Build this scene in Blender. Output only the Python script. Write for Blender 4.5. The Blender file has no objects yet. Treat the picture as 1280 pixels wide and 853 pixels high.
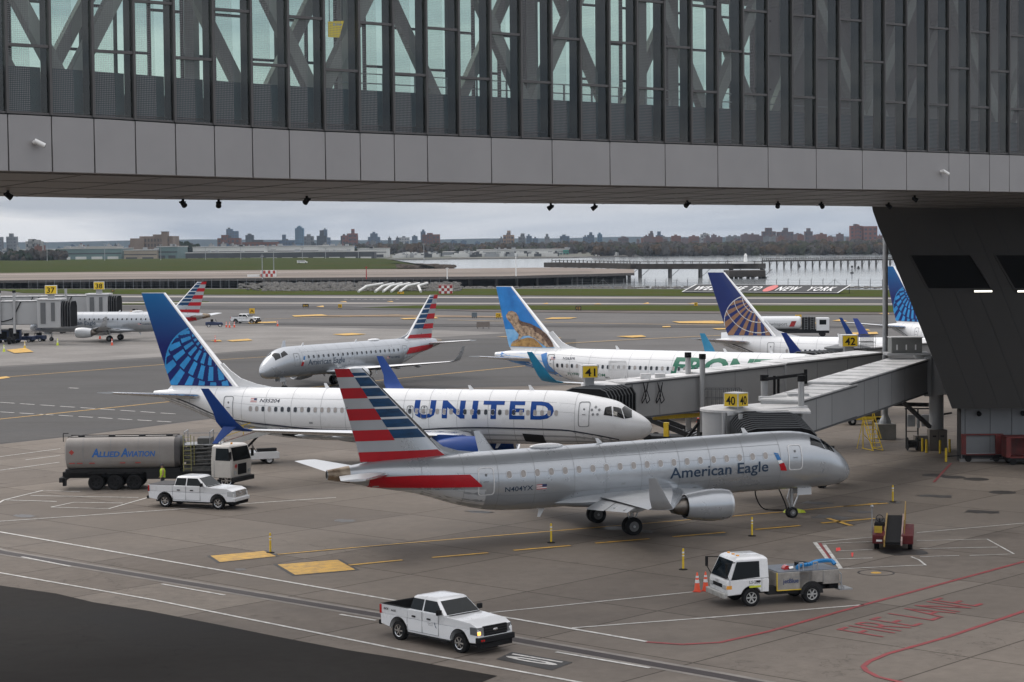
import bpy, bmesh, math, random
from mathutils import Vector, Matrix
R = math.radians
S = bpy.context.scene
C = S.collection
PI = math.pi

# ------------------------------------------------------------------ camera
CF, CH, CP, CR = 2500.0, 16.2, math.atan(126/2500), R(.5)
cd = bpy.data.cameras.new('camera'); cam = bpy.data.objects.new('camera', cd); C.objects.link(cam)
cd.sensor_width = 36; cd.lens = 36*CF/1280; cd.clip_start = .5; cd.clip_end = 60000
cam.location = (0, 0, CH)
cam.rotation_euler = (Matrix.Rotation(PI/2-CP, 3, 'X') @ Matrix.Rotation(-CR, 3, 'Z')).to_euler()
S.camera = cam

def G(u, v, z=0.0, Y=None):
    """photo pixel (1280 wide) -> the point of the ground (height z), or at distance Y"""
    a = u-640; b = 426.5-v
    X = a*math.cos(CR)+b*math.sin(CR); Q = -a*math.sin(CR)+b*math.cos(CR)
    c, s = math.cos(CP), math.sin(CP)
    y = CF*c+Q*s; w = Q*c-CF*s
    t = Y/y if Y is not None else (z-CH)/w
    return Vector((X*t, y*t, CH+w*t))

# ------------------------------------------------------------------ materials
MC = {}
def M(name, col=(.5, .5, .5), rough=.55, metal=0., var=.12, scale=1.5, bump=0., coat=0., emit=0., dirt=None, stretch=None, spec=.5):
    if name in MC: return MC[name]
    m = bpy.data.materials.new(name); m.use_nodes = True
    nt = m.node_tree; N = nt.nodes; L = nt.links
    p = N['Principled BSDF']
    p.inputs['Roughness'].default_value = rough; p.inputs['Metallic'].default_value = metal
    p.inputs['Specular IOR Level'].default_value = spec
    if coat: p.inputs['Coat Weight'].default_value = coat; p.inputs['Coat Roughness'].default_value = .08
    c4 = (*col, 1)
    if emit:
        p.inputs['Emission Color'].default_value = c4; p.inputs['Emission Strength'].default_value = emit
    p.inputs['Base Color'].default_value = c4
    if var:
        tc = N.new('ShaderNodeTexCoord'); mp = N.new('ShaderNodeMapping')
        if stretch: mp.inputs['Scale'].default_value = stretch
        n = N.new('ShaderNodeTexNoise'); n.inputs['Scale'].default_value = scale; n.inputs['Detail'].default_value = 6
        n.inputs['Roughness'].default_value = .65
        cr = N.new('ShaderNodeValToRGB'); cr.color_ramp.elements[0].position = .32; cr.color_ramp.elements[1].position = .68
        lo = dirt if dirt else tuple(x*(1-var) for x in col)
        cr.color_ramp.elements[0].color = (*lo, 1)
        cr.color_ramp.elements[1].color = (*[min(1, x*(1+var*.5)) for x in col], 1)
        L.new(tc.outputs['Object'], mp.inputs['Vector']); L.new(mp.outputs['Vector'], n.inputs['Vector'])
        L.new(n.outputs['Fac'], cr.inputs['Fac']); L.new(cr.outputs['Color'], p.inputs['Base Color'])
        mr = N.new('ShaderNodeMapRange'); mr.inputs[3].default_value = max(0, rough-.08); mr.inputs[4].default_value = min(1, rough+.1)
        L.new(n.outputs['Fac'], mr.inputs[0]); L.new(mr.outputs[0], p.inputs['Roughness'])
        if bump:
            b = N.new('ShaderNodeBump'); b.inputs['Strength'].default_value = bump; b.inputs['Distance'].default_value = .05
            n2 = N.new('ShaderNodeTexNoise'); n2.inputs['Scale'].default_value = scale*6; n2.inputs['Detail'].default_value = 4
            L.new(mp.outputs['Vector'], n2.inputs['Vector']); L.new(n2.outputs['Fac'], b.inputs['Height'])
            L.new(b.outputs['Normal'], p.inputs['Normal'])
    MC[name] = m
    return m

def glass_mat(name, tint, gloss=.12, trans=1.0, rough=.03):
    if name in MC: return MC[name]
    m = bpy.data.materials.new(name); m.use_nodes = True
    nt = m.node_tree; N = nt.nodes; L = nt.links; N.clear()
    o = N.new('ShaderNodeOutputMaterial'); t = N.new('ShaderNodeBsdfTransparent'); g = N.new('ShaderNodeBsdfGlossy')
    t.inputs['Color'].default_value = (*tint, 1); g.inputs['Roughness'].default_value = rough
    g.inputs['Color'].default_value = (.6, .6, .6, 1)
    f = N.new('ShaderNodeFresnel'); f.inputs['IOR'].default_value = 1.45
    a = N.new('ShaderNodeMath'); a.operation = 'ADD'; a.inputs[1].default_value = gloss
    x = N.new('ShaderNodeMixShader')
    L.new(f.outputs[0], a.inputs[0]); L.new(a.outputs[0], x.inputs[0]); L.new(t.outputs[0], x.inputs[1]); L.new(g.outputs[0], x.inputs[2])
    L.new(x.outputs[0], o.inputs['Surface'])
    MC[name] = m
    return m

# ------------------------------------------------------------------ mesh builder
class MB:
    def __init__(s): s.v = []; s.f = []; s.mi = []; s.mats = []; s.cur = 0; s.T = None
    def use(s, m):
        if m not in s.mats: s.mats.append(m)
        s.cur = s.mats.index(m); return s
    def add(s, vs, fs):
        o = len(s.v)
        for p in vs:
            p = Vector(p)
            s.v.append(tuple(s.T @ p) if s.T is not None else tuple(p))
        for f in fs: s.f.append(tuple(i+o for i in f)); s.mi.append(s.cur)
        return s
    def box(s, x0, x1, y0, y1, z0, z1):
        if x0 > x1: x0, x1 = x1, x0
        if y0 > y1: y0, y1 = y1, y0
        return s.add([(x0,y0,z0),(x1,y0,z0),(x1,y1,z0),(x0,y1,z0),(x0,y0,z1),(x1,y0,z1),(x1,y1,z1),(x0,y1,z1)],
                     [(3,2,1,0),(4,5,6,7),(0,1,5,4),(1,2,6,5),(2,3,7,6),(3,0,4,7)])
    def hexa(s, p):
        return s.add(p, [(3,2,1,0),(4,5,6,7),(0,1,5,4),(1,2,6,5),(2,3,7,6),(3,0,4,7)])
    def loft(s, rings, cap=True, closed=True):
        n = len(rings[0]); vs = [p for r in rings for p in r]; fs = []
        for i in range(len(rings)-1):
            for j in range(n if closed else n-1):
                k = (j+1) % n
                fs.append((i*n+j, i*n+k, (i+1)*n+k, (i+1)*n+j))
        if cap: fs.append(tuple(range(n))[::-1]); fs.append(tuple((len(rings)-1)*n+j for j in range(n)))
        return s.add(vs, fs)
    def tube(s, p0, p1, r0, r1=None, n=8, cap=True):
        p0 = Vector(p0); p1 = Vector(p1); r1 = r0 if r1 is None else r1
        d = (p1-p0).normalized(); a = d.orthogonal().normalized(); b = d.cross(a)
        ring = lambda p, r: [p+(a*math.cos(2*PI*i/n)+b*math.sin(2*PI*i/n))*r for i in range(n)]
        return s.loft([ring(p0, r0), ring(p1, r1)], cap)
    def pipe(s, pts, r, n=6):
        for a, b in zip(pts[:-1], pts[1:]): s.tube(a, b, r, n=n)
        return s
    def bar(s, p0, p1, w, h=None, up=(0, 0, 1)):
        """rectangular bar from p0 to p1, w wide, h along up"""
        h = w if h is None else h
        p0 = Vector(p0); p1 = Vector(p1); d = (p1-p0).normalized(); u = Vector(up)
        if abs(d.dot(u)) > .99: u = Vector((1, 0, 0))
        a = d.cross(u).normalized()*w/2; b = a.cross(d).normalized()*h/2
        q = []
        for p in (p0, p1): q += [p-a-b, p+a-b, p+a+b, p-a+b]
        return s.add(q, [(0,1,2,3),(7,6,5,4),(0,4,5,1),(1,5,6,2),(2,6,7,3),(3,7,4,0)])
    def lathe(s, prof, axis='x', c=(0, 0, 0), n=24, closed=False, cap=True):
        """prof: (t, r) along axis"""
        rings = []
        for t, r in prof:
            ring = []
            for i in range(n):
                a = 2*PI*i/n; u, w = r*math.cos(a), r*math.sin(a)
                p = {'x': (t, u, w), 'y': (u, t, w), 'z': (u, w, t)}[axis]
                ring.append((p[0]+c[0], p[1]+c[1], p[2]+c[2]))
            rings.append(ring)
        if closed: rings.append(rings[0])
        return s.loft(rings, cap=cap and not closed)
    def extr(s, prof, y0, y1):
        """prism: (x, z) polygon extruded in y"""
        n = len(prof)
        vs = [(x, y0, z) for x, z in prof]+[(x, y1, z) for x, z in prof]
        fs = [tuple(range(n)), tuple(range(n, 2*n))[::-1]]+[(i, i+n, (i+1) % n+n, (i+1) % n) for i in range(n)]
        return s.add(vs, fs)
    def ell(s, c, r, nu=12, nv=8):
        rings = []
        for j in range(1, nv):
            t = PI*j/nv
            rings.append([(c[0]+r[0]*math.sin(t)*math.cos(2*PI*i/nu), c[1]+r[1]*math.sin(t)*math.sin(2*PI*i/nu), c[2]-r[2]*math.cos(t)) for i in range(nu)])
        return s.loft(rings)
    def build(s, name, m=None, parent=None, smooth=None, bevel=0, seg=2, loc=None, rz=0, fix=True):
        me = bpy.data.meshes.new(name); me.from_pydata(s.v, [], s.f)
        if s.mats:
            for q in s.mats: me.materials.append(q)
            me.polygons.foreach_set('material_index', s.mi)
        elif m: me.materials.append(m)
        if m and s.mats: pass
        me.update()
        if fix:
            b = bmesh.new(); b.from_mesh(me); bmesh.ops.recalc_face_normals(b, faces=b.faces); b.to_mesh(me); b.free()
        if smooth:
            me.shade_smooth(); me.set_sharp_from_angle(angle=R(smooth))
        o = bpy.data.objects.new(name, me); C.objects.link(o)
        if parent: o.parent = parent
        if loc is not None: o.location = loc
        if rz: o.rotation_euler.z = rz
        if bevel:
            md = o.modifiers.new('bevel', 'BEVEL'); md.width = bevel; md.segments = seg; md.limit_method = 'ANGLE'; md.angle_limit = R(35)
            me.shade_smooth(); me.set_sharp_from_angle(angle=R(45))
        return o

def thing(name, label, cat, loc=(0, 0, 0), rz=0., group=None):
    o = bpy.data.objects.new(name, None); C.objects.link(o); o.empty_display_size = .3
    o.location = loc; o.rotation_euler = (0, 0, rz); o['label'] = label; o['category'] = cat
    if group: o['group'] = group
    return o
def tag(o, label, cat, group=None):
    o['label'] = label; o['category'] = cat
    if group: o['group'] = group
    return o
def dup(root, loc, rz, label, group=None):
    r = root.copy(); C.objects.link(r); r.location = loc; r.rotation_euler = (0, 0, rz); r['label'] = label
    if group: r['group'] = group
    for ch in list(root.children):
        c = ch.copy(); C.objects.link(c); c.parent = r
        for g in list(ch.children):
            d = g.copy(); C.objects.link(d); d.parent = c
    return r
def box_obj(name, m, parent, *a, bevel=0): return MB().box(*a).build(name, m, parent, bevel=bevel)

# ------------------------------------------------------------------ lettering
def text_geo(txt, h=1., shear=0., bold=0., space=1.):
    cu = bpy.data.curves.new('t', 'FONT'); cu.body = txt; cu.size = 1; cu.shear = shear; cu.offset = bold; cu.space_character = space
    cu.resolution_u = 3
    o = bpy.data.objects.new('t', cu); C.objects.link(o)
    dg = bpy.context.evaluated_depsgraph_get(); me = bpy.data.meshes.new_from_object(o.evaluated_get(dg))
    vs = [v.co.copy() for v in me.vertices]; fs = [tuple(p.vertices) for p in me.polygons]
    bpy.data.objects.remove(o); bpy.data.meshes.remove(me); bpy.data.curves.remove(cu)
    k = h/.73
    x0 = min(v.x for v in vs)
    return [((v.x-x0)*k, v.y*k) for v in vs], fs
def text_w(vs): return max(v[0] for v in vs)
def drape(mb, vs, fs, fn, gx=0, gz=0):
    """2d mesh cut on a grid, then every vertex put through fn(x, z) -> point"""
    b = bmesh.new(); bv = [b.verts.new((x, z, 0)) for x, z in vs]
    for f in fs:
        try: b.faces.new([bv[i] for i in f])
        except ValueError: pass
    xs = [v[0] for v in vs]; zs = [v[1] for v in vs]
    def cut(lo, hi, st, ax):
        t = math.ceil((lo+1e-4)/st)*st
        while t < hi-1e-4:
            co = (t, 0, 0) if ax == 0 else (0, t, 0); no = (1, 0, 0) if ax == 0 else (0, 1, 0)
            bmesh.ops.bisect_plane(b, geom=b.verts[:]+b.edges[:]+b.faces[:], plane_co=co, plane_no=no); t += st
    if gx: cut(min(xs), max(xs), gx, 0)
    if gz: cut(min(zs), max(zs), gz, 1)
    b.verts.index_update()
    mb.add([fn(v.co.x, v.co.y) for v in b.verts], [tuple(v.index for v in f.verts) for f in b.faces]); b.free()
def sign_text(txt, m, parent, fn, h, w=None, name='lettering', **k):
    """text laid through fn(x, z), squeezed to width w, centred on 0"""
    vs, fs = text_geo(txt, h, **k); tw = text_w(vs); q = (w/tw if w else 1)
    mb = MB(); drape(mb, [((x-tw/2)*q, z) for x, z in vs], fs, fn)
    return mb.build(name, m, parent, fix=False)

def pchip(pts):
    xs = [p[0] for p in pts]; ys = [p[1] for p in pts]; n = len(xs)
    d = [(ys[i+1]-ys[i])/(xs[i+1]-xs[i]) for i in range(n-1)]
    m = [d[0]]+[0 if d[i-1]*d[i] <= 0 else 2*d[i-1]*d[i]/(d[i-1]+d[i]) for i in range(1, n-1)]+[d[-1]]
    def f(x):
        if x <= xs[0]: return ys[0]
        if x >= xs[-1]: return ys[-1]
        i = max(k for k in range(n-1) if xs[k] <= x)
        h = xs[i+1]-xs[i]; t = (x-xs[i])/h
        return ((2*t**3-3*t*t+1)*ys[i]+(t**3-2*t*t+t)*h*m[i]+(-2*t**3+3*t*t)*ys[i+1]+(t**3-t*t)*h*m[i+1])
    return f
def lerp(a, b, t): return a+(b-a)*t

# common materials
WHITE = M('white_paint', (.78, .78, .77), .35, var=.06, scale=.8, coat=.2)
TYRE = M('tyre_rubber', (.018, .018, .019), .9, var=.3, scale=4, spec=.15)
DARK = M('dark_metal', (.024, .024, .025), .65, var=.25, scale=2, spec=.2)
BLACK = M('black_rubber', (.010, .010, .011), .75, var=.2, spec=.2)
STEEL = M('steel', (.42, .43, .44), .35, .8, var=.2, scale=3)
GALV = M('galvanised_steel', (.36, .37, .38), .5, .5, var=.2, scale=2)
YEL = M('safety_yellow', (.72, .50, .03), .5, var=.15, scale=3)
LIME = M('lime_yellow', (.62, .72, .04), .5, var=.1)
RED = M('red_paint', (.36, .02, .02), .45, var=.25, scale=2)
ORANGE = M('cone_orange', (.80, .10, .04), .5, var=.1)
REFL = M('reflective_white', (.75, .75, .75), .4, var=.05)
VGLASS = M('vehicle_glass', (.007, .010, .011), .06, var=0, spec=.22)
# ------------------------------------------------------------------ aircraft
# local frame: nose at the origin pointing +X, left wing +Y; d = metres aft of the nose
SILVER = M('silver_aircraft_paint', (.43, .455, .485), .28, .5, var=.05, scale=.5, coat=.3)
SILVER2 = M('pale_silver_paint', (.62, .64, .66), .36, .2, var=.05, scale=.5)
BELLY = M('grey_belly_paint', (.36, .38, .40), .38, .2, var=.12, scale=.6)
AWHITE = M('white_aircraft_paint', (.80, .81, .82), .28, var=.03, scale=.5, coat=.35)
UGREY = M('light_grey_belly_paint', (.42, .43, .44), .36, var=.10, scale=.5)
NAVY = M('navy_cheatline', (.01, .015, .04), .35, var=0)
UBLUE = M('royal_blue_paint', (.005, .05, .25), .35, var=.06, spec=.35)
GREYW = M('wing_grey_paint', (.46, .48, .50), .4, .2, var=.12, scale=.8)
LIP = M('polished_lip', (.72, .73, .74), .22, 1., var=.03)
HOT = M('exhaust_metal', (.20, .18, .16), .38, .9, var=.3, scale=3)
FAN = M('fan_dark', (.03, .03, .035), .5, .5, var=.2)
SHADE = M('window_shade_beige', (.40, .37, .35), .5, var=.2, scale=6)
WDARK = M('cabin_window_dark', (.03, .035, .045), .2, var=0)
AERED = M('stripe_red', (.42, .008, .016), .4, var=.1, spec=.3)
AEBLUE = M('stripe_blue', (.006, .055, .145), .4, var=.45, scale=.9, stretch=(1, 1, 4), spec=.3)
AETEXT = M('slate_letter_blue', (.02, .045, .085), .4, var=0)
COCK = M('cockpit_glass', (.008, .010, .012), .08, var=0, spec=.4)
SEAM = M('door_seam_grey', (.22, .23, .24), .5, var=0)
SOOT = M('scorched_metal', (.30, .25, .19), .45, .6, var=.5, scale=1.2, dirt=(.10, .06, .035))

def af(u):     # half thickness of a section
    return 5*(.2969*math.sqrt(max(u, 0))-.126*u-.3516*u*u+.2843*u**3-.1015*u**4)
US = (1, .85, .6, .35, .15, .05, 0, .05, .15, .35, .6, .85)
def foil_ring(d, y, z, ch, t, ny, nz):
    r = []
    for i, u in enumerate(US):
        s = 1 if i <= 6 else -1
        h = (af(u)*t+.004)*s*ch
        r.append((-(d+u*ch), y+ny*h, z+nz*h))
    return r

class Craft:
    def __init__(s, name, label, loc, head, top, bot, hw, L, group=None, skin=SILVER, tilt=0., pivot=15.):
        s.root = thing(name, label, 'airplane', loc, R(head), group)
        s.top, s.bot, s.hw, s.L = pchip(top), pchip(bot), pchip(hw), L
        s.tilt, s.pivot = tilt, pivot
        s.skin = skin
    def dz(s, d): return (s.pivot-d)*s.tilt
    def c(s, d): return (s.top(d)+s.bot(d))/2
    def surf(s, d, th, off=0.):
        """th measured from horizontal, +90 = top; side +1 left handled by cos sign"""
        c = s.c(d); rz = (s.top(d)-s.bot(d))/2+off; ry = s.hw(d)+off
        return (-d, ry*math.cos(th), c+rz*math.sin(th)+s.dz(d))
    def th(s, d, z):
        return math.asin(max(-1, min(1, (z-s.c(d))/((s.top(d)-s.bot(d))/2))))
    def side(s, d, z, sgn, off=.012):
        t = s.th(d, z); p = s.surf(d, t, off); return (p[0], p[1]*sgn, p[2])
    def fuselage(s, extra=None, n=40):
        ds = [0, .015, .05, .12, .22, .36, .55, .8, 1.1, 1.5, 1.9, 2.3, 2.7, 3.2, 3.8, 4.5, 5.5]
        d = 6.5
        while d < s.L-.6: ds.append(d); d += .8
        ds += [s.L-.4, s.L-.12, s.L]
        mb = MB().use(s.skin)
        mb.loft([[s.surf(d, 2*PI*i/n) for i in range(n)] for d in ds])
        s.mb = mb
        if extra: extra(mb)
        mb.use(M('panel_seam', (.27, .28, .29), .5, var=0))
        d = 5.2; k = 0
        while d < s.L-3:
            mb.loft([[s.surf(e, 2*PI*i/n, .010) for i in range(n)] for e in (d, d+.02)], cap=False); k += 1; d += (1.9, 2.3, 2.1)[k % 3]
        for f in (.62, .30, -.42):
            for sg in (1, -1):
                q = [(s.surf(e, math.asin(f), .010), s.surf(e, math.asin(f+.008), .010)) for e in [5.2+j*(s.L-12)/14 for j in range(15)]]
                mb.add([(p[0], p[1]*sg, p[2]) for a, b in q for p in (a, b)], [(2*i, 2*i+1, 2*i+3, 2*i+2) for i in range(14)])
        rn = random.Random(7)
        for i in range(16):
            e, zf, sg = rn.uniform(5, s.L-8), rn.uniform(-.75, -.2), rn.choice((-1, -1, 1)); z = s.c(e)+zf*(s.top(e)-s.bot(e))/2; w, h = rn.uniform(.08, .35), rn.uniform(.05, .2)
            s.poly(mb, [(e, z), (e+w, z), (e+w, z+h), (e, z+h)], M('hatch_grey', (.34, .355, .37), .4, .2, var=0), sg, .011)
        return mb.build('fuselage', None, s.root, smooth=40, fix=True)
    def band(s, mb, d0, d1, lo, hi, m, sides=(1, -1), st=.5, nz=4, off=.008):
        """skin-hugging band between heights lo(d) and hi(d)"""
        mb.use(m); n = max(1, int(math.ceil((d1-d0)/st)))
        for sg in sides:
            vs = []; fs = []
            for i in range(n+1):
                d = lerp(d0, d1, i/n); a = s.th(d, lo(d)) if lo else -PI/2; b = s.th(d, hi(d)) if hi else PI/2
                for j in range(nz+1):
                    p = s.surf(d, lerp(a, b, j/nz), off); vs.append((p[0], p[1]*sg, p[2]))
            for i in range(n):
                for j in range(nz):
                    k = i*(nz+1)+j; fs.append((k, k+1, k+nz+2, k+nz+1))
            mb.add(vs, fs)
    def text(s, txt, d0, d1, z0, h, m, sg, dslope=0., name='lettering', **k):
        """d0 > d1 in the reading direction for the right side (sg=-1)"""
        vs, fs = text_geo(txt, h, **k); w = text_w(vs); q = abs(d1-d0)/w
        mb = MB().use(m); a, b = (d0, d1)
        def fn(x, z):
            d = a+(b-a)*x/w
            return s.side(d, z0+z+dslope*x*q, sg)
        drape(mb, vs, fs, fn, gx=.6, gz=.16)
        o = mb.build(name, None, s.root, fix=False); return o
    def poly(s, mb, pts, m, sg, off=.012):
        mb.use(m); drape(mb, pts, [tuple(range(len(pts)))], lambda x, z: s.side(x, z, sg, off), gx=.5, gz=.25)
    def windows(s, ds, z, w, h, sides=(1, -1), mats=(SHADE,), zs=None):
        for i, d in enumerate(ds):
            for sg in sides:
                mb = MB().use(SEAM)
                def rr(k, off, m):
                    a, b = w/2*k, h/2*k; r = a*.8; pts = []
                    for q, (cx, cz) in enumerate(((a-r, b-r), (-a+r, b-r), (-a+r, -b+r), (a-r, -b+r))):
                        for e in range(3):
                            t = PI/2*q+PI/4*e; pts.append((cx+r*math.cos(t), cz+r*math.sin(t)))
                    mb.use(m); mb.add([s.side(d+x, z+zz, sg, off) for x, zz in pts], [tuple(range(12))])
                rr(1.22, .012, SILVER2); rr(1., .018, mats[(i*7+i//3) % len(mats)])
                mb.build('cabin_window', None, s.root, fix=False)
    def door(s, d0, d1, z0, z1, sides=(1, -1), m=None, line=None, name='door', lw=.05):
        for sg in sides:
            mb = MB(); r = .16
            pts = []
            for q, (cx, cz) in enumerate(((d1-r, z1-r), (d0+r, z1-r), (d0+r, z0+r), (d1-r, z0+r))):
                for e in range(4):
                    t = PI/2*q+PI/6*e; pts.append((cx+r*math.cos(t), cz+r*math.sin(t)))
            pts = [(lerp(p0_[0], p1_[0], k/6), lerp(p0_[1], p1_[1], k/6)) for p0_, p1_ in zip(pts, pts[1:]+pts[:1]) for k in range(6 if math.hypot(p0_[0]-p1_[0], p0_[1]-p1_[1]) > .25 else 1)]
            cx, cz = (d0+d1)/2, (z0+z1)/2
            n = len(pts)
            mb.use(line or SEAM)
            q = []
            for x, z in pts:
                q.append(s.side(x, z, sg, .02))
            q2 = [s.side(cx+(x-cx)*(1-2*lw/(d1-d0)), cz+(z-cz)*(1-2*lw/(z1-z0)), sg, .02) for x, z in pts]
            mb.add(q+q2, [(i, (i+1) % n, (i+1) % n+n, i+n) for i in range(n)])
            dr = mb.build(name, None, s.root, fix=False)
            hb = MB().use(SEAM)
            a, b = s.side(cx-.12, cz-.02, sg, .03), s.side(cx+.12, cz+.02, sg, .03)
            hb.box(a[0], b[0], a[1]-.015, a[1]+.015, a[2], b[2]); hb.ell(s.side(cx, cz+.35, sg, .01), (.07, .03, .09), 8, 6)
            hb.build('handle', None, dr)
    def cockpit(s, polys):
        """polys in (d, theta degrees)"""
        for pts in polys:
            for sg in (1, -1):
                mb = MB().use(COCK)
                def fn(x, z):
                    p = s.surf(x, R(z), .015); return (p[0], p[1]*sg, p[2])
                drape(mb, pts, [tuple(range(len(pts)))], fn, gx=.25, gz=12)
                mb.build('cockpit_window', None, s.root, fix=False)
    def wing(s, sg, secs, m, tip=None, tipm=None, tip2=None, flaps=None, fair=(), edge=True):
        """secs: (d, y, z, chord, thickness)"""
        mb = MB().use(m)
        mb.loft([foil_ring(d, y*sg, z+s.dz(d+ch/2), ch, t, 0, 1) for d, y, z, ch, t in secs])
        for (fy, fl) in fair:         # flap track fairings
            i = [k for k in range(len(secs)-1) if secs[k][1] <= fy <= secs[k+1][1]][0]
            a, b = secs[i], secs[i+1]; t = (fy-a[1])/(b[1]-a[1])
            te = lerp(a[0]+a[3], b[0]+b[3], t); z = lerp(a[2], b[2], t)+s.dz(te)
            mb.lathe([(-(te+fl*.45), .02), (-(te+fl*.2), .10), (-(te-fl*.2), .17), (-(te-fl*.6), .14), (-(te-fl), .03)], 'x', (0, fy*sg, z-.22), n=8)
        o = mb.build('wing', None, s.root, smooth=50)
        if edge:
            lb = MB().use(LIP)
            for a, b in zip(secs[:-1], secs[1:]):
                r = []
                for q in (a, b):
                    rr = foil_ring(q[0]-.012, q[1]*sg, q[2]+s.dz(q[0]+q[3]/2), q[3], q[4]*1.03, 0, 1); r.append(rr[4:9])
                lb.loft(r, cap=False, closed=False)
            lb.build('leading_edge', None, o, smooth=60, fix=False)
        if flaps:
            for (f0, f1, c0, c1, drop) in flaps:
                def at(y):
                    i = [k for k in range(len(secs)-1) if secs[k][1]-1e-6 <= y <= secs[k+1][1]+1e-6][0]
                    a, b = secs[i], secs[i+1]; t = (y-a[1])/(b[1]-a[1])
                    return lerp(a[0]+a[3], b[0]+b[3], t), lerp(a[2], b[2], t)
                fb = MB().use(GREYW); rg = []
                for y, cc in ((f0, c0), (f1, c1)):
                    te, z = at(y); z += s.dz(te)
                    x0 = te-.10; r = []
                    for (u, h) in ((0, 0), (.12, .07), (.4, .07), (1, .0), (.4, -.03), (.12, -.05)):
                        xx = u*cc; r.append((-(x0+xx*math.cos(drop)), y*sg, z-.06-xx*math.sin(drop)+h*cc))
                    rg.append(r)
                fb.loft(rg); fb.build('flap', None, o, smooth=40)
        for sec in (tip, tip2):
            if sec:
                wb = MB().use(tipm or m)
                rg = []
                for d, y, z, ch, t, cant in sec:
                    rg.append(foil_ring(d, y*sg, z+s.dz(d), ch, t, -math.sin(R(cant))*sg, math.cos(R(cant))))
                wb.loft(rg); wb.build('winglet', None, o, smooth=50)
        return o
    def engine(s, sg, d0, y, z, r, L, cowl, core=HOT, lipm=LIP, pylon=None, chev=False):
        zz = z+s.dz(d0+L/2); c = (0, y*sg, zz)
        mb = MB().use(cowl)
        pr = [(.16, .93), (.45, 1.0), (1.1, 1.03), (L*.55, 1.0), (L*.8, .90), (L, .78), (L, .74), (L-.25, .74)]
        mb.lathe([(-(d0+t), r*k) for t, k in pr], 'x', c, n=32)
        e = mb.build('engine', None, s.root, smooth=40, fix=False)
        lb = MB().use(lipm)
        lb.lathe([(-(d0+t), r*k) for t, k in ((.16, .932), (.05, .90), (0, .85), (.03, .81), (.12, .78), (.5, .77))], 'x', c, n=32)
        lb.build('intake_lip', None, e, smooth=60, fix=False)
        fb = MB().use(FAN)
        fb.lathe([(-(d0+.5), r*.775), (-(d0+.52), .02)], 'x', c, n=32)
        fb.lathe([(-(d0+.52), r*.26), (-(d0+.35), r*.2), (-(d0+.2), .02)], 'x', c, n=16)
        for i in range(18):
            a = 2*PI*i/18; p = [(-(d0+.47), c[1]+q*math.cos(a+w), zz+q*math.sin(a+w)) for q, w in ((r*.25, 0), (r*.76, -.08), (r*.76, .14), (r*.25, .22))]
            fb.add(p, [(0, 1, 2, 3)])
        fb.build('fan', None, e, fix=False)
        cb = MB().use(core)
        cb.lathe([(-(d0+L-.25), r*.55), (-(d0+L), r*.56), (-(d0+L+.35), r*.52), (-(d0+L+.75), r*.40), (-(d0+L+.75), r*.36)], 'x', c, n=24)
        cb.lathe([(-(d0+L+.5), r*.30), (-(d0+L+.8), r*.26), (-(d0+L+1.25), .03)], 'x', c, n=16)
        cb.lathe([(-(d0+L-.24), r*.74), (-(d0+L-.24), r*.5)], 'x', c, n=24)
        cb.build('exhaust', None, e, smooth=40, fix=False)
        if pylon:
            x0, x1, zt = pylon; pb = MB().use(cowl)
            pb.loft([[(-(x0), c[1]-.04, zz+r*.9), (-x0, c[1]+.04, zz+r*.9), (-(x0+.1), c[1]+.03, zz+r*1.05), (-(x0+.1), c[1]-.03, zz+r*1.05)],
                     [(-(x0+x1)/2, c[1]-.16, zz+r*.6), (-(x0+x1)/2, c[1]+.16, zz+r*.6), (-(x0+x1)/2, c[1]+.14, zt), (-(x0+x1)/2, c[1]-.14, zt)],
                     [(-x1, c[1]-.08, zz+r*.55), (-x1, c[1]+.08, zz+r*.55), (-x1, c[1]+.08, zt), (-x1, c[1]-.08, zt)]])
            pb.build('pylon', None, e, smooth=30)
        return e
    def fin(s, secs, extra=None, m=None, name='tail_fin', edge=True):
        """secs: (d, z, chord, t) from root to tip"""
        mb = MB().use(m or s.skin)
        mb.loft([foil_ring(d, 0, z+s.dz(d+ch/2), ch, t, 1, 0) for d, z, ch, t in secs])
        s.finsecs = secs
        if extra: extra(mb)
        o = mb.build(name, None, s.root, smooth=50, fix=True)
        if edge:
            lb = MB().use(LIP)
            for a, b in zip(secs[:-1], secs[1:]):
                lb.loft([foil_ring(q[0]-.01, 0, q[1]+s.dz(q[0]+q[2]/2), q[2], q[3]*1.03, 1, 0)[5:8] for q in (a, b)], cap=False, closed=False)
            lb.build('leading_edge', None, o, smooth=60, fix=False)
        return o
    def finpt(s, u, z, sg, off=.012):
        ss = s.finsecs
        z = max(ss[0][1], min(ss[-1][1], z))
        i = max(k for k in range(len(ss)-1) if ss[k][1] <= z+1e-9)
        a, b = ss[i], ss[i+1]; t = (z-a[1])/(b[1]-a[1])
        d, ch, th = lerp(a[0], b[0], t), lerp(a[2], b[2], t), lerp(a[3], b[3], t)
        # polyline interpolation over the mesh stations keeps the sheet parallel to the skin
        st = sorted(set(US)); k = max(j for j in range(len(st)-1) if st[j] <= u+1e-9)
        h = lerp(af(st[k]), af(st[k+1]), (u-st[k])/(st[k+1]-st[k]))*th*ch+.004*ch
        dzv = lerp(s.dz(a[0]+a[2]/2), s.dz(b[0]+b[2]/2), t)
        return (-(d+u*ch), (h+off)*sg, z+dzv)
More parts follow.
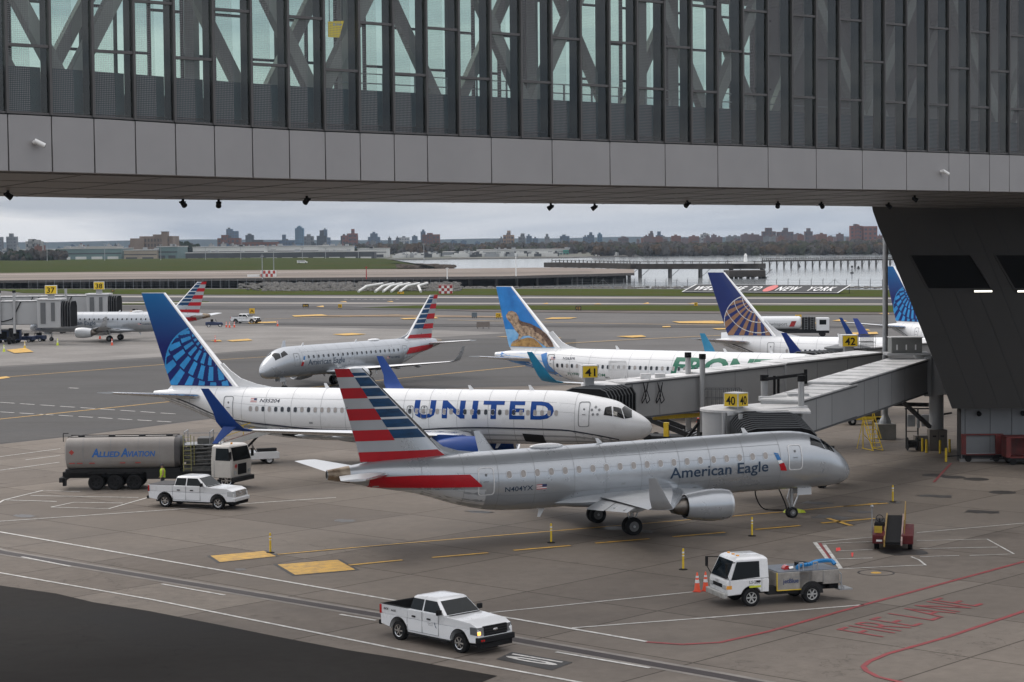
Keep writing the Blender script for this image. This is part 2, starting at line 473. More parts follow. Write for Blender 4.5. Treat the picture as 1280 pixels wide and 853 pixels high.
    def finquad(s, mb, z0, z1, ua0, ub0, ua1, ub1, m, sides=(1, -1), off=.028, zr=.5):
        mb.use(m); us = sorted(set([lerp(ua0, ub0, i/6) for i in range(7)]+[u for u in US if min(ua0, ub0) < u < max(ua0, ub0)])) if ua0 == ua1 and ub0 == ub1 else None; nu = len(us)-1 if us else 8; nz = max(1, int(math.ceil(abs(z1-z0)/zr)))
        for sg in sides:
            vs = []; fs = []
            for j in range(nz+1):
                t = j/nz
                for i in range(nu+1):
                    vs.append(s.finpt(us[i] if us else lerp(lerp(ua0, ua1, t), lerp(ub0, ub1, t), i/nu), lerp(z0, z1, t), sg, off))
            for j in range(nz):
                for i in range(nu):
                    k = j*(nu+1)+i; fs.append((k, k+1, k+nu+2, k+nu+1))
            mb.add(vs, fs)
    def findz(s, d, z, sg, off=.012, umin=0.):
        """fin surface at absolute (d, z); None outside"""
        ss = s.finsecs
        if z < ss[0][1] or z > ss[-1][1]: return None
        i = min(len(ss)-2, max(k for k in range(len(ss)-1) if ss[k][1] <= z))
        a, b = ss[i], ss[i+1]; t = (z-a[1])/(b[1]-a[1])
        dd, ch = lerp(a[0], b[0], t), lerp(a[2], b[2], t)
        u = (d-dd)/ch
        if u < umin or u > 1: return None
        return s.finpt(u, z, sg, off)
    def tailplane(s, secs, m):
        for sg in (1, -1):
            mb = MB().use(m); mb.loft([foil_ring(d, y*sg, z+s.dz(d+ch/2), ch, t, 0, 1) for d, y, z, ch, t in secs])
            o = mb.build('tailplane', None, s.root, smooth=50)
            lb = MB().use(LIP); lb.loft([foil_ring(q[0]-.01, q[1]*sg, q[2]+s.dz(q[0]+q[3]/2), q[3], q[4]*1.03, 0, 1)[5:8] for q in secs], cap=False, closed=False)
            lb.build('leading_edge', None, o, smooth=60, fix=False)
    def gear(s, d, y, r, w, nw, ztop, name, hub=M('wheel_hub_dull', (.15, .15, .15), .5, .3, var=.3, scale=5), door=None):
        """leg with nw wheels side by side"""
        mb = MB().use(STEEL)
        mb.tube((-d, y, r), (-d, y, ztop), .09, .11, 10); mb.tube((-d, y-w*1.1, r), (-d, y+w*1.1, r), .07, n=8)
        mb.bar((-d+.1, y, r+.25), (-d+.75, y, ztop), .07); mb.bar((-d-.05, y, r+.15), (-d-.28, y, (r+ztop)/2), .06); mb.bar((-d-.28, y, (r+ztop)/2), (-d-.05, y, ztop-.1), .06)
        g = mb.build(name, None, s.root, smooth=40)
        if door:
            MB().use(door).box(-d-.5, -d+.5, y-.62, y-.58, r+.55, ztop+.1).build('gear_door', None, g) if name == 'main_gear' else \
            MB().use(door).box(-d+.2, -d+1.1, y-.36, y-.33, ztop-.6, ztop+.1).box(-d+.2, -d+1.1, y+.33, y+.36, ztop-.6, ztop+.1).build('gear_door', None, g)
        for k in ((-1, 1) if nw == 2 else (0,)):
            c = (-d, y+k*w*.62, r)
            wb = MB().use(TYRE)
            wb.lathe([(-w*.30, r*.55), (-w*.44, r*.75), (-w*.42, r*.93), (-w*.2, r), (w*.2, r), (w*.42, r*.93), (w*.44, r*.75), (w*.30, r*.55)], 'y', c, n=28)
            wb.use(hub); wb.lathe([(-w*.31, r*.56), (-w*.2, r*.4), (-w*.26, .05), (w*.26, .05), (w*.2, r*.4), (w*.31, r*.56)], 'y', c, n=20)
            wb.build('wheel', None, g, smooth=40)
    def antenna(s, d, h, ch=.35, sweep=.3, bottom=False):
        z = (s.bot(d) if bottom else s.top(d))+s.dz(d); k = -1 if bottom else 1
        mb = MB().use(AWHITE); mb.hexa([(-d, -.02, z-.05*k), (-d-ch, -.02, z-.05*k), (-d-ch, .02, z-.05*k), (-d, .02, z-.05*k),
                (-d-sweep, -.012, z+h*k), (-d-sweep-ch*.5, -.012, z+h*k), (-d-sweep-ch*.5, .012, z+h*k), (-d-sweep, .012, z+h*k)])
        mb.build('antenna', None, s.root)
    def flag(s, d0, d1, z0, z1, sg):
        mb = MB()
        a, b = (d0, d1) if sg < 0 else (d1, d0)
        L = lambda t: a+(b-a)*t
        for i in range(5):
            s.poly(mb, [(L(0), lerp(z0, z1, i/5)), (L(1), lerp(z0, z1, i/5)), (L(1), lerp(z0, z1, (i+.9)/5)), (L(0), lerp(z0, z1, (i+.9)/5))], M('flag_pink', (.5, .12, .12), var=0) if i % 2 == 0 else AWHITE, sg)
        s.poly(mb, [(L(.55), lerp(z0, z1, .45)), (L(1), lerp(z0, z1, .45)), (L(1), z1), (L(.55), z1)], M('flag_blue', (.03, .04, .12), var=0), sg, .02)
        mb.build('flag', None, s.root, fix=False)

def fillet(mb, pts, dz):
    t = [0, .05, .07, .06]+[.1]*9; n = len(pts)
    mb.add([(-d, t[i], z+dz(d)) for i, (d, z) in enumerate(pts)]+[(-d, -t[i], z+dz(d)) for i, (d, z) in enumerate(pts)], [tuple(range(n)), tuple(range(n, 2*n))[::-1]]+[(i, i+n, (i+1) % n+n, (i+1) % n) for i in range(n)])
# ---------------- regional jet in silver with striped tail
def regional_jet(label, loc, head, reg=None, hero=False, tilt=.0, flaps=True, dusty=False):
    top = [(0, 2.22), (.05, 2.42), (.2, 2.72), (.5, 3.12), (.9, 3.50), (1.4, 3.86), (1.9, 4.22), (2.5, 4.53), (3.2, 4.72), (4.4, 4.84), (6, 4.86), (25, 4.86), (28.2, 4.78), (31.4, 4.42)]
    bot = [(0, 2.18), (.05, 2.0), (.2, 1.78), (.5, 1.62), (1.1, 1.50), (2.2, 1.46), (4, 1.47), (7, 1.5), (20, 1.5), (22, 1.60), (24, 2.02), (26.5, 2.84), (28.7, 3.30), (30.5, 3.72), (31.4, 3.92)]
    hw = [(0, .02), (.05, .2), (.2, .42), (.5, .70), (1.1, 1.04), (2.2, 1.34), (3.6, 1.48), (5, 1.505), (21, 1.505), (24, 1.33), (28, .78), (30.5, .40), (31.4, .22)]
    a = Craft('airliner', label, loc, head, top, bot, hw, 31.4, None, SILVER, tilt)
    def liv(mb):
        a.band(mb, 5, 31.3, None, lambda d: lerp(2.0, 2.1, 0) if d < 21.5 else a.bot(d)+.34, BELLY, st=.8)
        for sg in (1, -1):
            a.band(mb, 22.9, 29.2, None, lambda d: 2.95+(d-22.9)*.045, SILVER2, sides=(sg,), st=.5, off=.012)
            a.poly(mb, [(29.2, 3.38), (29.2, 3.95), (26.5, 3.92), (23.8, 3.80), (23.15, 3.18), (23.15, 3.1), (26, 3.22)], AERED, sg, .035)
        mb.use(SOOT); mb.loft([[a.surf(d, 2*PI*i/24, .012) for i in range(24)] for d in (30.2, 30.8, 31.38)], cap=False)
        mb.use(BLACK); mb.lathe([(-31.41, .20), (-31.42, .02)], 'x', (0, 0, a.c(31.4)+a.dz(31.4)), n=16)
        # wing-body fairing
        mb.use(SILVER if not hero else BELLY)
        rg = []
        for d, w, h in ((8.9, .4, .1), (10.2, 1.5, .35), (12, 1.85, .5), (15.5, 1.9, .55), (17.5, 1.6, .4), (19.6, .5, .1)):
            rg.append([(-d, w*math.cos(2*PI*i/20), 1.85+a.dz(d)+h*math.sin(2*PI*i/20)) for i in range(20)])
        mb.loft(rg)
    a.fuselage(liv)
    a.windows([21.6-.813*i for i in range(20)], 3.66, .27, .37, mats=(SHADE,) if hero else (WDARK,))
    a.door(3.82, 4.70, 3.0-.27, 4.15, line=M('door_rim_white', (.75, .75, .75), .4, var=0) if hero else None)
    a.door(22.45, 23.35, 2.62, 4.12, line=M('door_rim_white', (.75, .75, .75), .4, var=0) if hero else None)
    a.cockpit([[(2.15, 34), (3.12, 37), (2.95, 60), (2.35, 55)], [(1.42, 42), (2.08, 36), (2.25, 58), (1.95, 83), (1.62, 84)]])
    for sg in (1, -1):
        a0, b0 = (12.1, 6.0) if sg < 0 else (6.0, 12.1)
        sp = dict(space=1.0, bold=.012)
        a.text('American Eagle', a0, b0, 2.78, .62, AETEXT, sg, **sp)
        mb = MB()
        e0 = 5.62
        x = (lambda t: e0-t) if True else None
        a.poly(mb, [(e0, 3.80), (e0-.28, 3.74), (e0-.42, 3.38), (e0-.18, 3.36)], M('logo_blue', (.02, .16, .42), var=0), sg)
        a.poly(mb, [(e0-.20, 3.33), (e0-.44, 3.35), (e0-.56, 3.22), (e0-.30, 3.16)], AWHITE, sg)
        a.poly(mb, [(e0-.30, 3.13), (e0-.60, 3.20), (e0-.82, 2.72), (e0-.42, 2.76)], AERED, sg)
        mb.build('emblem', None, a.root, fix=False)
        if reg:
            r0, r1 = (21.85, 20.25) if sg < 0 else (20.25, 21.85)
            a.text(reg, r0, r1, 2.74, .27, AETEXT, sg, name='registration', bold=.01)
            a.flag(20.05, 19.45, 2.74, 3.02, sg)
    fs = [(22.9, 4.70, 8.5-2.0, .05), (24.45, 5.0, 5.05, .11), (29.35, 9.78, 1.55, .10)]
    fs = [(24.0, 4.66, 5.55, .10), (24.9, 5.15, 4.72, .11), (29.35, 9.78, 1.55, .10)]
    def stripes(mb):
        zt, zb = 9.78, 4.62; H = zt-zb
        Z = lambda y: zt-(y-57)/453*H
        for y0, y1 in ((57, 97), (150, 200), (250, 305), (353, 405)): a.finquad(mb, Z(y1), Z(y0), .50, 1, .50, 1, AERED)
        a.finquad(mb, Z(505), Z(458), .10, 1, .07, 1, AERED)
        for y0, y1 in ((77, 93), (100, 143), (152, 192), (203, 243), (253, 293), (303, 343), (353, 396)):
            a.finquad(mb, Z(y1), Z(y0), .07, .50, .07, .50, AEBLUE)
        for y0, y1 in ((93, 100), (143, 152), (192, 203), (243, 253), (293, 303), (343, 353)): a.finquad(mb, Z(y1), Z(y0), .07, .50, .07, .50, SILVER2)
    a.fin(fs, stripes)
    mb = MB().use(SILVER); fillet(mb, [(22.7, 4.80), (24.0, 4.99), (24.9, 5.28), (25.55, 5.80), (26.3, 5.7), (26.3, 4.7)], a.dz)
    mb.build('dorsal_fillet', None, a.root, smooth=50)
    a.tailplane([(27.9, .3, 4.05, 2.9, .10), (30.6, 5.0, 4.42, 1.35, .09)], SILVER2)
    for sg in (1, -1):
        a.wing(sg, [(10.9, .9, 1.95, 5.4, .12), (12.6, 4.2, 2.12, 3.9, .11), (16.9, 12.6, 2.86, 1.35, .09)], GREYW,
               tip=[(16.9, 12.55, 2.86, 1.35, .09, 0), (17.15, 12.95, 2.98, 1.1, .07, 30), (17.5, 13.15, 3.45, .95, .06, 68), (18.2, 13.42, 4.55, .42, .05, 76)], tipm=SILVER,
               flaps=((1.6, 4.1, 1.1, .9, .45), (4.3, 9.0, .85, .55, .45)) if flaps else None, fair=((3.0, 1.0), (5.5, 1.0), (8.0, .9)))
        a.engine(sg, 9.75, 4.15, 1.55, .86, 2.7, SILVER2 if not hero else SILVER, lipm=LIP if dusty else M('silver_lip', (.6, .62, .64), .35, .6, var=.03), pylon=(10.6, 14.2, 2.1))
    a.gear(3.75, 0, .32, .22, 2, 1.7+a.dz(3.7), 'nose_gear', door=SILVER2)
    for sg in (1, -1): a.gear(14.9, 2.6*sg, .50, .36, 2, 2.0, 'main_gear')
    if hero: sign_text('404', NAVY, a.root, lambda x, z: (-3.1+x, -.368, 1.52+a.dz(3.7)+z), .26, .55, 'gear_door_number', bold=.02)
    a.antenna(6.5, .30); a.antenna(15.5, .28); a.antenna(19, .5, bottom=True); a.antenna(10, .3, bottom=True)
    mb = MB().use(AWHITE); mb.ell((-18.9, 0, 4.9+a.dz(18.9)), (1.0, .35, .17)); mb.build('antenna_dome', None, a.root, smooth=60)
    return a

def fin_gradient():
    if 'globe_navy' in MC: return MC['globe_navy']
    m = M('globe_navy', (.01, .03, .2), .38, var=0, spec=.35); nt = m.node_tree; N = nt.nodes; L = nt.links
    tc = N.new('ShaderNodeTexCoord'); sp = N.new('ShaderNodeSeparateXYZ'); r = N.new('ShaderNodeMapRange'); r.inputs[1].default_value = 8.6; r.inputs[2].default_value = 12.6
    cr = N.new('ShaderNodeValToRGB'); cr.color_ramp.elements[0].color = (.004, .012, .13, 1); cr.color_ramp.elements[1].color = (.004, .13, .36, 1)
    L.new(tc.outputs['Object'], sp.inputs[0]); L.new(sp.outputs['Z'], r.inputs[0]); L.new(r.outputs[0], cr.inputs[0]); L.new(cr.outputs[0], N['Principled BSDF'].inputs['Base Color'])
    return m
# ---------------- narrowbody
def narrowbody(label, loc, head, kind, winglet='scimitar', lettering=True):
    airbus = kind == 'animal'
    if not airbus:
        top = [(0, 2.92), (.05, 3.10), (.2, 3.34), (.5, 3.60), (.9, 3.86), (1.4, 4.12), (1.9, 4.42), (2.4, 4.72), (3.1, 4.92), (4.3, 5.14), (6.5, 5.44), (8, 5.48), (31, 5.48), (34, 5.46), (38, 5.12)]
        bot = [(0, 2.88), (.05, 2.68), (.3, 2.34), (.8, 2.10), (1.45, 1.94), (3, 1.78), (5, 1.66), (8, 1.6), (24, 1.62), (27, 1.74), (30, 2.15), (32.4, 2.76), (35, 3.72), (38, 4.72)]
        hw = [(0, .02), (.05, .24), (.2, .48), (.5, .78), (1.1, 1.15), (2.2, 1.52), (3.6, 1.76), (5.5, 1.87), (26, 1.88), (30, 1.55), (34, .92), (38, .22)]; L = 38.0
    else:
        top = [(0, 3.02), (.05, 3.25), (.2, 3.6), (.5, 4.0), (1.0, 4.45), (1.8, 5.0), (2.8, 5.45), (4, 5.75), (5.5, 5.87), (29, 5.87), (33, 5.80), (37.5, 5.35)]
        bot = [(0, 2.98), (.05, 2.8), (.3, 2.45), (.8, 2.15), (1.6, 1.9), (3, 1.76), (5, 1.73), (22, 1.73), (25, 1.95), (29, 2.85), (33, 3.85), (37.5, 4.85)]
        hw = [(0, .02), (.05, .3), (.2, .6), (.5, .95), (1.1, 1.35), (2.2, 1.72), (3.6, 1.93), (5, 1.975), (23, 1.975), (28, 1.7), (33, 1.0), (37.5, .25)]; L = 37.5
    a = Craft('airliner', label, loc, head, top, bot, hw, L, None, AWHITE)
    zf = top[-2][1]
    def liv(mb):
        if not airbus:
            zl = pchip([(2.2, 2.1), (3.8, 2.46), (6.2, 2.80), (9, 2.86), (12, 2.88), (14.5, 2.80), (17, 2.6), (19, 2.5), (24, 2.55), (27, 2.74), (31.7, 3.2), (35.4, 4.45), (37, 4.9)])
            a.band(mb, 2.2, 37.0, None, zl, UGREY, st=.6, off=.008)
            a.band(mb, 2.2, 37.0, lambda d: zl(d)-.03, lambda d: zl(d)+.06, NAVY, st=.5, nz=1, off=.016)
            mb.use(BLACK); mb.lathe([(-38.0, .24), (-38.02, .02)], 'x', (0, 0, a.c(38)), n=16)
            mb.use(UGREY)
        else:
            SKY = M('sky_livery_blue', (.05, .24, .60), .35, var=.9, scale=.8, dirt=(.66, .74, .82))
            DB = M('deep_livery_blue', (.02, .13, .40), .35, var=.6, scale=.8, dirt=(.10, .30, .62))
            a.band(mb, 31.3, 37.3, None, lambda d: a.top(d)-.04-(37.3-d)*.10, SKY, st=.5, off=.008)
            a.band(mb, 30.6, 36.8, None, lambda d: a.bot(d)+.62+.25*math.sin(d*2.3), DB, st=.4, off=.014)
            for sg in (1, -1):
                a.poly(mb, [(36.6, 4.55), (35, 4.75), (33, 4.2), (31, 3.0), (29.2, 3.05), (30.5, 2.9), (33, 3.6), (35.5, 4.25)], DB, sg, .016)
                a.poly(mb, [(31.9, 5.3), (31.3, 5.5), (30.9, 4.3), (29.6, 3.2), (28.6, 2.75), (30.2, 3.1), (31.4, 4.0)], DB, sg, .018)
        rg = []
        for d, w, h in ((11, .5, .1), (12.5, 1.8, .45), (15, 2.3, .65), (20, 2.3, .7), (22.5, 1.8, .5), (25, .6, .15)):
            rg.append([(-d, w*math.cos(2*PI*i/20), 2.05+h*math.sin(2*PI*i/20)) for i in range(20)])
        mb.use(UGREY); mb.loft(rg)
    a.fuselage(liv)
    if not airbus:
        a.windows([29.65-.514*i for i in range(46)], 4.0, .25, .36, mats=(SHADE, WDARK, SHADE, SHADE, WDARK))
        a.door(4.15, 4.95, 3.05, 4.78); a.door(31.1, 31.9, 3.25, 4.88)
        a.door(16.0, 16.5, 3.45, 4.4); a.door(17.05, 17.55, 3.45, 4.4)
        a.cockpit([[(2.55, 20), (3.15, 20), (3.1, 42), (2.7, 50)], [(1.75, 24), (2.47, 21), (2.58, 50), (2.05, 56)], [(1.25, 40), (1.68, 26), (2.0, 57), (1.92, 84), (1.42, 84)]])
    else:
        a.windows([29.9-.56*i for i in range(44)], 4.33, .25, .36, mats=(WDARK, WDARK, SHADE))
        a.door(5.0, 5.85, 3.4, 5.25); a.door(30.3, 31.1, 3.6, 5.35)
        a.cockpit([[(2.5, 22), (3.4, 25), (3.2, 48), (2.6, 50)], [(1.6, 26), (2.4, 24), (2.5, 52), (1.9, 56)], [(1.0, 40), (1.5, 28), (1.8, 60), (1.7, 84), (1.2, 84)]])
    # tail fin
    if not airbus: fs = [(30.35, 5.15, 6.1, .11), (31.05, 5.50, 5.55, .11), (36.95, 12.5, 1.95, .10)]
    else: fs = [(29.6, 5.6, 6.2, .11), (30.3, 6.0, 5.7, .11), (35.6, 11.76, 1.8, .10)]
    def paint(mb):
        if airbus:
            TB = M('tail_sky_blue', (.03, .24, .62), .3, var=.5, scale=.5, dirt=(.02, .17, .52)); TL = M('tail_pale_blue', (.30, .52, .75), .35, var=.6, scale=.7, dirt=(.10, .36, .68))
            a.finquad(mb, 7.6, 11.70, .09, 1, .09, 1, TB, zr=.6); a.finquad(mb, 5.9, 7.6, .12, 1, .09, 1, TL)
            return
        D1 = UBLUE if kind == 'blue' else M('classic_navy', (.008, .025, .16), .32, var=.1, coat=.3)
        DARKB = fin_gradient() if kind == 'blue' else D1
        a.finquad(mb, 5.55, 12.46, .085, .995, .085, .995, DARKB, zr=.7)
        LT = M('globe_sky_blue', (.03, .30, .68), .3, var=.25, scale=.5) if kind == 'blue' else M('globe_bronze', (.36, .20, .12), .35, .3, var=.1)
        LN = LT if kind == 'blue' else AWHITE
        # globe: meridian wedges round a pole, crossed by curved parallels
        def sheet(test, m, off):
            mb.use(m)
            vs = {}; 
            for sg in (1, -1):
                z = 5.58
                while z < 10.2:
                    # runs along d between edges of the test
                    d = 30.6; run = None
                    row = []
                    while d < 37.6:
                        ok = test(d, z) and a.findz(d, z, sg, 0, .085) is not None and a.findz(d, z+.05, sg, 0, .085) is not None
                        if ok and run is None: run = d
                        if (not ok) and run is not None: row.append((run, d-.03)); run = None
                        d += .03
                    for r0, r1 in row:
                        if r1-r0 < .03: continue
                        k = max(1, int((r1-r0)/.5)); P = []
                        for i in range(k+1):
                            dd = lerp(r0, r1, i/k)
                            p, q = a.findz(dd, z, sg, off), a.findz(dd, z+.05, sg, off)
                            if p is None or q is None: P = None; break
                            P += [p, q]
                        if P: mb.add(P, [(2*i, 2*i+1, 2*i+3, 2*i+2) for i in range(k)])
                    z += .05
        px, pz = 33.1, 9.75
        def pol_(d, z): return math.hypot(d-px, z-pz), math.degrees(math.atan2(d-px, pz-z))
        RR = (1.0, 1.8, 2.75, 3.9)
        def inside(d, z): return (d-34.0)**2+(z-7.0)**2 < 9.0
        def wedge(d, z):
            if not inside(d, z): return False
            r, a_ = pol_(d, z)
            if kind == 'blue' and any(abs(r-q) < .055 for q in RR): return False
            k = sum(r > q for q in RR)
            return r > .35 and ((a_+200+(k*3 if kind == 'blue' else 0)) % 13) < 7.2
        def lines(d, z):
            e = math.hypot(d-34.0, z-7.0)
            if kind == 'blue': return 2.93 < e < 3.06
            r, a_ = pol_(d, z)
            return 2.92 < e < 3.02 or (e < 3 and any(abs(r-q) < .04 for q in RR))
        sheet(wedge, LT, .048); sheet(lines, LN, .06)
    a.fin(fs, paint, m=AWHITE)
    mb = MB().use(AWHITE)
    fillet(mb, [(28.2, 5.44), (29.8, 5.72), (31.0, 6.12), (31.8, 6.68), (32.4, 7.25), (33.2, 7.0), (33.2, 5.4)] if not airbus else [(28.2, 5.84), (29.4, 6.1), (30.2, 6.5), (31.2, 7.5), (32, 7.2), (32, 5.8)], a.dz)
    mb.build('dorsal_fillet', None, a.root, smooth=50)
    if not airbus: a.tailplane([(33.6, .4, 4.75, 3.9, .10), (37.9, 7.1, 5.5, 1.35, .09)], GREYW)
    else: a.tailplane([(32.2, .4, 4.7, 3.5, .10), (35.6, 6.2, 5.3, 1.3, .09)], GREYW)
    wm = {'blue': UBLUE, 'gold': M('winglet_navy', (.01, .04, .25), .35, var=.1), 'animal': M('winglet_teal', (.01, .22, .40), .35, var=.15)}[kind]
    for sg in (1, -1):
        secs = [(11.6, 1.0, 2.15, 7.6, .13), (14.6, 5.4, 2.62, 4.9, .12), (23.3, 16.9, 3.95, 1.75, .10)]
        if airbus: secs = [(11.8, 1.2, 2.35, 7.0, .13), (15.2, 6.4, 2.85, 4.3, .12), (21.0, 16.6, 3.95, 1.6, .10)]
        y0 = secs[-1][1]; d0 = secs[-1][0]; c0 = secs[-1][3]
        tip = [(d0, y0-.05, 3.95, c0, .09, 0), (d0+.45, y0+.45, 4.10, c0-.15, .08, 32), (d0+.9, y0+.72, 4.55, c0-.35, .07, 62), (d0+1.35, y0+.95, 5.2, 1.05, .06, 74), (d0+2.55, y0+1.25, 6.75, .55, .05, 78)]
        if airbus: tip[-1] = (d0+2.4, y0+1.2, 6.6, .55, .05, 78)
        tip2 = [(d0+.9, y0+.55, 4.25, .95, .06, -40), (d0+2.1, y0+1.05, 3.15, .35, .05, -55)] if winglet == 'scimitar' and not airbus else None
        a.wing(sg, secs, GREYW, tip=tip, tipm=wm, tip2=tip2, fair=((4.4, 1.6), (7.5, 1.5), (10.8, 1.4)))
        a.engine(sg, 11.0 if not airbus else 10.4, 4.85 if not airbus else 5.75, 1.55 if not airbus else 1.75, 1.02 if not airbus else 1.1, 3.3, UBLUE if kind == 'blue' else (AWHITE if airbus else M('engine_navy_grey', (.3, .32, .36), .4, var=.1)), pylon=(12.2, 16.2, 2.65))
    a.gear(4.0, 0, .35, .24, 2, 2.0, 'nose_gear', door=AWHITE)
    for sg in (1, -1): a.gear(19.6, 2.86*sg, .56, .40, 2, 2.2, 'main_gear')
    a.antenna(8.5, .35); a.antenna(13, .3); a.antenna(24, .35); a.antenna(11, .35, bottom=True)
    if kind == 'blue' and lettering:
        for sg in (1, -1):
            a0, b0 = (17.0, 6.7) if sg < 0 else (6.7, 17.0)
            a.text('UNITED', a0, b0, 3.58, 1.22, M('letter_blue', (.003, .055, .27), .5, var=0, spec=.2), sg, bold=.035, space=1.28, shear=.0)
            r0, r1 = (28.95, 27.35) if sg < 0 else (27.35, 28.95)
            a.text('N35204', r0, r1, 4.48, .26, NAVY, sg, name='registration', shear=.2, bold=.01)
            a.flag(29.7, 29.2, 4.48, 4.76, sg)
            # star ring emblem ahead of the front door
            mb = MB().use(SEAM)
            for k in range(5):
                t = 2*PI*k/5+.3; cxx, czz = 3.75+.27*math.cos(t), 4.15+.27*math.sin(t)
                mb.add([a.side(cxx+.10*math.cos(q*PI/3), czz+.10*math.sin(q*PI/3), sg) for q in range(6)], [tuple(range(6))])
            mb.build('emblem', None, a.root, fix=False)
        # open forward cargo hold
        mb = MB().use(BLACK); mb.use(M('hold_dark', (.012, .012, .012), .8, var=0))
        a.poly(mb, [(8.95, 1.9), (7.45, 1.75), (7.55, 2.42), (9.05, 2.52)], M('hold_dark', (.012,)*3, .8, var=0), -1, .03)
        a.poly(mb, [(27.4, 2.02), (25.9, 1.85), (26.0, 2.5), (27.4, 2.6)], M('hold_dark', (.012,)*3, .8, var=0), -1, .03)
        mb.build('cargo_door', None, a.root, fix=False)
    if airbus:
        GRN = M('letter_green', (.008, .15, .085), .4, var=0)
        for sg in (1, -1):
            a0, b0 = (17.85, 4.0) if sg < 0 else (4.0, 17.85)
            a.text('FRONTIER', a0, b0, 3.80, 1.58, GRN, sg, bold=.04, shear=.15)
            r0, r1 = (29.3, 27.95) if sg < 0 else (27.95, 29.3)
            a.text('N363FR', r0, r1, 4.9, .24, NAVY, sg, name='registration', bold=.01)
            a.flag(30.7, 30.2, 4.85, 5.1, sg)
            q0, q1 = (28.8, 24.6) if sg < 0 else (24.6, 28.8)
            a.text('FLYFRONTIER.COM', q0, q1, 3.45, .26, GRN, sg, name='web_lettering', bold=.01)
        # lizard on a rock
        TAN = M('lizard_tan', (.50, .36, .24), .6, var=.9, scale=3.2, dirt=(.10, .055, .035)); ROCK = M('rock_ochre', (.48, .29, .10), .7, var=.5, scale=2.5, dirt=(.25, .13, .04)); DK = M('lizard_dark', (.05, .025, .02), .7, var=.6, scale=5, dirt=(.24, .15, .10))
        def px(x, y):   # crop pixels of the tail -> (d, z)
            z = 11.76-(y-70)*(11.76-5.95)/(735-70); te = 37.4-(11.76-z)*(1.35/5.8)
            xt = 5+(y-70)*(120/665); sc = 5.15/380
            return te-(x-xt)*sc, z
        shp = (([(145, 735), (150, 705), (200, 680), (230, 655), (290, 632), (340, 640), (380, 680), (420, 735)], ROCK, .05),
               ([(150, 700), (170, 675), (205, 650), (215, 600), (180, 550), (150, 490), (110, 430), (98, 395), (120, 350), (150, 340), (185, 360), (205, 400), (215, 440), (240, 470), (300, 485), (370, 530), (420, 570), (450, 620), (490, 680), (505, 732), (450, 735), (400, 690), (350, 640), (300, 610), (250, 615), (225, 655), (190, 690), (160, 705)], TAN, .062),
               ([(205, 430), (235, 455), (310, 480), (385, 530), (440, 590), (480, 660), (503, 730), (470, 725), (430, 650), (390, 590), (350, 570), (330, 530), (280, 505), (240, 505), (212, 470)], DK, .075))
        for sg in (1, -1):
            mb = MB()
            for pts, m, off in shp:
                mb.use(m); q = [px(x, y) for x, y in pts]
                def fn(x, z):
                    p = a.findz(x, max(z, 5.62), sg, off)
                    return p if p is not None else (-x, sg*(.1+off), z)
                drape(mb, q, [tuple(range(len(q)))], fn, gx=.3, gz=.3)
            mb.build('lizard_picture', None, a.root, fix=False)
    return a
# ------------------------------------------------------------------ world, light
W = bpy.data.worlds.new('World'); S.world = W; W.use_nodes = True
nt = W.node_tree; N = nt.nodes; L = nt.links; N.clear()
out = N.new('ShaderNodeOutputWorld')
sky = N.new('ShaderNodeTexSky'); sky.sky_type = 'NISHITA'; sky.sun_disc = False
SUN_EL, SUN_AZ = R(48), R(-50)
sky.sun_elevation = SUN_EL; sky.sun_rotation = SUN_AZ; sky.air_density = 1; sky.dust_density = 3
b1 = N.new('ShaderNodeBackground'); b1.inputs[1].default_value = .05; L.new(sky.outputs[0], b1.inputs[0])
tc = N.new('ShaderNodeTexCoord'); sp = N.new('ShaderNodeSeparateXYZ'); L.new(tc.outputs['Generated'], sp.inputs[0])
mp = N.new('ShaderNodeMapping'); mp.inputs['Scale'].default_value = (3.2, 3.2, 34); mp.inputs['Rotation'].default_value = (0, R(1.2), 0)
L.new(tc.outputs['Generated'], mp.inputs[0])
nz = N.new('ShaderNodeTexNoise'); nz.inputs['Scale'].default_value = 1.0; nz.inputs['Detail'].default_value = 7; nz.inputs['Roughness'].default_value = .55; nz.inputs['Distortion'].default_value = .5
L.new(mp.outputs[0], nz.inputs['Vector'])
cr = N.new('ShaderNodeValToRGB'); e = cr.color_ramp.elements
e[0].position = .40; e[0].color = (.31, .37, .465, 1); e[1].position = .62; e[1].color = (.74, .755, .79, 1)
L.new(nz.outputs['Fac'], cr.inputs[0])
# brighter overhead, as under any overcast
mr = N.new('ShaderNodeMapRange'); mr.inputs[1].default_value = .05; mr.inputs[2].default_value = .9; mr.inputs[3].default_value = .96; mr.inputs[4].default_value = 2.7
L.new(sp.outputs['Z'], mr.inputs[0])
mxs = N.new('ShaderNodeMix'); mxs.data_type = 'RGBA'; mrs = N.new('ShaderNodeMapRange'); mrs.inputs[1].default_value = .06; mrs.inputs[2].default_value = .4; mrs.inputs[4].default_value = .85
L.new(sp.outputs['Z'], mrs.inputs[0]); L.new(mrs.outputs[0], mxs.inputs[0]); L.new(cr.outputs[0], mxs.inputs[6]); mxs.inputs[7].default_value = (.50, .475, .45, 1)
b2 = N.new('ShaderNodeBackground'); L.new(mxs.outputs[2], b2.inputs[0]); L.new(mr.outputs[0], b2.inputs[1])
ad = N.new('ShaderNodeAddShader'); L.new(b1.outputs[0], ad.inputs[0]); L.new(b2.outputs[0], ad.inputs[1]); L.new(ad.outputs[0], out.inputs[0])
sl = bpy.data.lights.new('sun', 'SUN'); so = bpy.data.objects.new('sun', sl); C.objects.link(so)
sl.energy = .75; sl.angle = R(18); sl.color = (1, .96, .90)
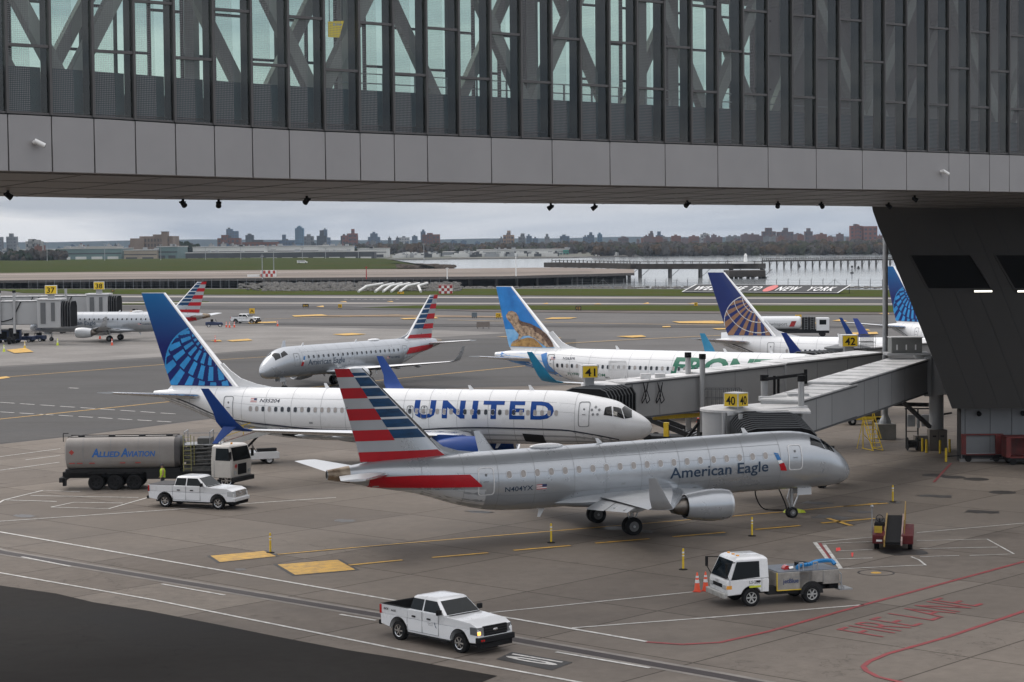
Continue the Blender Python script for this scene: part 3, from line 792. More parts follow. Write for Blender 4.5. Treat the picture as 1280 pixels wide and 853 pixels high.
sdir = Vector((math.sin(SUN_AZ)*math.cos(SUN_EL), math.cos(SUN_AZ)*math.cos(SUN_EL), math.sin(SUN_EL)))
so.rotation_euler = sdir.to_track_quat('Z', 'Y').to_euler()
S.view_settings.view_transform = 'Standard'; S.view_settings.look = 'None'; S.view_settings.exposure = 0; S.view_settings.gamma = 1
S.cycles.max_bounces = 6; S.cycles.transparent_max_bounces = 24; S.cycles.volume_bounces = 0; S.cycles.caustics_reflective = False; S.cycles.caustics_refractive = False
S.cycles.use_adaptive_sampling = True
S.cycles.volume_step_rate = 50

def struct(o, kind='structure'): o['kind'] = kind; return o
def sheet(name, pts, z, m, px=True, kind='structure', sub=0):
    """flat polygon; pts in photo pixels when px"""
    mb = MB().use(m); P = [G(u, v, z) for u, v in pts] if px else [Vector((x, y, z)) for x, y in pts]
    mb.add(P, [tuple(range(len(P)))])
    me = bpy.data.meshes.new(name); me.from_pydata(mb.v, [], mb.f); me.materials.append(m)
    b = bmesh.new(); b.from_mesh(me); bmesh.ops.triangulate(b, faces=b.faces); bmesh.ops.recalc_face_normals(b, faces=b.faces)
    for f in b.faces:
        if f.normal.z < 0: f.normal_flip()
    b.to_mesh(me); b.free()
    o = bpy.data.objects.new(name, me); C.objects.link(o)
    return struct(o, kind)

# ------------------------------------------------------------------ ground materials
def pavement(name, col, dark, joint=None, ang=48, size=7.6, jw=.004, rough=.75, streak=(.02, .14), streak_rot=0, stain=.5, spec=.15):
    m = bpy.data.materials.new(name); m.use_nodes = True; nt = m.node_tree; N = nt.nodes; L = nt.links; p = N['Principled BSDF']
    p.inputs['Specular IOR Level'].default_value = spec
    g = N.new('ShaderNodeNewGeometry')
    mp = N.new('ShaderNodeMapping'); mp.inputs['Rotation'].default_value = (0, 0, R(-ang)); L.new(g.outputs['Position'], mp.inputs[0])
    def noise(sc, det=6, src=mp, rough=.6):
        n = N.new('ShaderNodeTexNoise'); n.inputs['Scale'].default_value = sc; n.inputs['Detail'].default_value = det; n.inputs['Roughness'].default_value = rough
        L.new(src.outputs[0], n.inputs['Vector']); return n
    def mix(fac, a, b, mode='MIX'):
        x = N.new('ShaderNodeMix'); x.data_type = 'RGBA'; x.blend_type = mode
        if isinstance(fac, float): x.inputs[0].default_value = fac
        else: L.new(fac, x.inputs[0])
        for i, q in ((6, a), (7, b)):
            if isinstance(q, tuple): x.inputs[i].default_value = (*q, 1)
            else: L.new(q, x.inputs[i])
        return x.outputs[2]
    def ramp(src, lo, hi, a=0., b=1.):
        r = N.new('ShaderNodeMapRange'); r.inputs[1].default_value = lo; r.inputs[2].default_value = hi; r.inputs[3].default_value = a; r.inputs[4].default_value = b
        L.new(src, r.inputs[0]); return r.outputs[0]
    n1 = noise(.045, 8); c = mix(ramp(n1.outputs['Fac'], .35, .65), tuple(col), tuple(x*.70 for x in col))
    n2 = noise(1.3, 9, rough=.7); c = mix(ramp(n2.outputs['Fac'], .35, .7, 0, .8), c, tuple(x*.66 for x in col))
    # tyre streaks
    ms = N.new('ShaderNodeMapping'); ms.inputs['Rotation'].default_value = (0, 0, R(-streak_rot)); ms.inputs['Scale'].default_value = (streak[0], streak[1], 1); L.new(g.outputs['Position'], ms.inputs[0])
    n3 = noise(1., 7, ms, .7); c = mix(ramp(n3.outputs['Fac'], .52, .72, 0, stain), c, tuple(dark))
    n4 = noise(.33, 5); c = mix(ramp(n4.outputs['Fac'], .66, .74, 0, .55), c, tuple(dark))
    if joint:
        br = N.new('ShaderNodeTexBrick'); br.offset = 0; br.inputs['Scale'].default_value = 1.; br.inputs['Brick Width'].default_value = size; br.inputs['Row Height'].default_value = size
        br.inputs['Mortar Size'].default_value = .055; br.inputs['Mortar Smooth'].default_value = .3
        br.inputs['Color1'].default_value = (1, 1, 1, 1); br.inputs['Color2'].default_value = (.76, .75, .75, 1); br.inputs['Mortar'].default_value = (*joint, 1)
        L.new(mp.outputs[0], br.inputs['Vector'])
        c = mix(1., c, br.outputs['Color'], 'MULTIPLY')
    # wandering cracks
    vo = N.new('ShaderNodeTexVoronoi'); vo.feature = 'DISTANCE_TO_EDGE'; vo.inputs['Scale'].default_value = .085
    md = N.new('ShaderNodeMix'); md.data_type = 'RGBA'; md.blend_type = 'ADD'; md.inputs[0].default_value = 1.; L.new(g.outputs['Position'], md.inputs[6])
    n6 = noise(.35, 6); ms2 = N.new('ShaderNodeVectorMath'); ms2.operation = 'SCALE'; ms2.inputs['Scale'].default_value = 5; L.new(n6.outputs['Color'], ms2.inputs[0]); L.new(ms2.outputs[0], md.inputs[7]); L.new(md.outputs[2], vo.inputs['Vector'])
    n7 = noise(.07, 2); am = N.new('ShaderNodeMath'); am.operation = 'MULTIPLY'; L.new(ramp(vo.outputs['Distance'], .0, .006, .42, 0), am.inputs[0]); L.new(ramp(n7.outputs['Fac'], .45, .6, 0, 1), am.inputs[1])
    c = mix(am.outputs[0], c, tuple(x*.7 for x in dark))
    L.new(c, p.inputs['Base Color'])
    L.new(ramp(n3.outputs['Fac'], .35, .75, rough+.1, rough-.12), p.inputs['Roughness'])
    b = N.new('ShaderNodeBump'); b.inputs['Strength'].default_value = .25; b.inputs['Distance'].default_value = .01
    n5 = noise(14, 3); L.new(n5.outputs['Fac'], b.inputs['Height']); L.new(b.outputs[0], p.inputs['Normal'])
    return m
CONC = pavement('apron_concrete', (.245, .213, .182), (.066, .057, .050), joint=(.36, .34, .33), streak=(.03, .05), streak_rot=20, stain=.55)
CONC2 = pavement('light_apron_concrete', (.30, .285, .268), (.15, .14, .13), joint=(.8, .79, .78), streak=(.015, .1), streak_rot=5, stain=.5)
ASPH = pavement('taxi_asphalt', (.085, .081, .078), (.028, .027, .027), streak=(.012, .16), streak_rot=8, stain=.8, rough=.7)
ASPH2 = pavement('taxiway_asphalt', (.150, .143, .138), (.060, .058, .058), streak=(.004, .10), streak_rot=-2, stain=.85)
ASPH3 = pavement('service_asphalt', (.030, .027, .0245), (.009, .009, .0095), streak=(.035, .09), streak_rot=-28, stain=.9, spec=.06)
RUNW = pavement('runway_asphalt', (.075, .074, .078), (.03, .03, .033), streak=(.003, .3), streak_rot=0, stain=.7)
DECKC = pavement('runway_deck_concrete', (.27, .225, .19), (.12, .10, .09), streak=(.002, .09), streak_rot=-2, stain=.8)
def grassm(name, a, b):
    return M(name, a, .95, var=.6, scale=.02, dirt=b, stretch=(1, 3, 1), spec=0)
GR1 = grassm('airfield_grass', (.040, .062, .016), (.075, .07, .03))
GR2 = grassm('berm_grass', (.030, .050, .015), (.065, .058, .026))
SOIL = M('far_ground', (.10, .095, .08), .9, var=.5, scale=.004, dirt=(.05, .06, .035))

# ground and water sheets
sheet('ground', [(-5000, -200), (5000, -200), (5000, 9500), (-5000, 9500)], -1.2, SOIL, px=False)
WATERM = bpy.data.materials.new('bay_water'); WATERM.use_nodes = True
_n = WATERM.node_tree; _p = _n.nodes['Principled BSDF']; _p.inputs['Base Color'].default_value = (.30, .32, .33, 1); _p.inputs['Roughness'].default_value = .10; _p.inputs['IOR'].default_value = 1.33
_g = _n.nodes.new('ShaderNodeNewGeometry'); _m = _n.nodes.new('ShaderNodeMapping'); _m.inputs['Scale'].default_value = (.2, .08, 1); _t = _n.nodes.new('ShaderNodeTexNoise'); _t.inputs['Scale'].default_value = 1; _t.inputs['Detail'].default_value = 4
_b = _n.nodes.new('ShaderNodeBump'); _b.inputs['Strength'].default_value = .05; _b.inputs['Distance'].default_value = .3
_n.links.new(_g.outputs['Position'], _m.inputs[0]); _n.links.new(_m.outputs[0], _t.inputs['Vector']); _n.links.new(_t.outputs['Fac'], _b.inputs['Height']); _n.links.new(_b.outputs[0], _p.inputs['Normal'])
wp = [G(*q, -1.0) for q in ((440, 326.5), (560, 324.5), (700, 323), (800, 320.5), (900, 318.6), (1110, 317.5), (1290, 316.5))]
sheet('water', [(-400, 640), (-60, 560), (900, 560), (1200, 2000)]+[(p.x, p.y) for p in wp[::-1]]+[(G(545, 333).x, G(545, 333).y), (-60, 1000), (-600, 1000)], -1.0, WATERM, px=False)

# airfield (everything this side of the sea wall)
z0 = 0.0
fw = [G(-150, 361.5), G(330, 360.5), G(560, 360.5), G(720, 360.5), G(1300, 362.5)]
sheet('tarmac', [(-70, -60), (120, -60), (fw[-1].x, fw[-1].y)]+[(p.x, p.y) for p in fw[-2::-1]]+[(-140, 250)], 0.0, ASPH2, px=False)
sheet('apron', [(-60, -40), (110, -40), (150, 260)]+[tuple(G(u, v).xy) for u, v in ((1120, 470), (900, 480), (700, 482), (560, 486), (420, 505), (240, 527), (100, 545), (-40, 560))]+[(-75, 110)], .012, CONC, px=False)
sheet('upper_apron', [(-120, 462), (0, 458), (200, 446.5), (330, 437), (500, 425), (640, 416), (520, 412), (400, 409.5), (335, 408), (180, 407), (-120, 405)], .02, CONC2)
sheet('taxi_lane', [(-150, 466), (0, 459.5), (200, 448), (330, 438.5), (500, 426.5), (600, 423), (720, 424), (720, 481), (560, 485), (420, 504), (240, 526), (100, 544), (-40, 559)], .016, ASPH)
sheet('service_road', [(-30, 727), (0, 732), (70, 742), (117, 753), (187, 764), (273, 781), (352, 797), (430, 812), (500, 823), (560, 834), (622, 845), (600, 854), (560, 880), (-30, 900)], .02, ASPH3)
# runway across, light shoulders, grass strips
def band(name, rows, m, z):
    return sheet(name, rows, z, m)
band('runway', [(-150, 372), (0, 371), (640, 373), (1130, 374.6), (1300, 375), (1300, 379), (1130, 378.6), (640, 379), (300, 378), (0, 376.5), (-150, 376.5)], RUNW, .06)
for k, (a, b) in enumerate((((-150, 369.6), (1300, 373.2)), ((-150, 377.4), (1300, 380)))):
    (x0, y0), (x1, y1) = a, b
    sheet('runway_shoulder', [(x0, y0), (x1, y1), (x1, y1+1.3), (x0, y0+1.3)], .10, M('pale_shoulder', (.36, .33, .30), .8, var=.3, scale=.05))
band('grass', [(-150, 361.8), (330, 361.3), (560, 361), (720, 361.3), (1300, 363.5), (1300, 371.8), (900, 370.5), (560, 369), (200, 368.3), (30, 366.5), (5, 363.5), (-150, 362.5)], GR1, .08)
sheet('grass_strip', [(452, 384.5), (520, 382), (760, 381.6), (1300, 382.6), (1300, 391), (900, 389.3), (700, 387.5), (560, 386.5)], .08, GR1)
sheet('grass_patch', [(130, 379), (185, 376.6), (262, 377), (255, 379.5), (180, 380.8), (140, 381)], .08, GR1)
sheet('taxiway_shoulder', [(560, 387.5), (800, 388.7), (1300, 392), (1300, 394.5), (800, 391.3), (600, 389.5)], .09, M('dirt_shoulder', (.10, .08, .07), .9, var=.4, scale=.1))
for pts in ([(395, 394.2), (500, 393.6), (640, 395.5), (640, 397), (500, 396), (395, 395.5)],):
    sheet('sandy_verge', pts, .09, M('sand_brown', (.22, .15, .09), .9, var=.4, scale=.1))
# darker tyre-worn lanes across the pale taxiways
WORN = pavement('worn_taxiway', (.085, .08, .078), (.04, .038, .038), streak=(.003, .2), streak_rot=0, stain=.7)
for pts in ([(-150, 384), (200, 382.5), (430, 382.5), (452, 384), (640, 388.5), (640, 390), (400, 386.5), (-150, 387.5)],
            [(330, 403.5), (640, 405.5), (1300, 409), (1300, 411), (900, 409.5), (600, 408.5), (330, 406)]):
    sheet('taxiway_wear', pts, .05, WORN)

# ------------------------------------------------------------------ painted markings
def line(name, pts, w, m, z=.03, px=True):
    P = [G(u, v, z) for u, v in pts] if px else [Vector((*p, z)) for p in pts]
    mb = MB().use(m); Lf = []; Rt = []
    for i, p in enumerate(P):
        d = (P[min(i+1, len(P)-1)]-P[max(i-1, 0)]); n = Vector((-d.y, d.x, 0)).normalized()*w/2
        Lf.append(p+n); Rt.append(p-n)
    n = len(P); mb.add(Lf+Rt, [(i+n, i+1+n, i+1, i) for i in range(n-1)])
    return struct(mb.build(name, None, fix=False))
PW = M('road_paint_white', (.62, .61, .58), .6, var=.35, scale=2.5, dirt=(.36, .35, .33))
PY = M('road_paint_yellow', (.62, .36, .04), .6, var=.35, scale=2.0, dirt=(.36, .21, .05))
PR = M('road_paint_red', (.28, .035, .04), .6, var=.35, scale=2.0, dirt=(.19, .05, .05))
PB = M('road_paint_black', (.045, .043, .042), .7, var=.3)
line('lane_line', [(-20, 661), (0, 665), (490, 750), (640, 773), (808, 802)], .20, PW)
line('lane_line', [(-20, 712.5), (0, 716), (190, 749.5), (500, 812), (725, 853), (760, 860)], .18, PW)
for a, b in (((27, 696), (88, 708)), ((202, 730), (281, 744)), ((425, 768), (470, 775.5)), ((695, 815), (812, 835))): line('lane_dash', [a, b], .17, PW)
line('stand_line', [(612, 766), (866, 740)], .12, PW)
line('stand_line', [(715, 785), (900, 771), (1080, 756)], .14, PW)
for q in ([(808, 802.5), (853, 805.5), (900, 803), (960, 789.5), (1080, 756), (1280, 702), (1300, 697)],
          [(1300, 758), (1280, 764), (1185, 796), (1110, 817), (1086, 827), (1079, 833), (1083, 838.5), (1097, 846), (1125, 852.5), (1150, 858)]):
    line('fire_lane_line', q, .22, PR)
    
line('fire_lane_line', [(1167, 603), (1189, 579)], .16, PR)
for q in ([(1019, 678), (1091, 671.5)], [(1146, 666), (1280, 654), (1300, 652.5)], [(1027.5, 680), (1091, 677)], [(1146, 676), (1234, 674), (1267.5, 692.5), (1212, 694.5)],
          [(1044, 699), (1091, 697.5)], [(1150, 696), (1199, 694.5)], [(1046, 689), (1091, 687)], [(1150, 686), (1247, 684)], [(1054, 711), (1139, 707), (1157, 706.5)], [(1139, 696), (1149, 700), (1157.5, 707)]):
    line('bay_line', q, .11, PW)
line('bay_line', [(1018.5, 678), (1036, 701)], .22, PW); line('bay_line', [(1030, 681), (1051, 711)], .22, PW); line('fire_lane_line', [(1024.5, 679), (1038, 698)], .16, PR)
sheet('paint_spot', [(1045, 685), (1050, 684.5), (1051, 688), (1045, 689.5)], .04, M('fresh_red_paint', (.75, .03, .02), .5, var=0))
sheet('paint_spot', [(1064, 691), (1067, 691), (1066, 696), (1064.5, 696)], .04, M('fresh_red_paint'))
# box markings left, by the fuel tanker
for q in ([(0, 571), (75.5, 561)], [(32, 575), (75, 569.5)], [(0, 588), (74, 578)], [(-5, 631), (5, 625), (54, 613), (100, 615)], [(38, 619.6), (173, 622)], [(5, 625), (71, 627)],
          [(64, 634), (92, 628), (154, 629)], [(64, 634), (136, 636), (185, 622)], [(-20, 653), (0, 651.7), (216, 637), (330, 628), (420, 622)]):
    line('bay_line', q, .15, PW)
for q in ([(0, 503), (226, 518)], [(0, 515), (221, 528)]):
    n = 9
    for i in range(n):
        t0, t1 = i/n, (i+.72)/n; (x0, y0), (x1, y1) = q
        line('taxi_dash', [(lerp(x0, x1, t0), lerp(y0, y1, t0)), (lerp(x0, x1, t1), lerp(y0, y1, t1))], .25, PW)
line('taxi_dash', [(86, 485), (98, 485.5)], .4, PW)
for q in ([(-20, 474), (0, 472), (201, 456), (273, 450), (335, 446), (420, 441)], [(-20, 526), (0, 524), (198, 503.6), (300, 494), (480, 475), (622, 461), (700, 453)]):
    line('taxi_line', q, .32, PY)
sheet('taxi_mark', [(-10, 472.5), (8, 470.5), (13, 472), (0, 474)], .05, PY)
# lead-in line and yellow equipment boxes
def yrect(p):
    c = sum((G(*q) for q in p), Vector())/4
    P = [G(*q) for q in p]
    mb = MB().use(PB); mb.add([c+(q-c)*1.12+Vector((0, 0, .022)) for q in P], [(0, 1, 2, 3)])
    mb.use(PY); mb.add([c+(q-c)*1.0+Vector((0, 0, .030)) for q in P], [(0, 1, 2, 3)])
    struct(mb.build('stand_mark', None, fix=False))
yrect([(263, 695.5), (330, 689.5), (345, 696), (275, 703.5)]); yrect([(347, 706.5), (422, 700.5), (444, 713), (369, 719.5)])
def ydash(a, b, w=.30):
    line('stand_mark', [a, b], w+.28, PB, .022); line('stand_mark', [a, b], w, PY, .030)
ydash((347, 693), (500, 679.5), .2); line('lead_in_line', [(500, 679.5), (719, 661.6), (913, 645.5), (990, 639), (1097, 629)], .2, PY)
for a, b in (((436, 706.5), (503, 700)), ((540, 697), (610, 691)), ((642, 688), (713, 682)), ((744, 679), (812, 673.5)), ((841, 671), (906, 665.5)), ((944, 662), (1000, 657)), ((1027, 654), (1094, 648)), ((1035, 648), (1064, 657)), ((1055, 633), (1110, 629))): ydash(a, b)
# rubber and oil marks on the stand
OIL = M('oil_stain', (.055, .05, .047), .45, var=.4, scale=3)
for i, (u, v, w, h, s) in enumerate([(1040, 647, 30, 3, 5), (1110, 628, 25, 2.2, 4), (890, 668, 22, 3, 1), (1075, 640, 24, 2, 6), (800, 664, 26, 2.5, 2), (1165, 620, 28, 2, 3), (30, 645, 16, 3, 4), (300, 712, 10, 2, 8), (430, 651, 18, 2, 9), (1130, 690, 36, 7, 3), (760, 660, 30, 4, 7), (1225, 640, 30, 2.5, 2), (1020, 629, 26, 2, 5), (600, 640, 22, 2, 4), (170, 590, 30, 2, 5)]):
    rnd = random.Random(i); n = 14
    sheet('oil_stain', [(u+w*math.cos(2*PI*k/n)*rnd.uniform(.6, 1), v+h*math.sin(2*PI*k/n)*rnd.uniform(.5, 1)+(w*math.cos(2*PI*k/n))*rnd.uniform(-.03, .08)) for k in range(n)], .018+.0004*i, OIL)
# trench drain
line('trench_drain', [(-30, 682), (0, 690), (470, 768.5), (640, 799), (900, 845), (980, 860)], 1.15, M('drain_concrete', (.24, .22, .2), .8, var=.3, scale=1), .020)
line('trench_grate', [(-30, 682), (0, 690), (470, 768.5), (640, 799), (900, 845), (980, 860)], .62, M('drain_grate', (.055, .045, .045), .7, .2, var=.5, scale=9), .028)
# manhole covers and hydrant pit
for u, v, r in ((1192, 597, .8), (1220, 599.5, .85), (1253, 616, .85), (1167, 594.5, .8), (1095, 716.5, 1.05)):
    c = G(u, v); mb = MB().use(M('cast_iron', (.05, .045, .042), .6, .3, var=.3, scale=3)); mb.lathe([(.012, .02), (.03, r*.96), (.014, r)] if u != 1095 else [(.014, .80), (.024, .82), (.024, .88), (.014, .90)], 'z', (c.x, c.y, 0), 24, cap=u != 1095)
    if u == 1095: mb.use(PY); mb.lathe([(.023, .01), (.022, .24), (.014, .26)], 'z', (c.x, c.y, 0), 16, cap=False)
    struct(mb.build('manhole', None))
# FIRE LANE, letters lying across the lane
o0 = G(1104, 797.5); ex = (G(1231, 756)-G(1104, 797.5)); up = (G(1040, 787)-G(1104, 797.5))
vs, fs = text_geo('FIRE LANE', 1., bold=-.012); tw = text_w(vs)
mb = MB().use(PR); mb.add([o0+ex*(x/tw)+up*z+Vector((0, 0, .03)) for x, z in vs], fs); struct(mb.build('fire_lane_words', None, fix=False))
# 10 (speed mark) on the lane
q0 = G(691, 829); ex = G(640, 820)-G(632, 823); ex = (G(634, 824)-G(642, 819.5)); up = G(706, 828)-G(640, 819)
vs, fs = text_geo('10', 1., bold=.03); tw = text_w(vs)
q = [(620, 824), (640, 815), (716, 828), (690, 838)]
mb = MB().use(PB); mb.add([G(*p, .026) for p in q], [(0, 1, 2, 3)])
a, b, c = G(703, 831.5), G(689, 834.5), G(641, 819)
a = G(632, 823.5); ex = G(644, 818.5)-a; up = G(694, 834)-a
mb.use(PW); mb.add([a+ex*(1-x/tw)*1.+up*z+Vector((0, 0, .034)) for x, z in vs], fs); struct(mb.build('speed_mark', None, fix=False))
# yellow taxi markings far away
for q in ([(365, 394.5), (402, 393), (410, 394.6), (368, 396)], [(500, 398), (545, 396.5), (548, 398), (505, 399.2)], [(395, 383.7), (404, 382), (405, 384)], [(424, 377.3), (432, 376.6), (434, 378)], [(483, 377), (490, 376.4), (492, 377.6)],
          [(620, 421), (680, 420), (702, 422.5), (690, 423.5)], [(770, 420.5), (802, 419), (808, 421), (790, 422)], [(828, 408), (838, 407.6), (838, 409), (828, 409.2)], [(722, 397), (712, 398.5), (680, 399), (690, 397)],
          [(840, 402), (890, 401), (925, 403), (900, 404.5), (850, 404)], [(890, 410.5), (925, 410), (935, 411), (897, 412)], [(1040, 401), (1052, 399), (1060, 402)], [(1070, 412.5), (1085, 411.5), (1088, 413.5)], [(990, 399.8), (1010, 398.6), (1008, 400.6)],
          [(678, 380), (684, 378.6), (686, 380)], [(742, 380.4), (748, 379.4), (752, 380.4)], [(803, 380), (810, 378), (812, 380)], [(860, 379.6), (867, 378.6), (869, 380)], [(415, 418), (440, 416.4), (458, 417.8), (432, 419.4)], [(283, 425.5), (310, 423.5), (316, 425.5), (290, 427)],
          [(8, 437.5), (32, 435), (42, 440), (18, 441.5)], [(1098, 392), (1110, 391), (1112, 393)], [(262, 426), (275, 425), (278, 427)], [(310, 403), (345, 402), (346, 403.5), (312, 404.5)], [(940, 404), (1000, 402.5), (1030, 404), (1000, 405.5)], [(1060, 416), (1096, 415), (1098, 417.5), (1064, 418.5)]):
    sheet('taxi_mark', q, .12, PY)
for q in ([(640, 433), (800, 424), (950, 417)], [(560, 400), (760, 404.5), (1000, 408)], [(330, 399), (420, 396.5), (500, 393.2)]): line('taxi_line', q, .5, PY, .10)
for i in range(9): line('runway_number', [(430+i*8, 374.2), (435+i*8, 374.3)], 1.2, PW, .12)

# ------------------------------------------------------------------ raised runway deck on piles
DZ = 3.0
near = [(-400, 352.0), (0, 350.6), (200, 348.6), (420, 347), (620, 345.6), (793, 341.3)]
far = [(793, 336.8), (690, 334.5), (545, 336.2), (300, 338.2), (0, 341.5), (-400, 344)]
nz = [G(u, v, DZ) for u, v in near]; fz = [G(u, v, DZ) for u, v in far]
mb = MB().use(DECKC); top_ = nz+fz
mb.add(top_, [tuple(range(len(top_)))])
mb.use(M('deck_edge', (.09, .08, .075), .8, var=.3)); n = len(top_)
mb.add(top_+[p-Vector((0, 0, 1.0)) for p in top_], [(i, i+n, (i+1) % n+n, (i+1) % n) for i in range(n)]+[tuple(range(n, 2*n))[::-1]])
struct(mb.build('runway_deck', None))
PILE = M('pile_concrete', (.10, .095, .09), .85, var=.4, scale=.4)
mb = MB().use(PILE); rnd = random.Random(3)
def along(pts, step):
    out_ = []
    for a, b in zip(pts[:-1], pts[1:]):
        n = max(1, int((b-a).length/step)); out_ += [a.lerp(b, i/n) for i in range(n)]
    return out_
for row in range(4):
    for p in along(nz, 9.5):
        q = p+Vector((0, 6+row*12, 0)); mb.tube((q.x, q.y, -1.3), (q.x, q.y, DZ-.9), .55, n=6, cap=False)
struct(mb.build('runway_deck_piles', None))
mb = MB().use(M('deck_shadow_wall', (.04, .038, .036), .9, var=.3))  # dark wall whose colour stands for the shade under the deck
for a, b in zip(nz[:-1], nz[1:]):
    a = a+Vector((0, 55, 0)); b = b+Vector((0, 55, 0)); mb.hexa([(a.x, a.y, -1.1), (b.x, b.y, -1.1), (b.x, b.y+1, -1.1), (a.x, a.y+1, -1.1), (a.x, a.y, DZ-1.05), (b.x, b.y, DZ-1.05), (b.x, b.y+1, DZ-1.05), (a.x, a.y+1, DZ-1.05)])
struct(mb.build('shade_wall_beneath_runway', None))
# stripes on the deck
for q, w, m in (([(-100, 348.0), (200, 345.8), (420, 343.6), (640, 341.6), (740, 340)], 5, RUNW), ([(-100, 344.6), (300, 340.8), (560, 338)], 6, M('deck_pale', (.45, .40, .35), .8, var=.2, scale=.02)), ([(200, 342.2), (420, 340.4), (600, 339.2)], 2.5, PW)):
    P = [G(u, v, DZ+.1) for u, v in q]; line('deck_lane', [(p.x, p.y) for p in P], w, m, DZ+.15, px=False)
# rocks at the foot of the runway deck
ROCKM = M('revetment_rock', (.20, .19, .175), .9, var=.5, scale=1.2, dirt=(.07, .065, .06))
mb = MB().use(ROCKM); rnd = random.Random(5)
for i in range(900):
    u = rnd.uniform(300, 575); t = rnd.random(); v = lerp(357.6, 364.5, t)
    if u < 330 and rnd.random() < .6: continue
    p = G(u, v, 0); r = rnd.uniform(.4, 1.1); h = lerp(1.2, .2, t)
    mb.ell((p.x, p.y, h), (r*1.2, r, r*.7), 5, 4)
struct(mb.build('rock_revetment', None, smooth=25), 'stuff')
mb = MB().use(ROCKM)
for i in range(500):
    u = rnd.uniform(530, 1115); p = G(u, rnd.uniform(359.6, 361), -.6); r = rnd.uniform(.3, .8); mb.ell((p.x, p.y, -.4), (r*1.3, r, r*.6), 5, 4)
struct(mb.build('seawall_rocks', None, smooth=25), 'stuff')

# berm beyond the runway
def berm(name, foot, crest, h, m):
    mb = MB().use(m); F = [G(u, v, 0) for u, v in foot]; K = [G(u, v, h) for u, v in crest]
    B = [p+Vector((0, 90, -h-.5)) for p in K]; n = len(F); rows = [F, [f.lerp(k, .5)+Vector((0, 0, .4)) for f, k in zip(F, K)], K, B]
    mb.loft([[r[i] for r in rows] for i in range(n)], cap=False, closed=False)
    return struct(mb.build(name, None, smooth=60))
berm('grass_berm', [(-300, 349), (0, 345.5), (150, 342.5), (300, 339.5), (420, 337.5), (480, 336.2), (545, 335)], [(-300, 327), (0, 325.5), (150, 324), (300, 322.6), (420, 322.3), (480, 323.4), (538, 333)], 2.2, GR2)
#sheet('dry_grass', [(360, 325.5), (420, 324.6), (440, 328), (520, 333), (460, 334.5), (400, 331)], 2.9, M('dry_grass', (.16, .13, .06), .9, var=.5, scale=.03, dirt=(.06, .09, .03)))
mb = MB().use(M('shore_scrub', (.07, .05, .035), .9, var=.5, scale=.3))
for i in range(260):
    u = rnd.uniform(500, 566); p = G(u, rnd.uniform(332.5, 335.5), 0); r = rnd.uniform(1, 2.8)*(1 if u < 545 else .6); mb.ell((p.x, p.y, .3), (r*1.6, r, r*.7), 6, 4)
struct(mb.build('shore_scrub', None, smooth=40), 'stuff')
# ------------------------------------------------------------------ pier and trestle in the bay
TIMB = M('pier_timber', (.045, .038, .032), .9, var=.5, scale=.3)
def pier(name, label, pts, zt, w, thick, step, pile_r, rails=True, cat='pier', zb=-1.2, brace=True):
    t = thing(name, label, cat, (pts[0].x, pts[0].y, 0)); o = Vector((pts[0].x, pts[0].y, 0)); P = [p-o for p in pts]
    mb = MB().use(TIMB)
    for a, b in zip(P[:-1], P[1:]): mb.bar((a.x, a.y, zt-thick/2), (b.x, b.y, zt-thick/2), w, thick)
    mb.build('deck', None, t)
    for p in (along(P+[P[-1]], step)+[P[-1]])[:98]:
        mb = MB().use(PILE)
        for s in (-1, 1):
            mb.tube((p.x, p.y+s*w*.4, zb), (p.x, p.y+s*w*.4, zt-thick), pile_r, n=6, cap=False)
        mb.bar((p.x, p.y-w*.42, zt-thick-.2), (p.x, p.y+w*.42, zt-thick-.2), .4)
        if brace: mb.bar((p.x-.1, p.y-w*.4, zb+.5), (p.x+step*.3, p.y-w*.4, zt-thick), .2)
        mb.build('pile_bent', None, t)
    if rails:
        mb = MB().use(TIMB); rn = random.Random(2)
        for p in along(P, step*.3):
            for s in (-1, 1): mb.box(p.x-.12, p.x+.12, p.y+s*w*.45-.1, p.y+s*w*.45+.1, zt, zt+rn.uniform(.7, 1.6))
        for a, b in zip(P[:-1], P[1:]):
            for s in (-1, 1): mb.bar((a.x, a.y+s*w*.45, zt+.9), (b.x, b.y+s*w*.45, zt+.9), .16)
        mb.build('railing', None, t)
    return t
Yp = 865
zz = lambda v, u, Y: G(u, v, 0, Y).z
p0 = [G(690, 333, 0, 980), G(760, 333.5, 0, 930), G(800, 332, 0, 890), G(953, 330, 0, Yp)]
pier('approach_light_pier', 'dark timber pier on stout piles running out into the bay', [Vector((p.x, p.y, 0)) for p in p0], 5.2, 9, 2.3, 13, .6)
pier('pier_platform', 'wide piled platform under the small white tower at the end of the dark pier', [Vector((*G(908, 340, 0, Yp-6).xy, 0)), Vector((*G(953, 340, 0, Yp-6).xy, 0))], 2.4, 22, 2.6, 5, .75, rails=False, brace=True)
pier('timber_trestle', 'low thin trestle of timber bents reaching far across the open water', [Vector((*G(953, 327, 0, 1150).xy, 0)), Vector((*G(1130, 327, 0, 1170).xy, 0))], 3.4, 3, .8, 4.2, .32, cat='trestle')
t = thing('signal_tower', 'small white tower with a low hut on the pier platform', 'tower', (G(932, 330, 0, Yp).x, Yp, 5.2))
mb = MB().use(WHITE); mb.tube((0, 0, 0), (0, 0, 3.3), 1.0, .6, 10); mb.tube((0, 0, 3.3), (0, 0, 4.4), .8, .3, 10); mb.build('shaft', None, t)
box_obj('hut', WHITE, t, -5.5, 6.5, -2, 2, 0, .9)
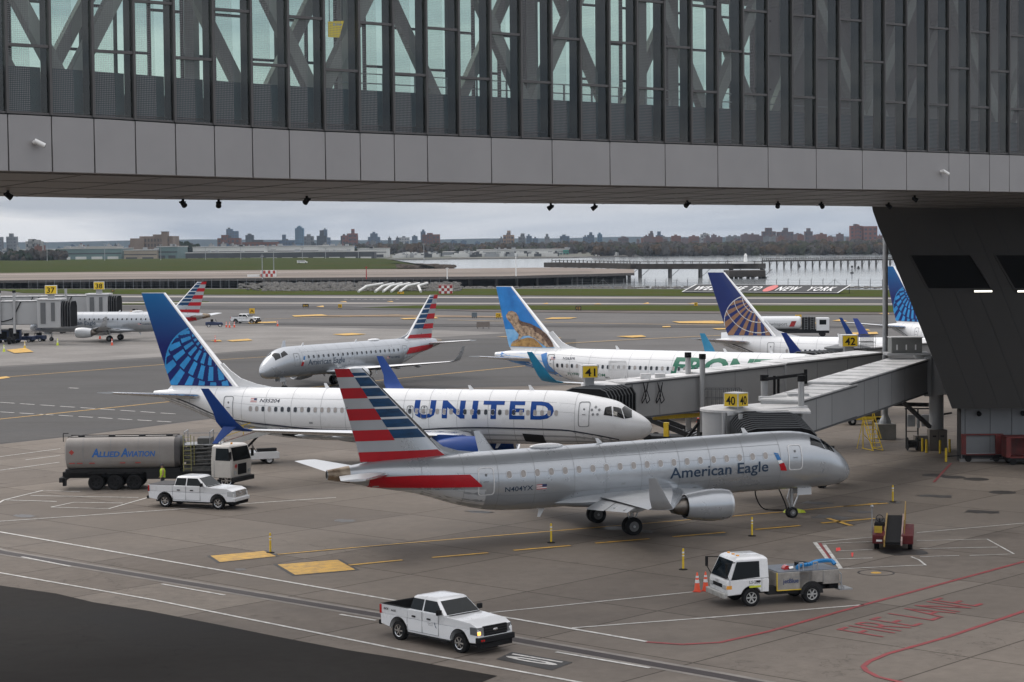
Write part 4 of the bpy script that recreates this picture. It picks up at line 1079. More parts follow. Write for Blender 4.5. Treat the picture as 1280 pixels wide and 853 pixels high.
for u, v, h, lab in ((1065, 342, 3.2, 'thin dark channel marker standing in the water left of the lamp post'), (999, 334, 1.0, 'small dark buoy afloat below the trestle'), (1073, 336, .9, 'small round buoy near the channel marker')):
    p = G(u, v, -1); mb = MB().use(DARK); mb.tube((0, 0, 0), (0, 0, h), .25, .12); mb.ell((0, 0, h), (.55, .55, .6), 8, 6); mb.lathe([(0, .2), (.1, .9), (.5, .9), (.6, .2)], 'z', n=10)
    tag(mb.build('channel_marker' if h > 2 else 'buoy', None, loc=p), lab, 'marker' if h > 2 else 'buoy')

# ------------------------------------------------------------------ security fences
FENCE = M('fence_grey', (.20, .21, .22), .6, .3, var=.2)
def fence(label, pts, h, step, braces=True, thick=.09):
    o = Vector((pts[0].x, pts[0].y, 0)); t = thing('security_fence', label, 'fence', o); P = [p-o for p in pts]
    for a, b in zip(P[:-1], P[1:]):
        L_ = (b-a).length; k = max(1, int(L_/step))
        mb = MB().use(FENCE)
        for i in range(3): mb.bar(a+Vector((0, 0, h*(.35+.3*i))), b+Vector((0, 0, h*(.35+.3*i))), thick*.6)
        mb.build('rail', None, t)
    posts = along(P, step)+[P[-1]]
    for i, p in enumerate(posts):
        mb = MB().use(FENCE); mb.box(p.x-thick, p.x+thick, p.y-thick, p.y+thick, -.6, h)
        mb.bar((p.x, p.y, h), (p.x+.2, p.y-.35, h+.4), thick)
        if braces and i % 7 == 3 and i+1 < len(posts):
            q = posts[i+1]; q0 = posts[i-1]; mb.bar((p.x, p.y, h), (q.x, q.y, .1), thick*.9); mb.bar((p.x, p.y, h), (q0.x, q0.y, .1), thick*.9)
        mb.build('post', None, t)
fence('grey security fence along the sea wall behind the welcome sign', [Vector((*G(u, v).xy, 0)) for u, v in ((715, 361), (900, 361.3), (1118, 362))], 3.0, 3.6)
fence('thin security fence on the grass in front of the runway deck', [Vector((*G(u, v).xy, 0)) for u, v in ((36, 361.2), (200, 360.6), (330, 360.2), (560, 360.4))], 2.9, 3.2, braces=False, thick=.07)

# ------------------------------------------------------------------ welcome sign lying on the grass bank
a, b = G(853, 366.8), G(1047, 368.3); a2, b2 = G(862, 361.8, .9), G(1056, 363.2, .9)
a2 = a+Vector((5, 8, 2.0)); b2 = b+Vector((5, 8, 2.0))
t = thing('welcome_sign', 'long black sign on the grass bank reading WELCOME TO NEW YORK round a pink apple', 'sign', a)
def wp_(s, r, off=0.): 
    p = a.lerp(b, s)-a; q = a2.lerp(b2, s)-a; n = (b-a).cross(a2-a).normalized()*off; return p.lerp(q, r)+n+Vector((0, 0, .35))
mb = MB().use(M('sign_black', (.012, .012, .013), .6, var=.1)); mb.add([wp_(0, 0), wp_(1, 0), wp_(1, 1), wp_(0, 1), wp_(0, 0, -.2), wp_(1, 0, -.2), wp_(1, 1, -.2), wp_(0, 1, -.2)], [(0,1,2,3),(7,6,5,4),(0,4,5,1),(1,5,6,2),(2,6,7,3),(3,7,4,0)]); mb.build('sign_board', None, t)
mb = MB().use(WHITE)
for q in ((0, 0, 1, 0), (1, 0, 1, 1), (1, 1, 0, 1), (0, 1, 0, 0)): mb.bar(wp_(q[0], q[1], .12), wp_(q[2], q[3], .12), .38, .1)
mb.build('border', None, t)
for txt, s0, s1 in (('WELCOME', .04, .37), ('TO', .405, .475), ('NEW', .585, .72), ('YORK', .775, .945)):
    vs, fs = text_geo(txt, .52, bold=.03, space=1.25); tw = text_w(vs); mb = MB().use(WHITE)
    mb.add([wp_(lerp(s0, s1, x/tw), .24+z, .14) for x, z in vs], fs); mb.build('lettering', None, t, fix=False)
mb = MB().use(M('apple_pink', (.62, .16, .15), .6, var=.2)); mb.add([wp_(.535+.033*math.cos(k*PI/8)*(1+.12*abs(math.sin(k*PI/8))), .5+.42*math.sin(k*PI/8), .15) for k in range(16)], [tuple(range(16))]); mb.build('apple_emblem', None, t, fix=False)
mb = MB().use(DARK)
for s in [i/10 for i in range(11)]: p = wp_(s, .9, -.25); mb.tube(p, (p.x, p.y, -a.z-.2), .1)
mb.build('support_posts', None, t)

# ------------------------------------------------------------------ white bent pipes, checkered hut, airfield signs
t = thing('bent_pipes', 'row of white bent pipes sloping down the rock bank by the taxiway', 'pipes', G(480, 366))
o = G(480, 366); PIPE = M('white_pipe', (.66, .66, .64), .5, var=.1)
for k, (u0, u1, u2) in enumerate(((448, 458, 478), (469, 478, 492), (479, 488, 502), (489, 498, 512), (500, 509, 524), (526, 523, 534))):
    A = G(u0, 366.2)-o; Bv = G(u1, 358, 0, 640)-o; Cc = G(u2, 357, 0, 668)-o
    mb = MB().use(PIPE); mb.pipe([A+Vector((0, 0, .4)), Vector((Bv.x, Bv.y, 1.9)), Vector((Cc.x, Cc.y, 2.1))], .42, 8); mb.ell(Vector((Bv.x, Bv.y, 1.9)), (.43, .43, .43), 8, 6)
    mb.build('pipe', None, t, smooth=50)
o = G(557, 367.5); t = thing('checkered_hut', 'small red and white checkered equipment hut beside the grass strip', 'hut', o)
box_obj('wall', WHITE, t, -2.1, 2.1, 0, 3, 0, 2.55)
mb = MB().use(RED)
for i in range(5):
    for j in range(3):
        if (i+j) % 2 == 0: mb.box(-2.1+i*.84, -2.1+(i+1)*.84, -.03, .0, j*.85, (j+1)*.85)
mb.build('checker_panel', None, t)
box_obj('roof', M('pink_roof', (.45, .2, .2), .6), t, -2.2, 2.2, -.1, 3.1, 2.55, 2.7)
o = G(335, 346.3, DZ); t = thing('checkered_shelter', 'red and white checkered shelter standing out on the runway deck', 'hut', o)
box_obj('wall', WHITE, t, -2.8, 2.8, 0, 4, 0, 2.4)
mb = MB().use(M('bright_red', (.42, .05, .04), .6))
for i in range(6):
    for j in range(2):
        if (i+j) % 2 == 0: mb.box(-2.8+i*.933, -2.8+(i+1)*.933, -.05, .0, j*1.2, (j+1)*1.2)
mb.build('checker_panel', None, t)
box_obj('skirting', WHITE, t, -8, -3.5, .5, 1, 0, 1.0)
def tsign(u, v, w, h, face, label, txt=None, side=None):
    o = G(u, v); t = thing('airfield_sign', label, 'sign', o)
    box_obj('sign_panel', face, t, -w/2, w/2, 0, .25, .25, .25+h)
    mb = MB().use(DARK)
    for k in range(3): mb.box(-w/2+.15+k*(w-.3)/2-.05, -w/2+.15+k*(w-.3)/2+.05, .08, .18, 0, .3)
    mb.build('legs', None, t)
    if txt: sign_text(txt, side or BLACK, t, lambda x, z: (x, -.02, .25+h*.2+z), h*.6, w*.7)
YS = M('sign_yellow', (.75, .45, .02), .5, var=.1); BS = M('sign_dark', (.03, .03, .03), .5, var=.1)
tsign(315, 393.5, 1.2, 1.15, YS, 'small yellow airfield sign left of the parked pickup', 'A'); tsign(382, 385.3, 1.5, .75, BS, 'low dark airfield sign between the yellow marks, left of the taxiing tail', 'B4', YS)
tsign(425, 386, .9, .8, YS, 'small yellow airfield sign nearest left of the striped tail', 'B')
tsign(593, 398, 1.1, .95, M('sign_steel', (.12, .15, .17), .4), 'grey-blue cabinet sign right of the striped tail')
tsign(623, 398.5, 1.1, .9, YS, 'yellow and black airfield sign touching the lizard tail', 'CB')
tsign(723, 389, 1.3, .9, BS, 'black airfield sign on the grass strip right of the lizard tail', 'C2', YS)
tsign(998, 401, 1.2, .9, YS, 'yellow airfield sign behind the white tanker', 'DD'); tsign(870, 383.7, .8, .75, YS, 'tiny yellow airfield sign on the grass left of the gold globe tail', 'E')
tsign(501, 368.5, 1.9, .6, YS, 'low yellow airfield sign below the white bent pipes', 'F'); tsign(141, 366, 1.2, .8, BS, 'black airfield sign on the grass above the parked regional jet', '31', YS)
tsign(604, 411, 2.4, 1.0, M('sign_rust', (.2, .17, .15), .6), 'row of rusty grey cabinets on the taxiway right of the striped tail')

# ------------------------------------------------------------------ industrial shore
CREAM = M('shed_cream', (.52, .50, .45), .7, var=.15, scale=.02); PALE = M('shed_white', (.62, .62, .60), .7, var=.12, scale=.02); GRN_ = M('shed_green_grey', (.13, .20, .20), .7, var=.2, scale=.03); DKW = M('shed_dark', (.07, .075, .08), .8, var=.3, scale=.05); TANB = M('shed_tan', (.33, .28, .22), .8, var=.2, scale=.05)
def shed(label, u0, u1, vt, vb, Yd, wall, band_=None, depth=60, h_roof=.0, name='industrial_shed'):
    a = G(u0, vb, 0, Yd); b = G(u1, vb, 0, Yd); zt = G((u0+u1)/2, vt, 0, Yd).z; w = b.x-a.x
    t = thing(name, label, 'building', (a.x, Yd, -1.2)); H = zt+1.2
    box_obj('wall', wall, t, 0, w, 0, depth, 0, H)
    box_obj('roof', M('shed_roof', (.40, .40, .39), .8, var=.2, scale=.02), t, -.5, w+.5, -.5, depth+.5, H, H+.8)
    mb = MB().use(band_ or DKW); k = max(2, int(w/14))
    for i in range(k): mb.box(w*(i+.12)/k, w*(i+.8)/k, -.35, 0, H*.12, H*.42)
    mb.build('loading_doors', None, t)
    mb = MB().use(DKW); mb.box(0, w, -.25, 0, H*.62, H*.70); mb.build('window_strip', None, t)
    mb = MB().use(GALV); rn = random.Random(int(u0))
    for i in range(max(2, int(w/22))): x = rn.uniform(.05, .9)*w; mb.box(x, x+rn.uniform(2, 5), 6, 10, H+.8, H+.8+rn.uniform(1, 2.4))
    mb.build('roof_vents', None, t)
    return t
shed('long cream shed with a green end wall low on the left shore', 72, 152, 311.5, 322, 1900, GRN_, PALE)
shed('long low cream roofed warehouse left of the brown power station', 80, 140, 309.2, 313, 2050, CREAM)
shed('tan walled workshop in front of the brown factory block', 155, 196, 313.5, 322, 1880, TANB)
shed('grey green workshop right of the tan one', 196, 222, 309, 321.5, 1890, GRN_)
shed('long white shed behind the berm, left of the far pale van', 241, 330, 309.3, 316, 1930, PALE)
shed('white shed in the middle of the shore row, with a raised roof monitor', 316, 410, 308.6, 316.5, 1960, PALE)
shed('white shed ending the shore row beside the brick towers', 398, 437, 308.8, 315.5, 1940, PALE)
shed('dark glazed low terminal front along the top of the berm', 232, 468, 316, 323, 1860, DKW, PALE, depth=30)
shed('white roofed shed right of the brick towers', 447, 483, 311.5, 316.8, 2050, PALE)
shed('grey depot roof on the far bay shore', 553, 620, 315.5, 321.5, 2150, GALV, PALE)
shed('long white warehouse on the far bay shore with a green corner', 596, 706, 312.8, 320.5, 2260, PALE, GRN_)
box_obj_ = None
t = shed('green corner block ending the far white warehouse', 704, 711, 312.6, 319, 2255, M('teal_wall', (.06, .30, .24), .7))
t = thing('power_station', 'large brown industrial block with a square tower, the biggest building on the shore', 'building', (G(163, 322, 0, 2000).x, 2000, -1.2))
BRN = M('station_brown', (.20, .155, .125), .85, var=.25, scale=.05); w = (216-163)/2500*2000
zt = lambda v: G(190, v, 0, 2000).z+1.2
box_obj('wall', BRN, t, 0, 14, 0, 30, 0, zt(298)); box_obj('wall', BRN, t, 9, w, 2, 40, 0, zt(295.5)); box_obj('wall', BRN, t, 22, 34, 5, 30, zt(295.5), zt(293.3))
box_obj('stair_tower', BRN, t, w-11, w-5, -1, 10, 0, zt(290.2)); box_obj('roof_cap', DKW, t, w-11.4, w-4.6, -1.4, 10.4, zt(290.2), zt(289.7))
mb = MB().use(M('station_window', (.07, .06, .055), .6))
for i in range(9):
    for j in range(4): mb.box(11+i*3.2, 12.6+i*3.2, 1.7, 2, 4+j*5, 7+j*5)
mb.build('window_bays', None, t)

# ------------------------------------------------------------------ far city
def tower_mat(name, col):
    return M(name, tuple(x*.8 for x in col), .85, spec=.1, var=.22, scale=.12, stretch=(1, 1, 2.2))
TW = {k: tower_mat('tower_'+k, c) for k, c in dict(brick=(.20, .095, .07), red=(.27, .12, .10), blue=(.10, .15, .22), grey=(.20, .205, .21), pale=(.40, .40, .39), tan=(.36, .24, .16), dark=(.08, .09, .10), violet=(.17, .12, .12), glass=(.12, .24, .36)).items()}
WIN = M('tower_window', (.035, .045, .06), .3, var=.3, scale=.4)
def tower(label, blocks, Yd, col, name='apartment_tower', vb=316, group=None):
    """blocks: (u0, u1, vtop)"""
    u0 = blocks[0][0]; a = G(u0, vb, 0, Yd); t = thing(name, label, 'building', (a.x, Yd, -1.2), 0, group)
    for k, (x0, x1, vt) in enumerate(blocks):
        A = G(x0, vb, 0, Yd).x-a.x; Bx = G(x1, vb, 0, Yd).x-a.x; H = G(x0, vt, 0, Yd).z+1.2; y = k*2.5
        box_obj('wall', TW[col], t, A, Bx, -y, max(12, (Bx-A)*.6), 0, H)
        mb = MB().use(WIN); nf = max(3, int(H/6)); nc = max(2, int((Bx-A)/6))
        for j in range(1, nf):
            for i in range(nc):
                mb.box(A+(Bx-A)*(i+.2)/nc, A+(Bx-A)*(i+.7)/nc, -y-.4, -y-.02, j*H/nf, j*H/nf+H/nf*.5)
        mb.build('window_grid', None, t)
        if k == 0: box_obj('roof', DKW, t, A+(Bx-A)*.3, A+(Bx-A)*.6, 0, 8, H, H+(3 if name != 'glass_tower' else 1))
    return t
Yc = 4200
tower('pale stepped apartment tower at the far left of the skyline', [(8, 21, 296), (12, 16, 292)], Yc, 'grey')
tower('grey apartment slab cut by the left edge of the picture', [(-8, 3, 296.5)], Yc, 'grey')
tower('white apartment group left of the brown power station', [(32, 52, 302), (36, 41, 299), (44, 49, 300)], 2600, 'pale')
tower('pair of brown brick blocks under a blue tower, right of the power station', [(272, 300, 298), (277, 285, 294)], 3000, 'brick')
tower('blue grey tower with two tops rising behind the brown brick pair', [(283, 291, 286.5), (290, 298, 289)], 4600, 'blue')
tower('teal tower alone between the brick pair and the tall glass tower', [(307, 317, 294), (310, 314, 292.5)], Yc, 'dark')
tower('long low brown block between the teal tower and the tall glass tower', [(303, 346, 303)], 2900, 'brick')
tower('dark stepped block with a small rooftop cabin left of the tall glass tower', [(348, 368, 301), (353, 357, 293.5)], 3900, 'blue')
tower('tall blue glass tower with a pointed top, tallest on the left skyline', [(369, 380, 285.5), (371.5, 377.5, 283.5), (373.5, 375.5, 282.3)], 4600, 'glass', name='glass_tower')
tower('grey block touching the right side of the tall glass tower', [(380, 392, 295.5), (384, 388, 293)], 3900, 'grey')
tower('dark grey tower with a slimmer one rising behind', [(396, 408, 295), (400, 405, 288)], 4000, 'dark')
tower('slim pale tower standing just behind the dark grey tower', [(404, 409, 287), (407, 413, 297)], 4700, 'blue')
tower('red brick tower with a dark slim crown, third pair from the left', [(428, 447, 294.5), (435, 447, 292), (439.5, 443, 286.5)], 3500, 'red')
tower('dark brick slab on the left side of the red brick tower', [(426, 435, 295)], 3550, 'dark')
tower('pale blue stepped tower near the middle left of the skyline', [(460, 475, 296.5), (463, 472, 292), (466, 469, 290)], 4900, 'blue')
tower('small dark tower left of the middle skyline', [(485, 489, 297.5)], Yc, 'dark'); tower('small dark tower right beside its twin near the middle skyline', [(495, 499, 297.3)], Yc, 'dark')
tower('pale green low block behind the two small dark towers', [(499, 512, 297)], 5200, 'pale'); tower('pale arch topped tower left of the brown twin slabs', [(515, 522, 295.5), (517, 520, 295)], 5000, 'blue')
tower('slim blue tower behind the brown twin slabs', [(526, 532, 289.5), (528, 530.5, 287)], 4800, 'blue')
tower('brown twin slabs in the middle of the skyline, left one darker', [(528, 534, 293.5), (534, 541, 291.5), (541, 550, 293.2)], 3500, 'brick')
tower('tan brick tower with a slim crown right of the middle skyline', [(629, 643, 294), (634, 638.5, 288.5)], 3500, 'tan')
tower('low pale block touching the left of the tan tower', [(624, 630, 298)], 3700, 'grey')
tower('grey block with crenellated top right of the tan tower', [(648, 657, 296), (651, 656, 292)], 4200, 'grey')
tower('blue block second to the right of the tan tower', [(658, 665, 295), (660, 662, 293)], 4300, 'blue'); tower('short blue block third to the right of the tan tower', [(666, 673, 298)], 4400, 'blue')
tower('slim grey tower alone above the white warehouse', [(681, 687, 296), (682.5, 685.5, 292.5)], 4400, 'grey'); tower('wide dark blue slab above the green corner of the warehouse', [(700, 712, 295.3), (703, 706, 293.5)], 4000, 'blue')
tower('blue stepped tower left of its slim neighbour, above the wooded point', [(734, 743, 294), (737, 740.5, 290.5)], 4100, 'blue'); tower('low blue wing left of the stepped blue tower', [(729, 735, 296)], 4150, 'blue')
tower('slim bright blue tower, right one of the blue pair above the wooded point', [(747, 753, 293), (748.5, 751, 291)], 4100, 'glass'); tower('brown clustered block right of the blue pair', [(773, 786, 297.5), (778, 783, 296)], 3800, 'violet')
tower('brown block with a blue crown left of the gold globe tail', [(806, 819, 297), (811, 817, 292), (813, 816, 289)], 3800, 'violet'); tower('slim pale blue tower behind the brown blocks left of the gold globe tail', [(820, 829, 294), (822, 826, 289.5)], 4600, 'blue')
tower('pale framed block among brown ones above the navy tail', [(876, 887, 293), (880, 885, 292)], 4300, 'pale')
tower('tall brown slab pair with blue crowns, left pair on the right skyline', [(953, 970, 289.5), (957, 965, 285)], 3900, 'violet'); tower('tall brown slab with a blue crown, second on the right skyline', [(972, 992, 290), (980, 985, 285)], 3900, 'violet')
tower('slender brown tower standing alone on the right skyline', [(1006, 1016, 289.5), (1009, 1013, 285.5)], 3800, 'violet')
tower('pair of big plain red brown slabs at the right end of the skyline', [(1063, 1078, 282.5), (1070, 1074, 280.8), (1079, 1096, 283)], 3300, 'red')
rn = random.Random(11)
lowm = [TW[k] for k in ('violet', 'brick', 'grey', 'pale', 'dark', 'tan', 'blue')]
def lows(n, u0, u1, vt0, vt1, Y0, Y1, label, group, wmin, wmax, mats):
    for i in range(n):
        u = rn.uniform(u0, u1); Y = rn.uniform(Y0, Y1); vt = rn.uniform(vt0, vt1)-(u-640)*.0; vt += 0
        hz = 300.5-(u-640)*.00873; vt = hz+ (vt-300.5)
        a = G(u, 316, 0, Y); H = G(u, vt, 0, Y).z+1.2; w = rn.uniform(wmin, wmax)/2500*Y
        mb = MB().use(rn.choice(mats)); mb.box(-w/2, w/2, 0, w*.7, 0, H); mb.box(-w*.2, w*.1, w*.1, w*.3, H, H+2.2); 
        mb.use(WIN)
        for j in range(1, max(2, int(H/7))): mb.box(-w*.42, w*.42, -.3, -.02, j*7-3, j*7-1)
        tag(mb.build('far_building', None, loc=(a.x, Y, -1.2)), label, 'building', group)
lows(90, -10, 460, 301.5, 309, 2300, 3900, 'small hazy building in the low city spread beyond the left shore', 'low city blocks beyond the left shore', 3, 9, [TW[k] for k in ('pale', 'grey', 'pale', 'brick', 'dark', 'blue')])
lows(70, 800, 1110, 295.5, 301.5, 3300, 4300, 'brown hazy block in the dense row above the right shore', 'brown blocks above the right shore', 5, 13, [TW[k] for k in ('violet', 'violet', 'brick', 'grey')])
lows(26, 460, 800, 299.8, 302, 3600, 4600, 'tiny hazy block on the middle skyline behind the woods', 'tiny blocks behind the woods', 3, 8, [TW[k] for k in ('violet', 'grey', 'blue')])
# hills on the horizon
def hills(label, u0, u1, hs, Y, m):
    mb = MB().use(m); n = len(hs); A = [G(lerp(u0, u1, i/(n-1)), 300, 0, Y) for i in range(n)]
    mb.loft([[(p.x, Y-300, -2), (p.x, Y, h), (p.x, Y+900, h*.6), (p.x, Y+1200, -2)] for p, h in zip(A, hs)], cap=True, closed=False); struct(mb.build('hills', None, smooth=60))
HM = M('hill_blue_green', (.04, .055, .06), .95, spec=0, var=.3, scale=.002)
hills('', -200, 1500, [18, 22, 26, 24, 28, 30, 26, 22, 20, 24, 22, 26, 22, 18, 20, 16, 20, 18, 17, 18], 7600, HM)

# ------------------------------------------------------------------ woods on the far shore
def wood(name, specs, mats, seed):
    rn = random.Random(seed); mb = MB()
    for (n, ua, ub, Ya, Yb, ha, hb, ra, rb) in specs:
        for i in range(n):
            u = rn.uniform(ua, ub); Y = rn.uniform(Ya, Yb); p = G(u, 316, 0, Y); H = rn.uniform(ha, hb); r = rn.uniform(ra, rb)
            mb.use(rn.choice(mats)); 
            for k in range(4):
                q = (p.x+rn.uniform(-.7, .7)*r, Y+rn.uniform(-.7, .7)*r, -1.2+H*rn.uniform(.45, .85)); s = rn.uniform(.35, .7)*r
                o = len(mb.v); mb.ell(q, (s, s, s*rn.uniform(.9, 1.5)), 6, 5)
                for j in range(o, len(mb.v)):
                    x, y, z = mb.v[j]; mb.v[j] = (x+rn.uniform(-.25, .25)*s, y+rn.uniform(-.25, .25)*s, z+rn.uniform(-.3, .3)*s)
            mb.use(TIMB); mb.box(p.x-.2, p.x+.2, Y-.2, Y+.2, -1.2, H*.5)
    return struct(mb.build(name, None, fix=False), 'stuff')
WD = [M('wood_brown', (.065, .058, .052), .95, var=.4, scale=.1, spec=0), M('wood_olive', (.060, .064, .044), .95, var=.4, scale=.1, spec=0), M('wood_rust', (.088, .066, .048), .95, var=.4, scale=.1, spec=0), M('wood_grey', (.075, .072, .070), .95, var=.4, scale=.1, spec=0)]
wood('shore_woods', [(900, 440, 1125, 2350, 3000, 6, 13, 4, 7), (800, 745, 1125, 1960, 2300, 5, 11, 3.5, 6), (350, 430, 780, 2500, 3000, 7, 14, 4, 7)], WD, 4)
wood('left_shore_trees', [(110, -20, 80, 1750, 1850, 6, 12, 4, 6), (60, 150, 460, 2250, 2400, 8, 13, 4, 6), (40, 210, 245, 2150, 2200, 13, 18, 5, 7)], [WD[0], M('wood_darkgreen', (.025, .035, .022), .95, var=.4, scale=.1, spec=0)], 5)
# boats and vans parked on the far bay shore, one pale mass
mb = MB().use(PALE); rn = random.Random(9)
for i in range(170):
    u = rn.choice((rn.uniform(497, 548), rn.uniform(565, 700), rn.uniform(748, 768))); Y = rn.uniform(2000, 2120); p = G(u, 318, 0, Y); w = rn.uniform(2, 6); mb.use(rn.choice([PALE, PALE, GALV, DKW])); h = rn.uniform(2, 3.5)
    mb.box(p.x-w, p.x+w, Y, Y+4, -1.2, h); mb.box(p.x-w*.4, p.x+w*.3, Y+.5, Y+3.5, h, h+1.6)
struct(mb.build('shore_yard', None), 'stuff')
# ground under far shore
sheet('far_shore', [(p.x, p.y) for p in wp]+[(4000, 9000), (-4500, 9000), (-1800, 2050)], -.4, SOIL, px=False)
mb = MB().use(ROCKM)
for a_, b_ in zip(wp[:-1], wp[1:]):
    mb.bar((a_.x, a_.y, -.6), (b_.x, b_.y, -.6), 6, 1.2)
struct(mb.build('far_shore_bank', None))
# light masts on the shore
for i, u in enumerate((59, 131, 201, 257, 301, 342, 378, 407, 448, 530)):
    Y = 1700 if i != 5 else 1150; vt = (303, 305, 306, 309, 308, 312, 309, 310, 311, 305)[i]
    p = G(u, 324, 0, Y); H = G(u, vt, 0, Y).z+1.2; mb = MB().use(GALV); mb.tube((0, 0, 0), (0, 0, H), .35, .2, 6); mb.box(-1.5, 1.5, -.3, .3, H-.4, H)
    tag(mb.build('light_mast', None, loc=(p.x, Y, -1.2)), 'thin grey light mast rising from the left shore', 'light mast', 'light masts along the left shore')
# antenna mast and navigation lights on deck
for u, v, h, lab, m in ((645, 345.5, 8.5, 'thin white antenna mast standing on the runway deck edge', WHITE), (458, 349, 4.5, 'slim red marker mast beside the deck left of the bent pipes', RED), (328, 349, 9, 'thin grey mast on the deck right of the parked airliner tail', GALV), (559, 349, 4, 'white short mast on the deck above the checkered hut', WHITE)):
    p = G(u, v, DZ); mb = MB().use(m); mb.tube((0, 0, 0), (0, 0, h), .22, .12, 6); mb.box(-.6, .6, -.1, .1, h*.9, h*.93); tag(mb.build('mast', None, loc=(p.x, p.y, DZ)), lab, 'mast')
# far white van on the berm
o = G(378, 329.6, 1.5); t = thing('white_van', 'tiny white van parked on the berm under the far sheds', 'van', o)
mb = MB().use(WHITE); mb.extr([(-3.6, .4), (3.4, .4), (3.6, 1.1), (2.6, 1.4), (1.6, 2.2), (-3.6, 2.2)], -1, 1); mb.build('body', None, t)
box_obj('windows', VGLASS, t, -3, 1.8, -1.03, 1.03, 1.45, 1.95)
for x in (-2.2, 2.2): mb = MB().use(TYRE); mb.tube((x, -1.05, .4), (x, 1.05, .4), .4, n=12); mb.build('wheel', None, t)
# ------------------------------------------------------------------ footbridge overhead: straight glazed box girder, slightly arched in height
BX0 = G(9.5, 200, 0, 80.0); BD = Vector((math.cos(R(39)), math.sin(R(39)), 0)); BN = Vector((-BD.y, BD.x, 0))
MOD = 80*.01486/BD.y; BW = 16.0
# heights of the fascia's lower and upper edge, read at five stations and smoothed
def depth_k(k): return 80*(1+.01486*k)
def zk(v, u): 
    k = 0
    L_ = 3719.0; q = (u-9.5)/L_; k = q/(.01486*(1-q)); return k, G(u, v, 0, depth_k(k)).z
zb_ = pchip([(-9, 19.2)]+[zk(v, u) for u, v in ((9.5, 214.6), (430, 226), (855, 234.1), (1270, 240.8))]+[(50, 18.4)])
zt_ = pchip([(-9, 21.5)]+[zk(v, u) for u, v in ((9.5, 142.4), (430, 165.5), (855, 180.5), (1270, 194.2))]+[(50, 21.0)])
print('bridge z', [round(zb_(k), 2) for k in (0, 10, 20, 34)], [round(zt_(k), 2) for k in (0, 10, 20, 34)])
K0, K1 = -6, 46
bridge = thing('footbridge', 'long grey footbridge with slanted trusses behind tall glass, crossing overhead', 'footbridge', (BX0.x, BX0.y, 0), R(39))
# local frame: +X along the bridge, +Y away from the camera
PANEL = M('fascia_panel_grey', (.30, .292, .295), .45, .2, var=.08, scale=.3); JOINT = M('panel_joint', (.03, .03, .03), .8, var=0)
FRAME = M('mullion_aluminium', (.10, .097, .098), .5, .3, var=.1); FIN = M('glass_fin_dark', (.010, .014, .015), .6, var=.1, spec=.2)
SPAN = M('spandrel_teal', (.014, .050, .066), .5, var=.25, scale=.8); TRUSS = M('truss_grey', (.40, .385, .37), .55, var=.12, scale=.5); INW = M('interior_wall', (.22, .215, .21), .7, var=.1)
TOPZ = 31.5
GLASSF = glass_mat('facade_glass', (.80, .87, .85), .06)
GLASSR = glass_mat('rear_facade_glass', (.56, .68, .63), .0)
# frit: dots printed on the glass, denser to the left of each pane
FRIT = bpy.data.materials.new('fritted_glass'); FRIT.use_nodes = True
n_ = FRIT.node_tree; N = n_.nodes; L = n_.links; N.clear()
o_ = N.new('ShaderNodeOutputMaterial'); tr = N.new('ShaderNodeBsdfTransparent'); tr.inputs[0].default_value = (.76, .86, .83, 1)
df = N.new('ShaderNodeBsdfPrincipled'); df.inputs['Base Color'].default_value = (.34, .34, .36, 1); df.inputs['Roughness'].default_value = .35
tcc = N.new('ShaderNodeTexCoord'); vo = N.new('ShaderNodeTexVoronoi'); vo.inputs['Scale'].default_value = 13; vo.inputs['Randomness'].default_value = 0
L.new(tcc.outputs['Object'], vo.inputs['Vector'])
lt = N.new('ShaderNodeMath'); lt.operation = 'LESS_THAN'; lt.inputs[1].default_value = .36; L.new(vo.outputs['Distance'], lt.inputs[0])
ml = N.new('ShaderNodeMath'); ml.operation = 'MULTIPLY_ADD'; ml.inputs[1].default_value = .34; ml.inputs[2].default_value = .14; L.new(lt.outputs[0], ml.inputs[0])
mx = N.new('ShaderNodeMixShader'); L.new(ml.outputs[0], mx.inputs[0]); L.new(tr.outputs[0], mx.inputs[1]); L.new(df.outputs[0], mx.inputs[2]); L.new(mx.outputs[0], o_.inputs[0])
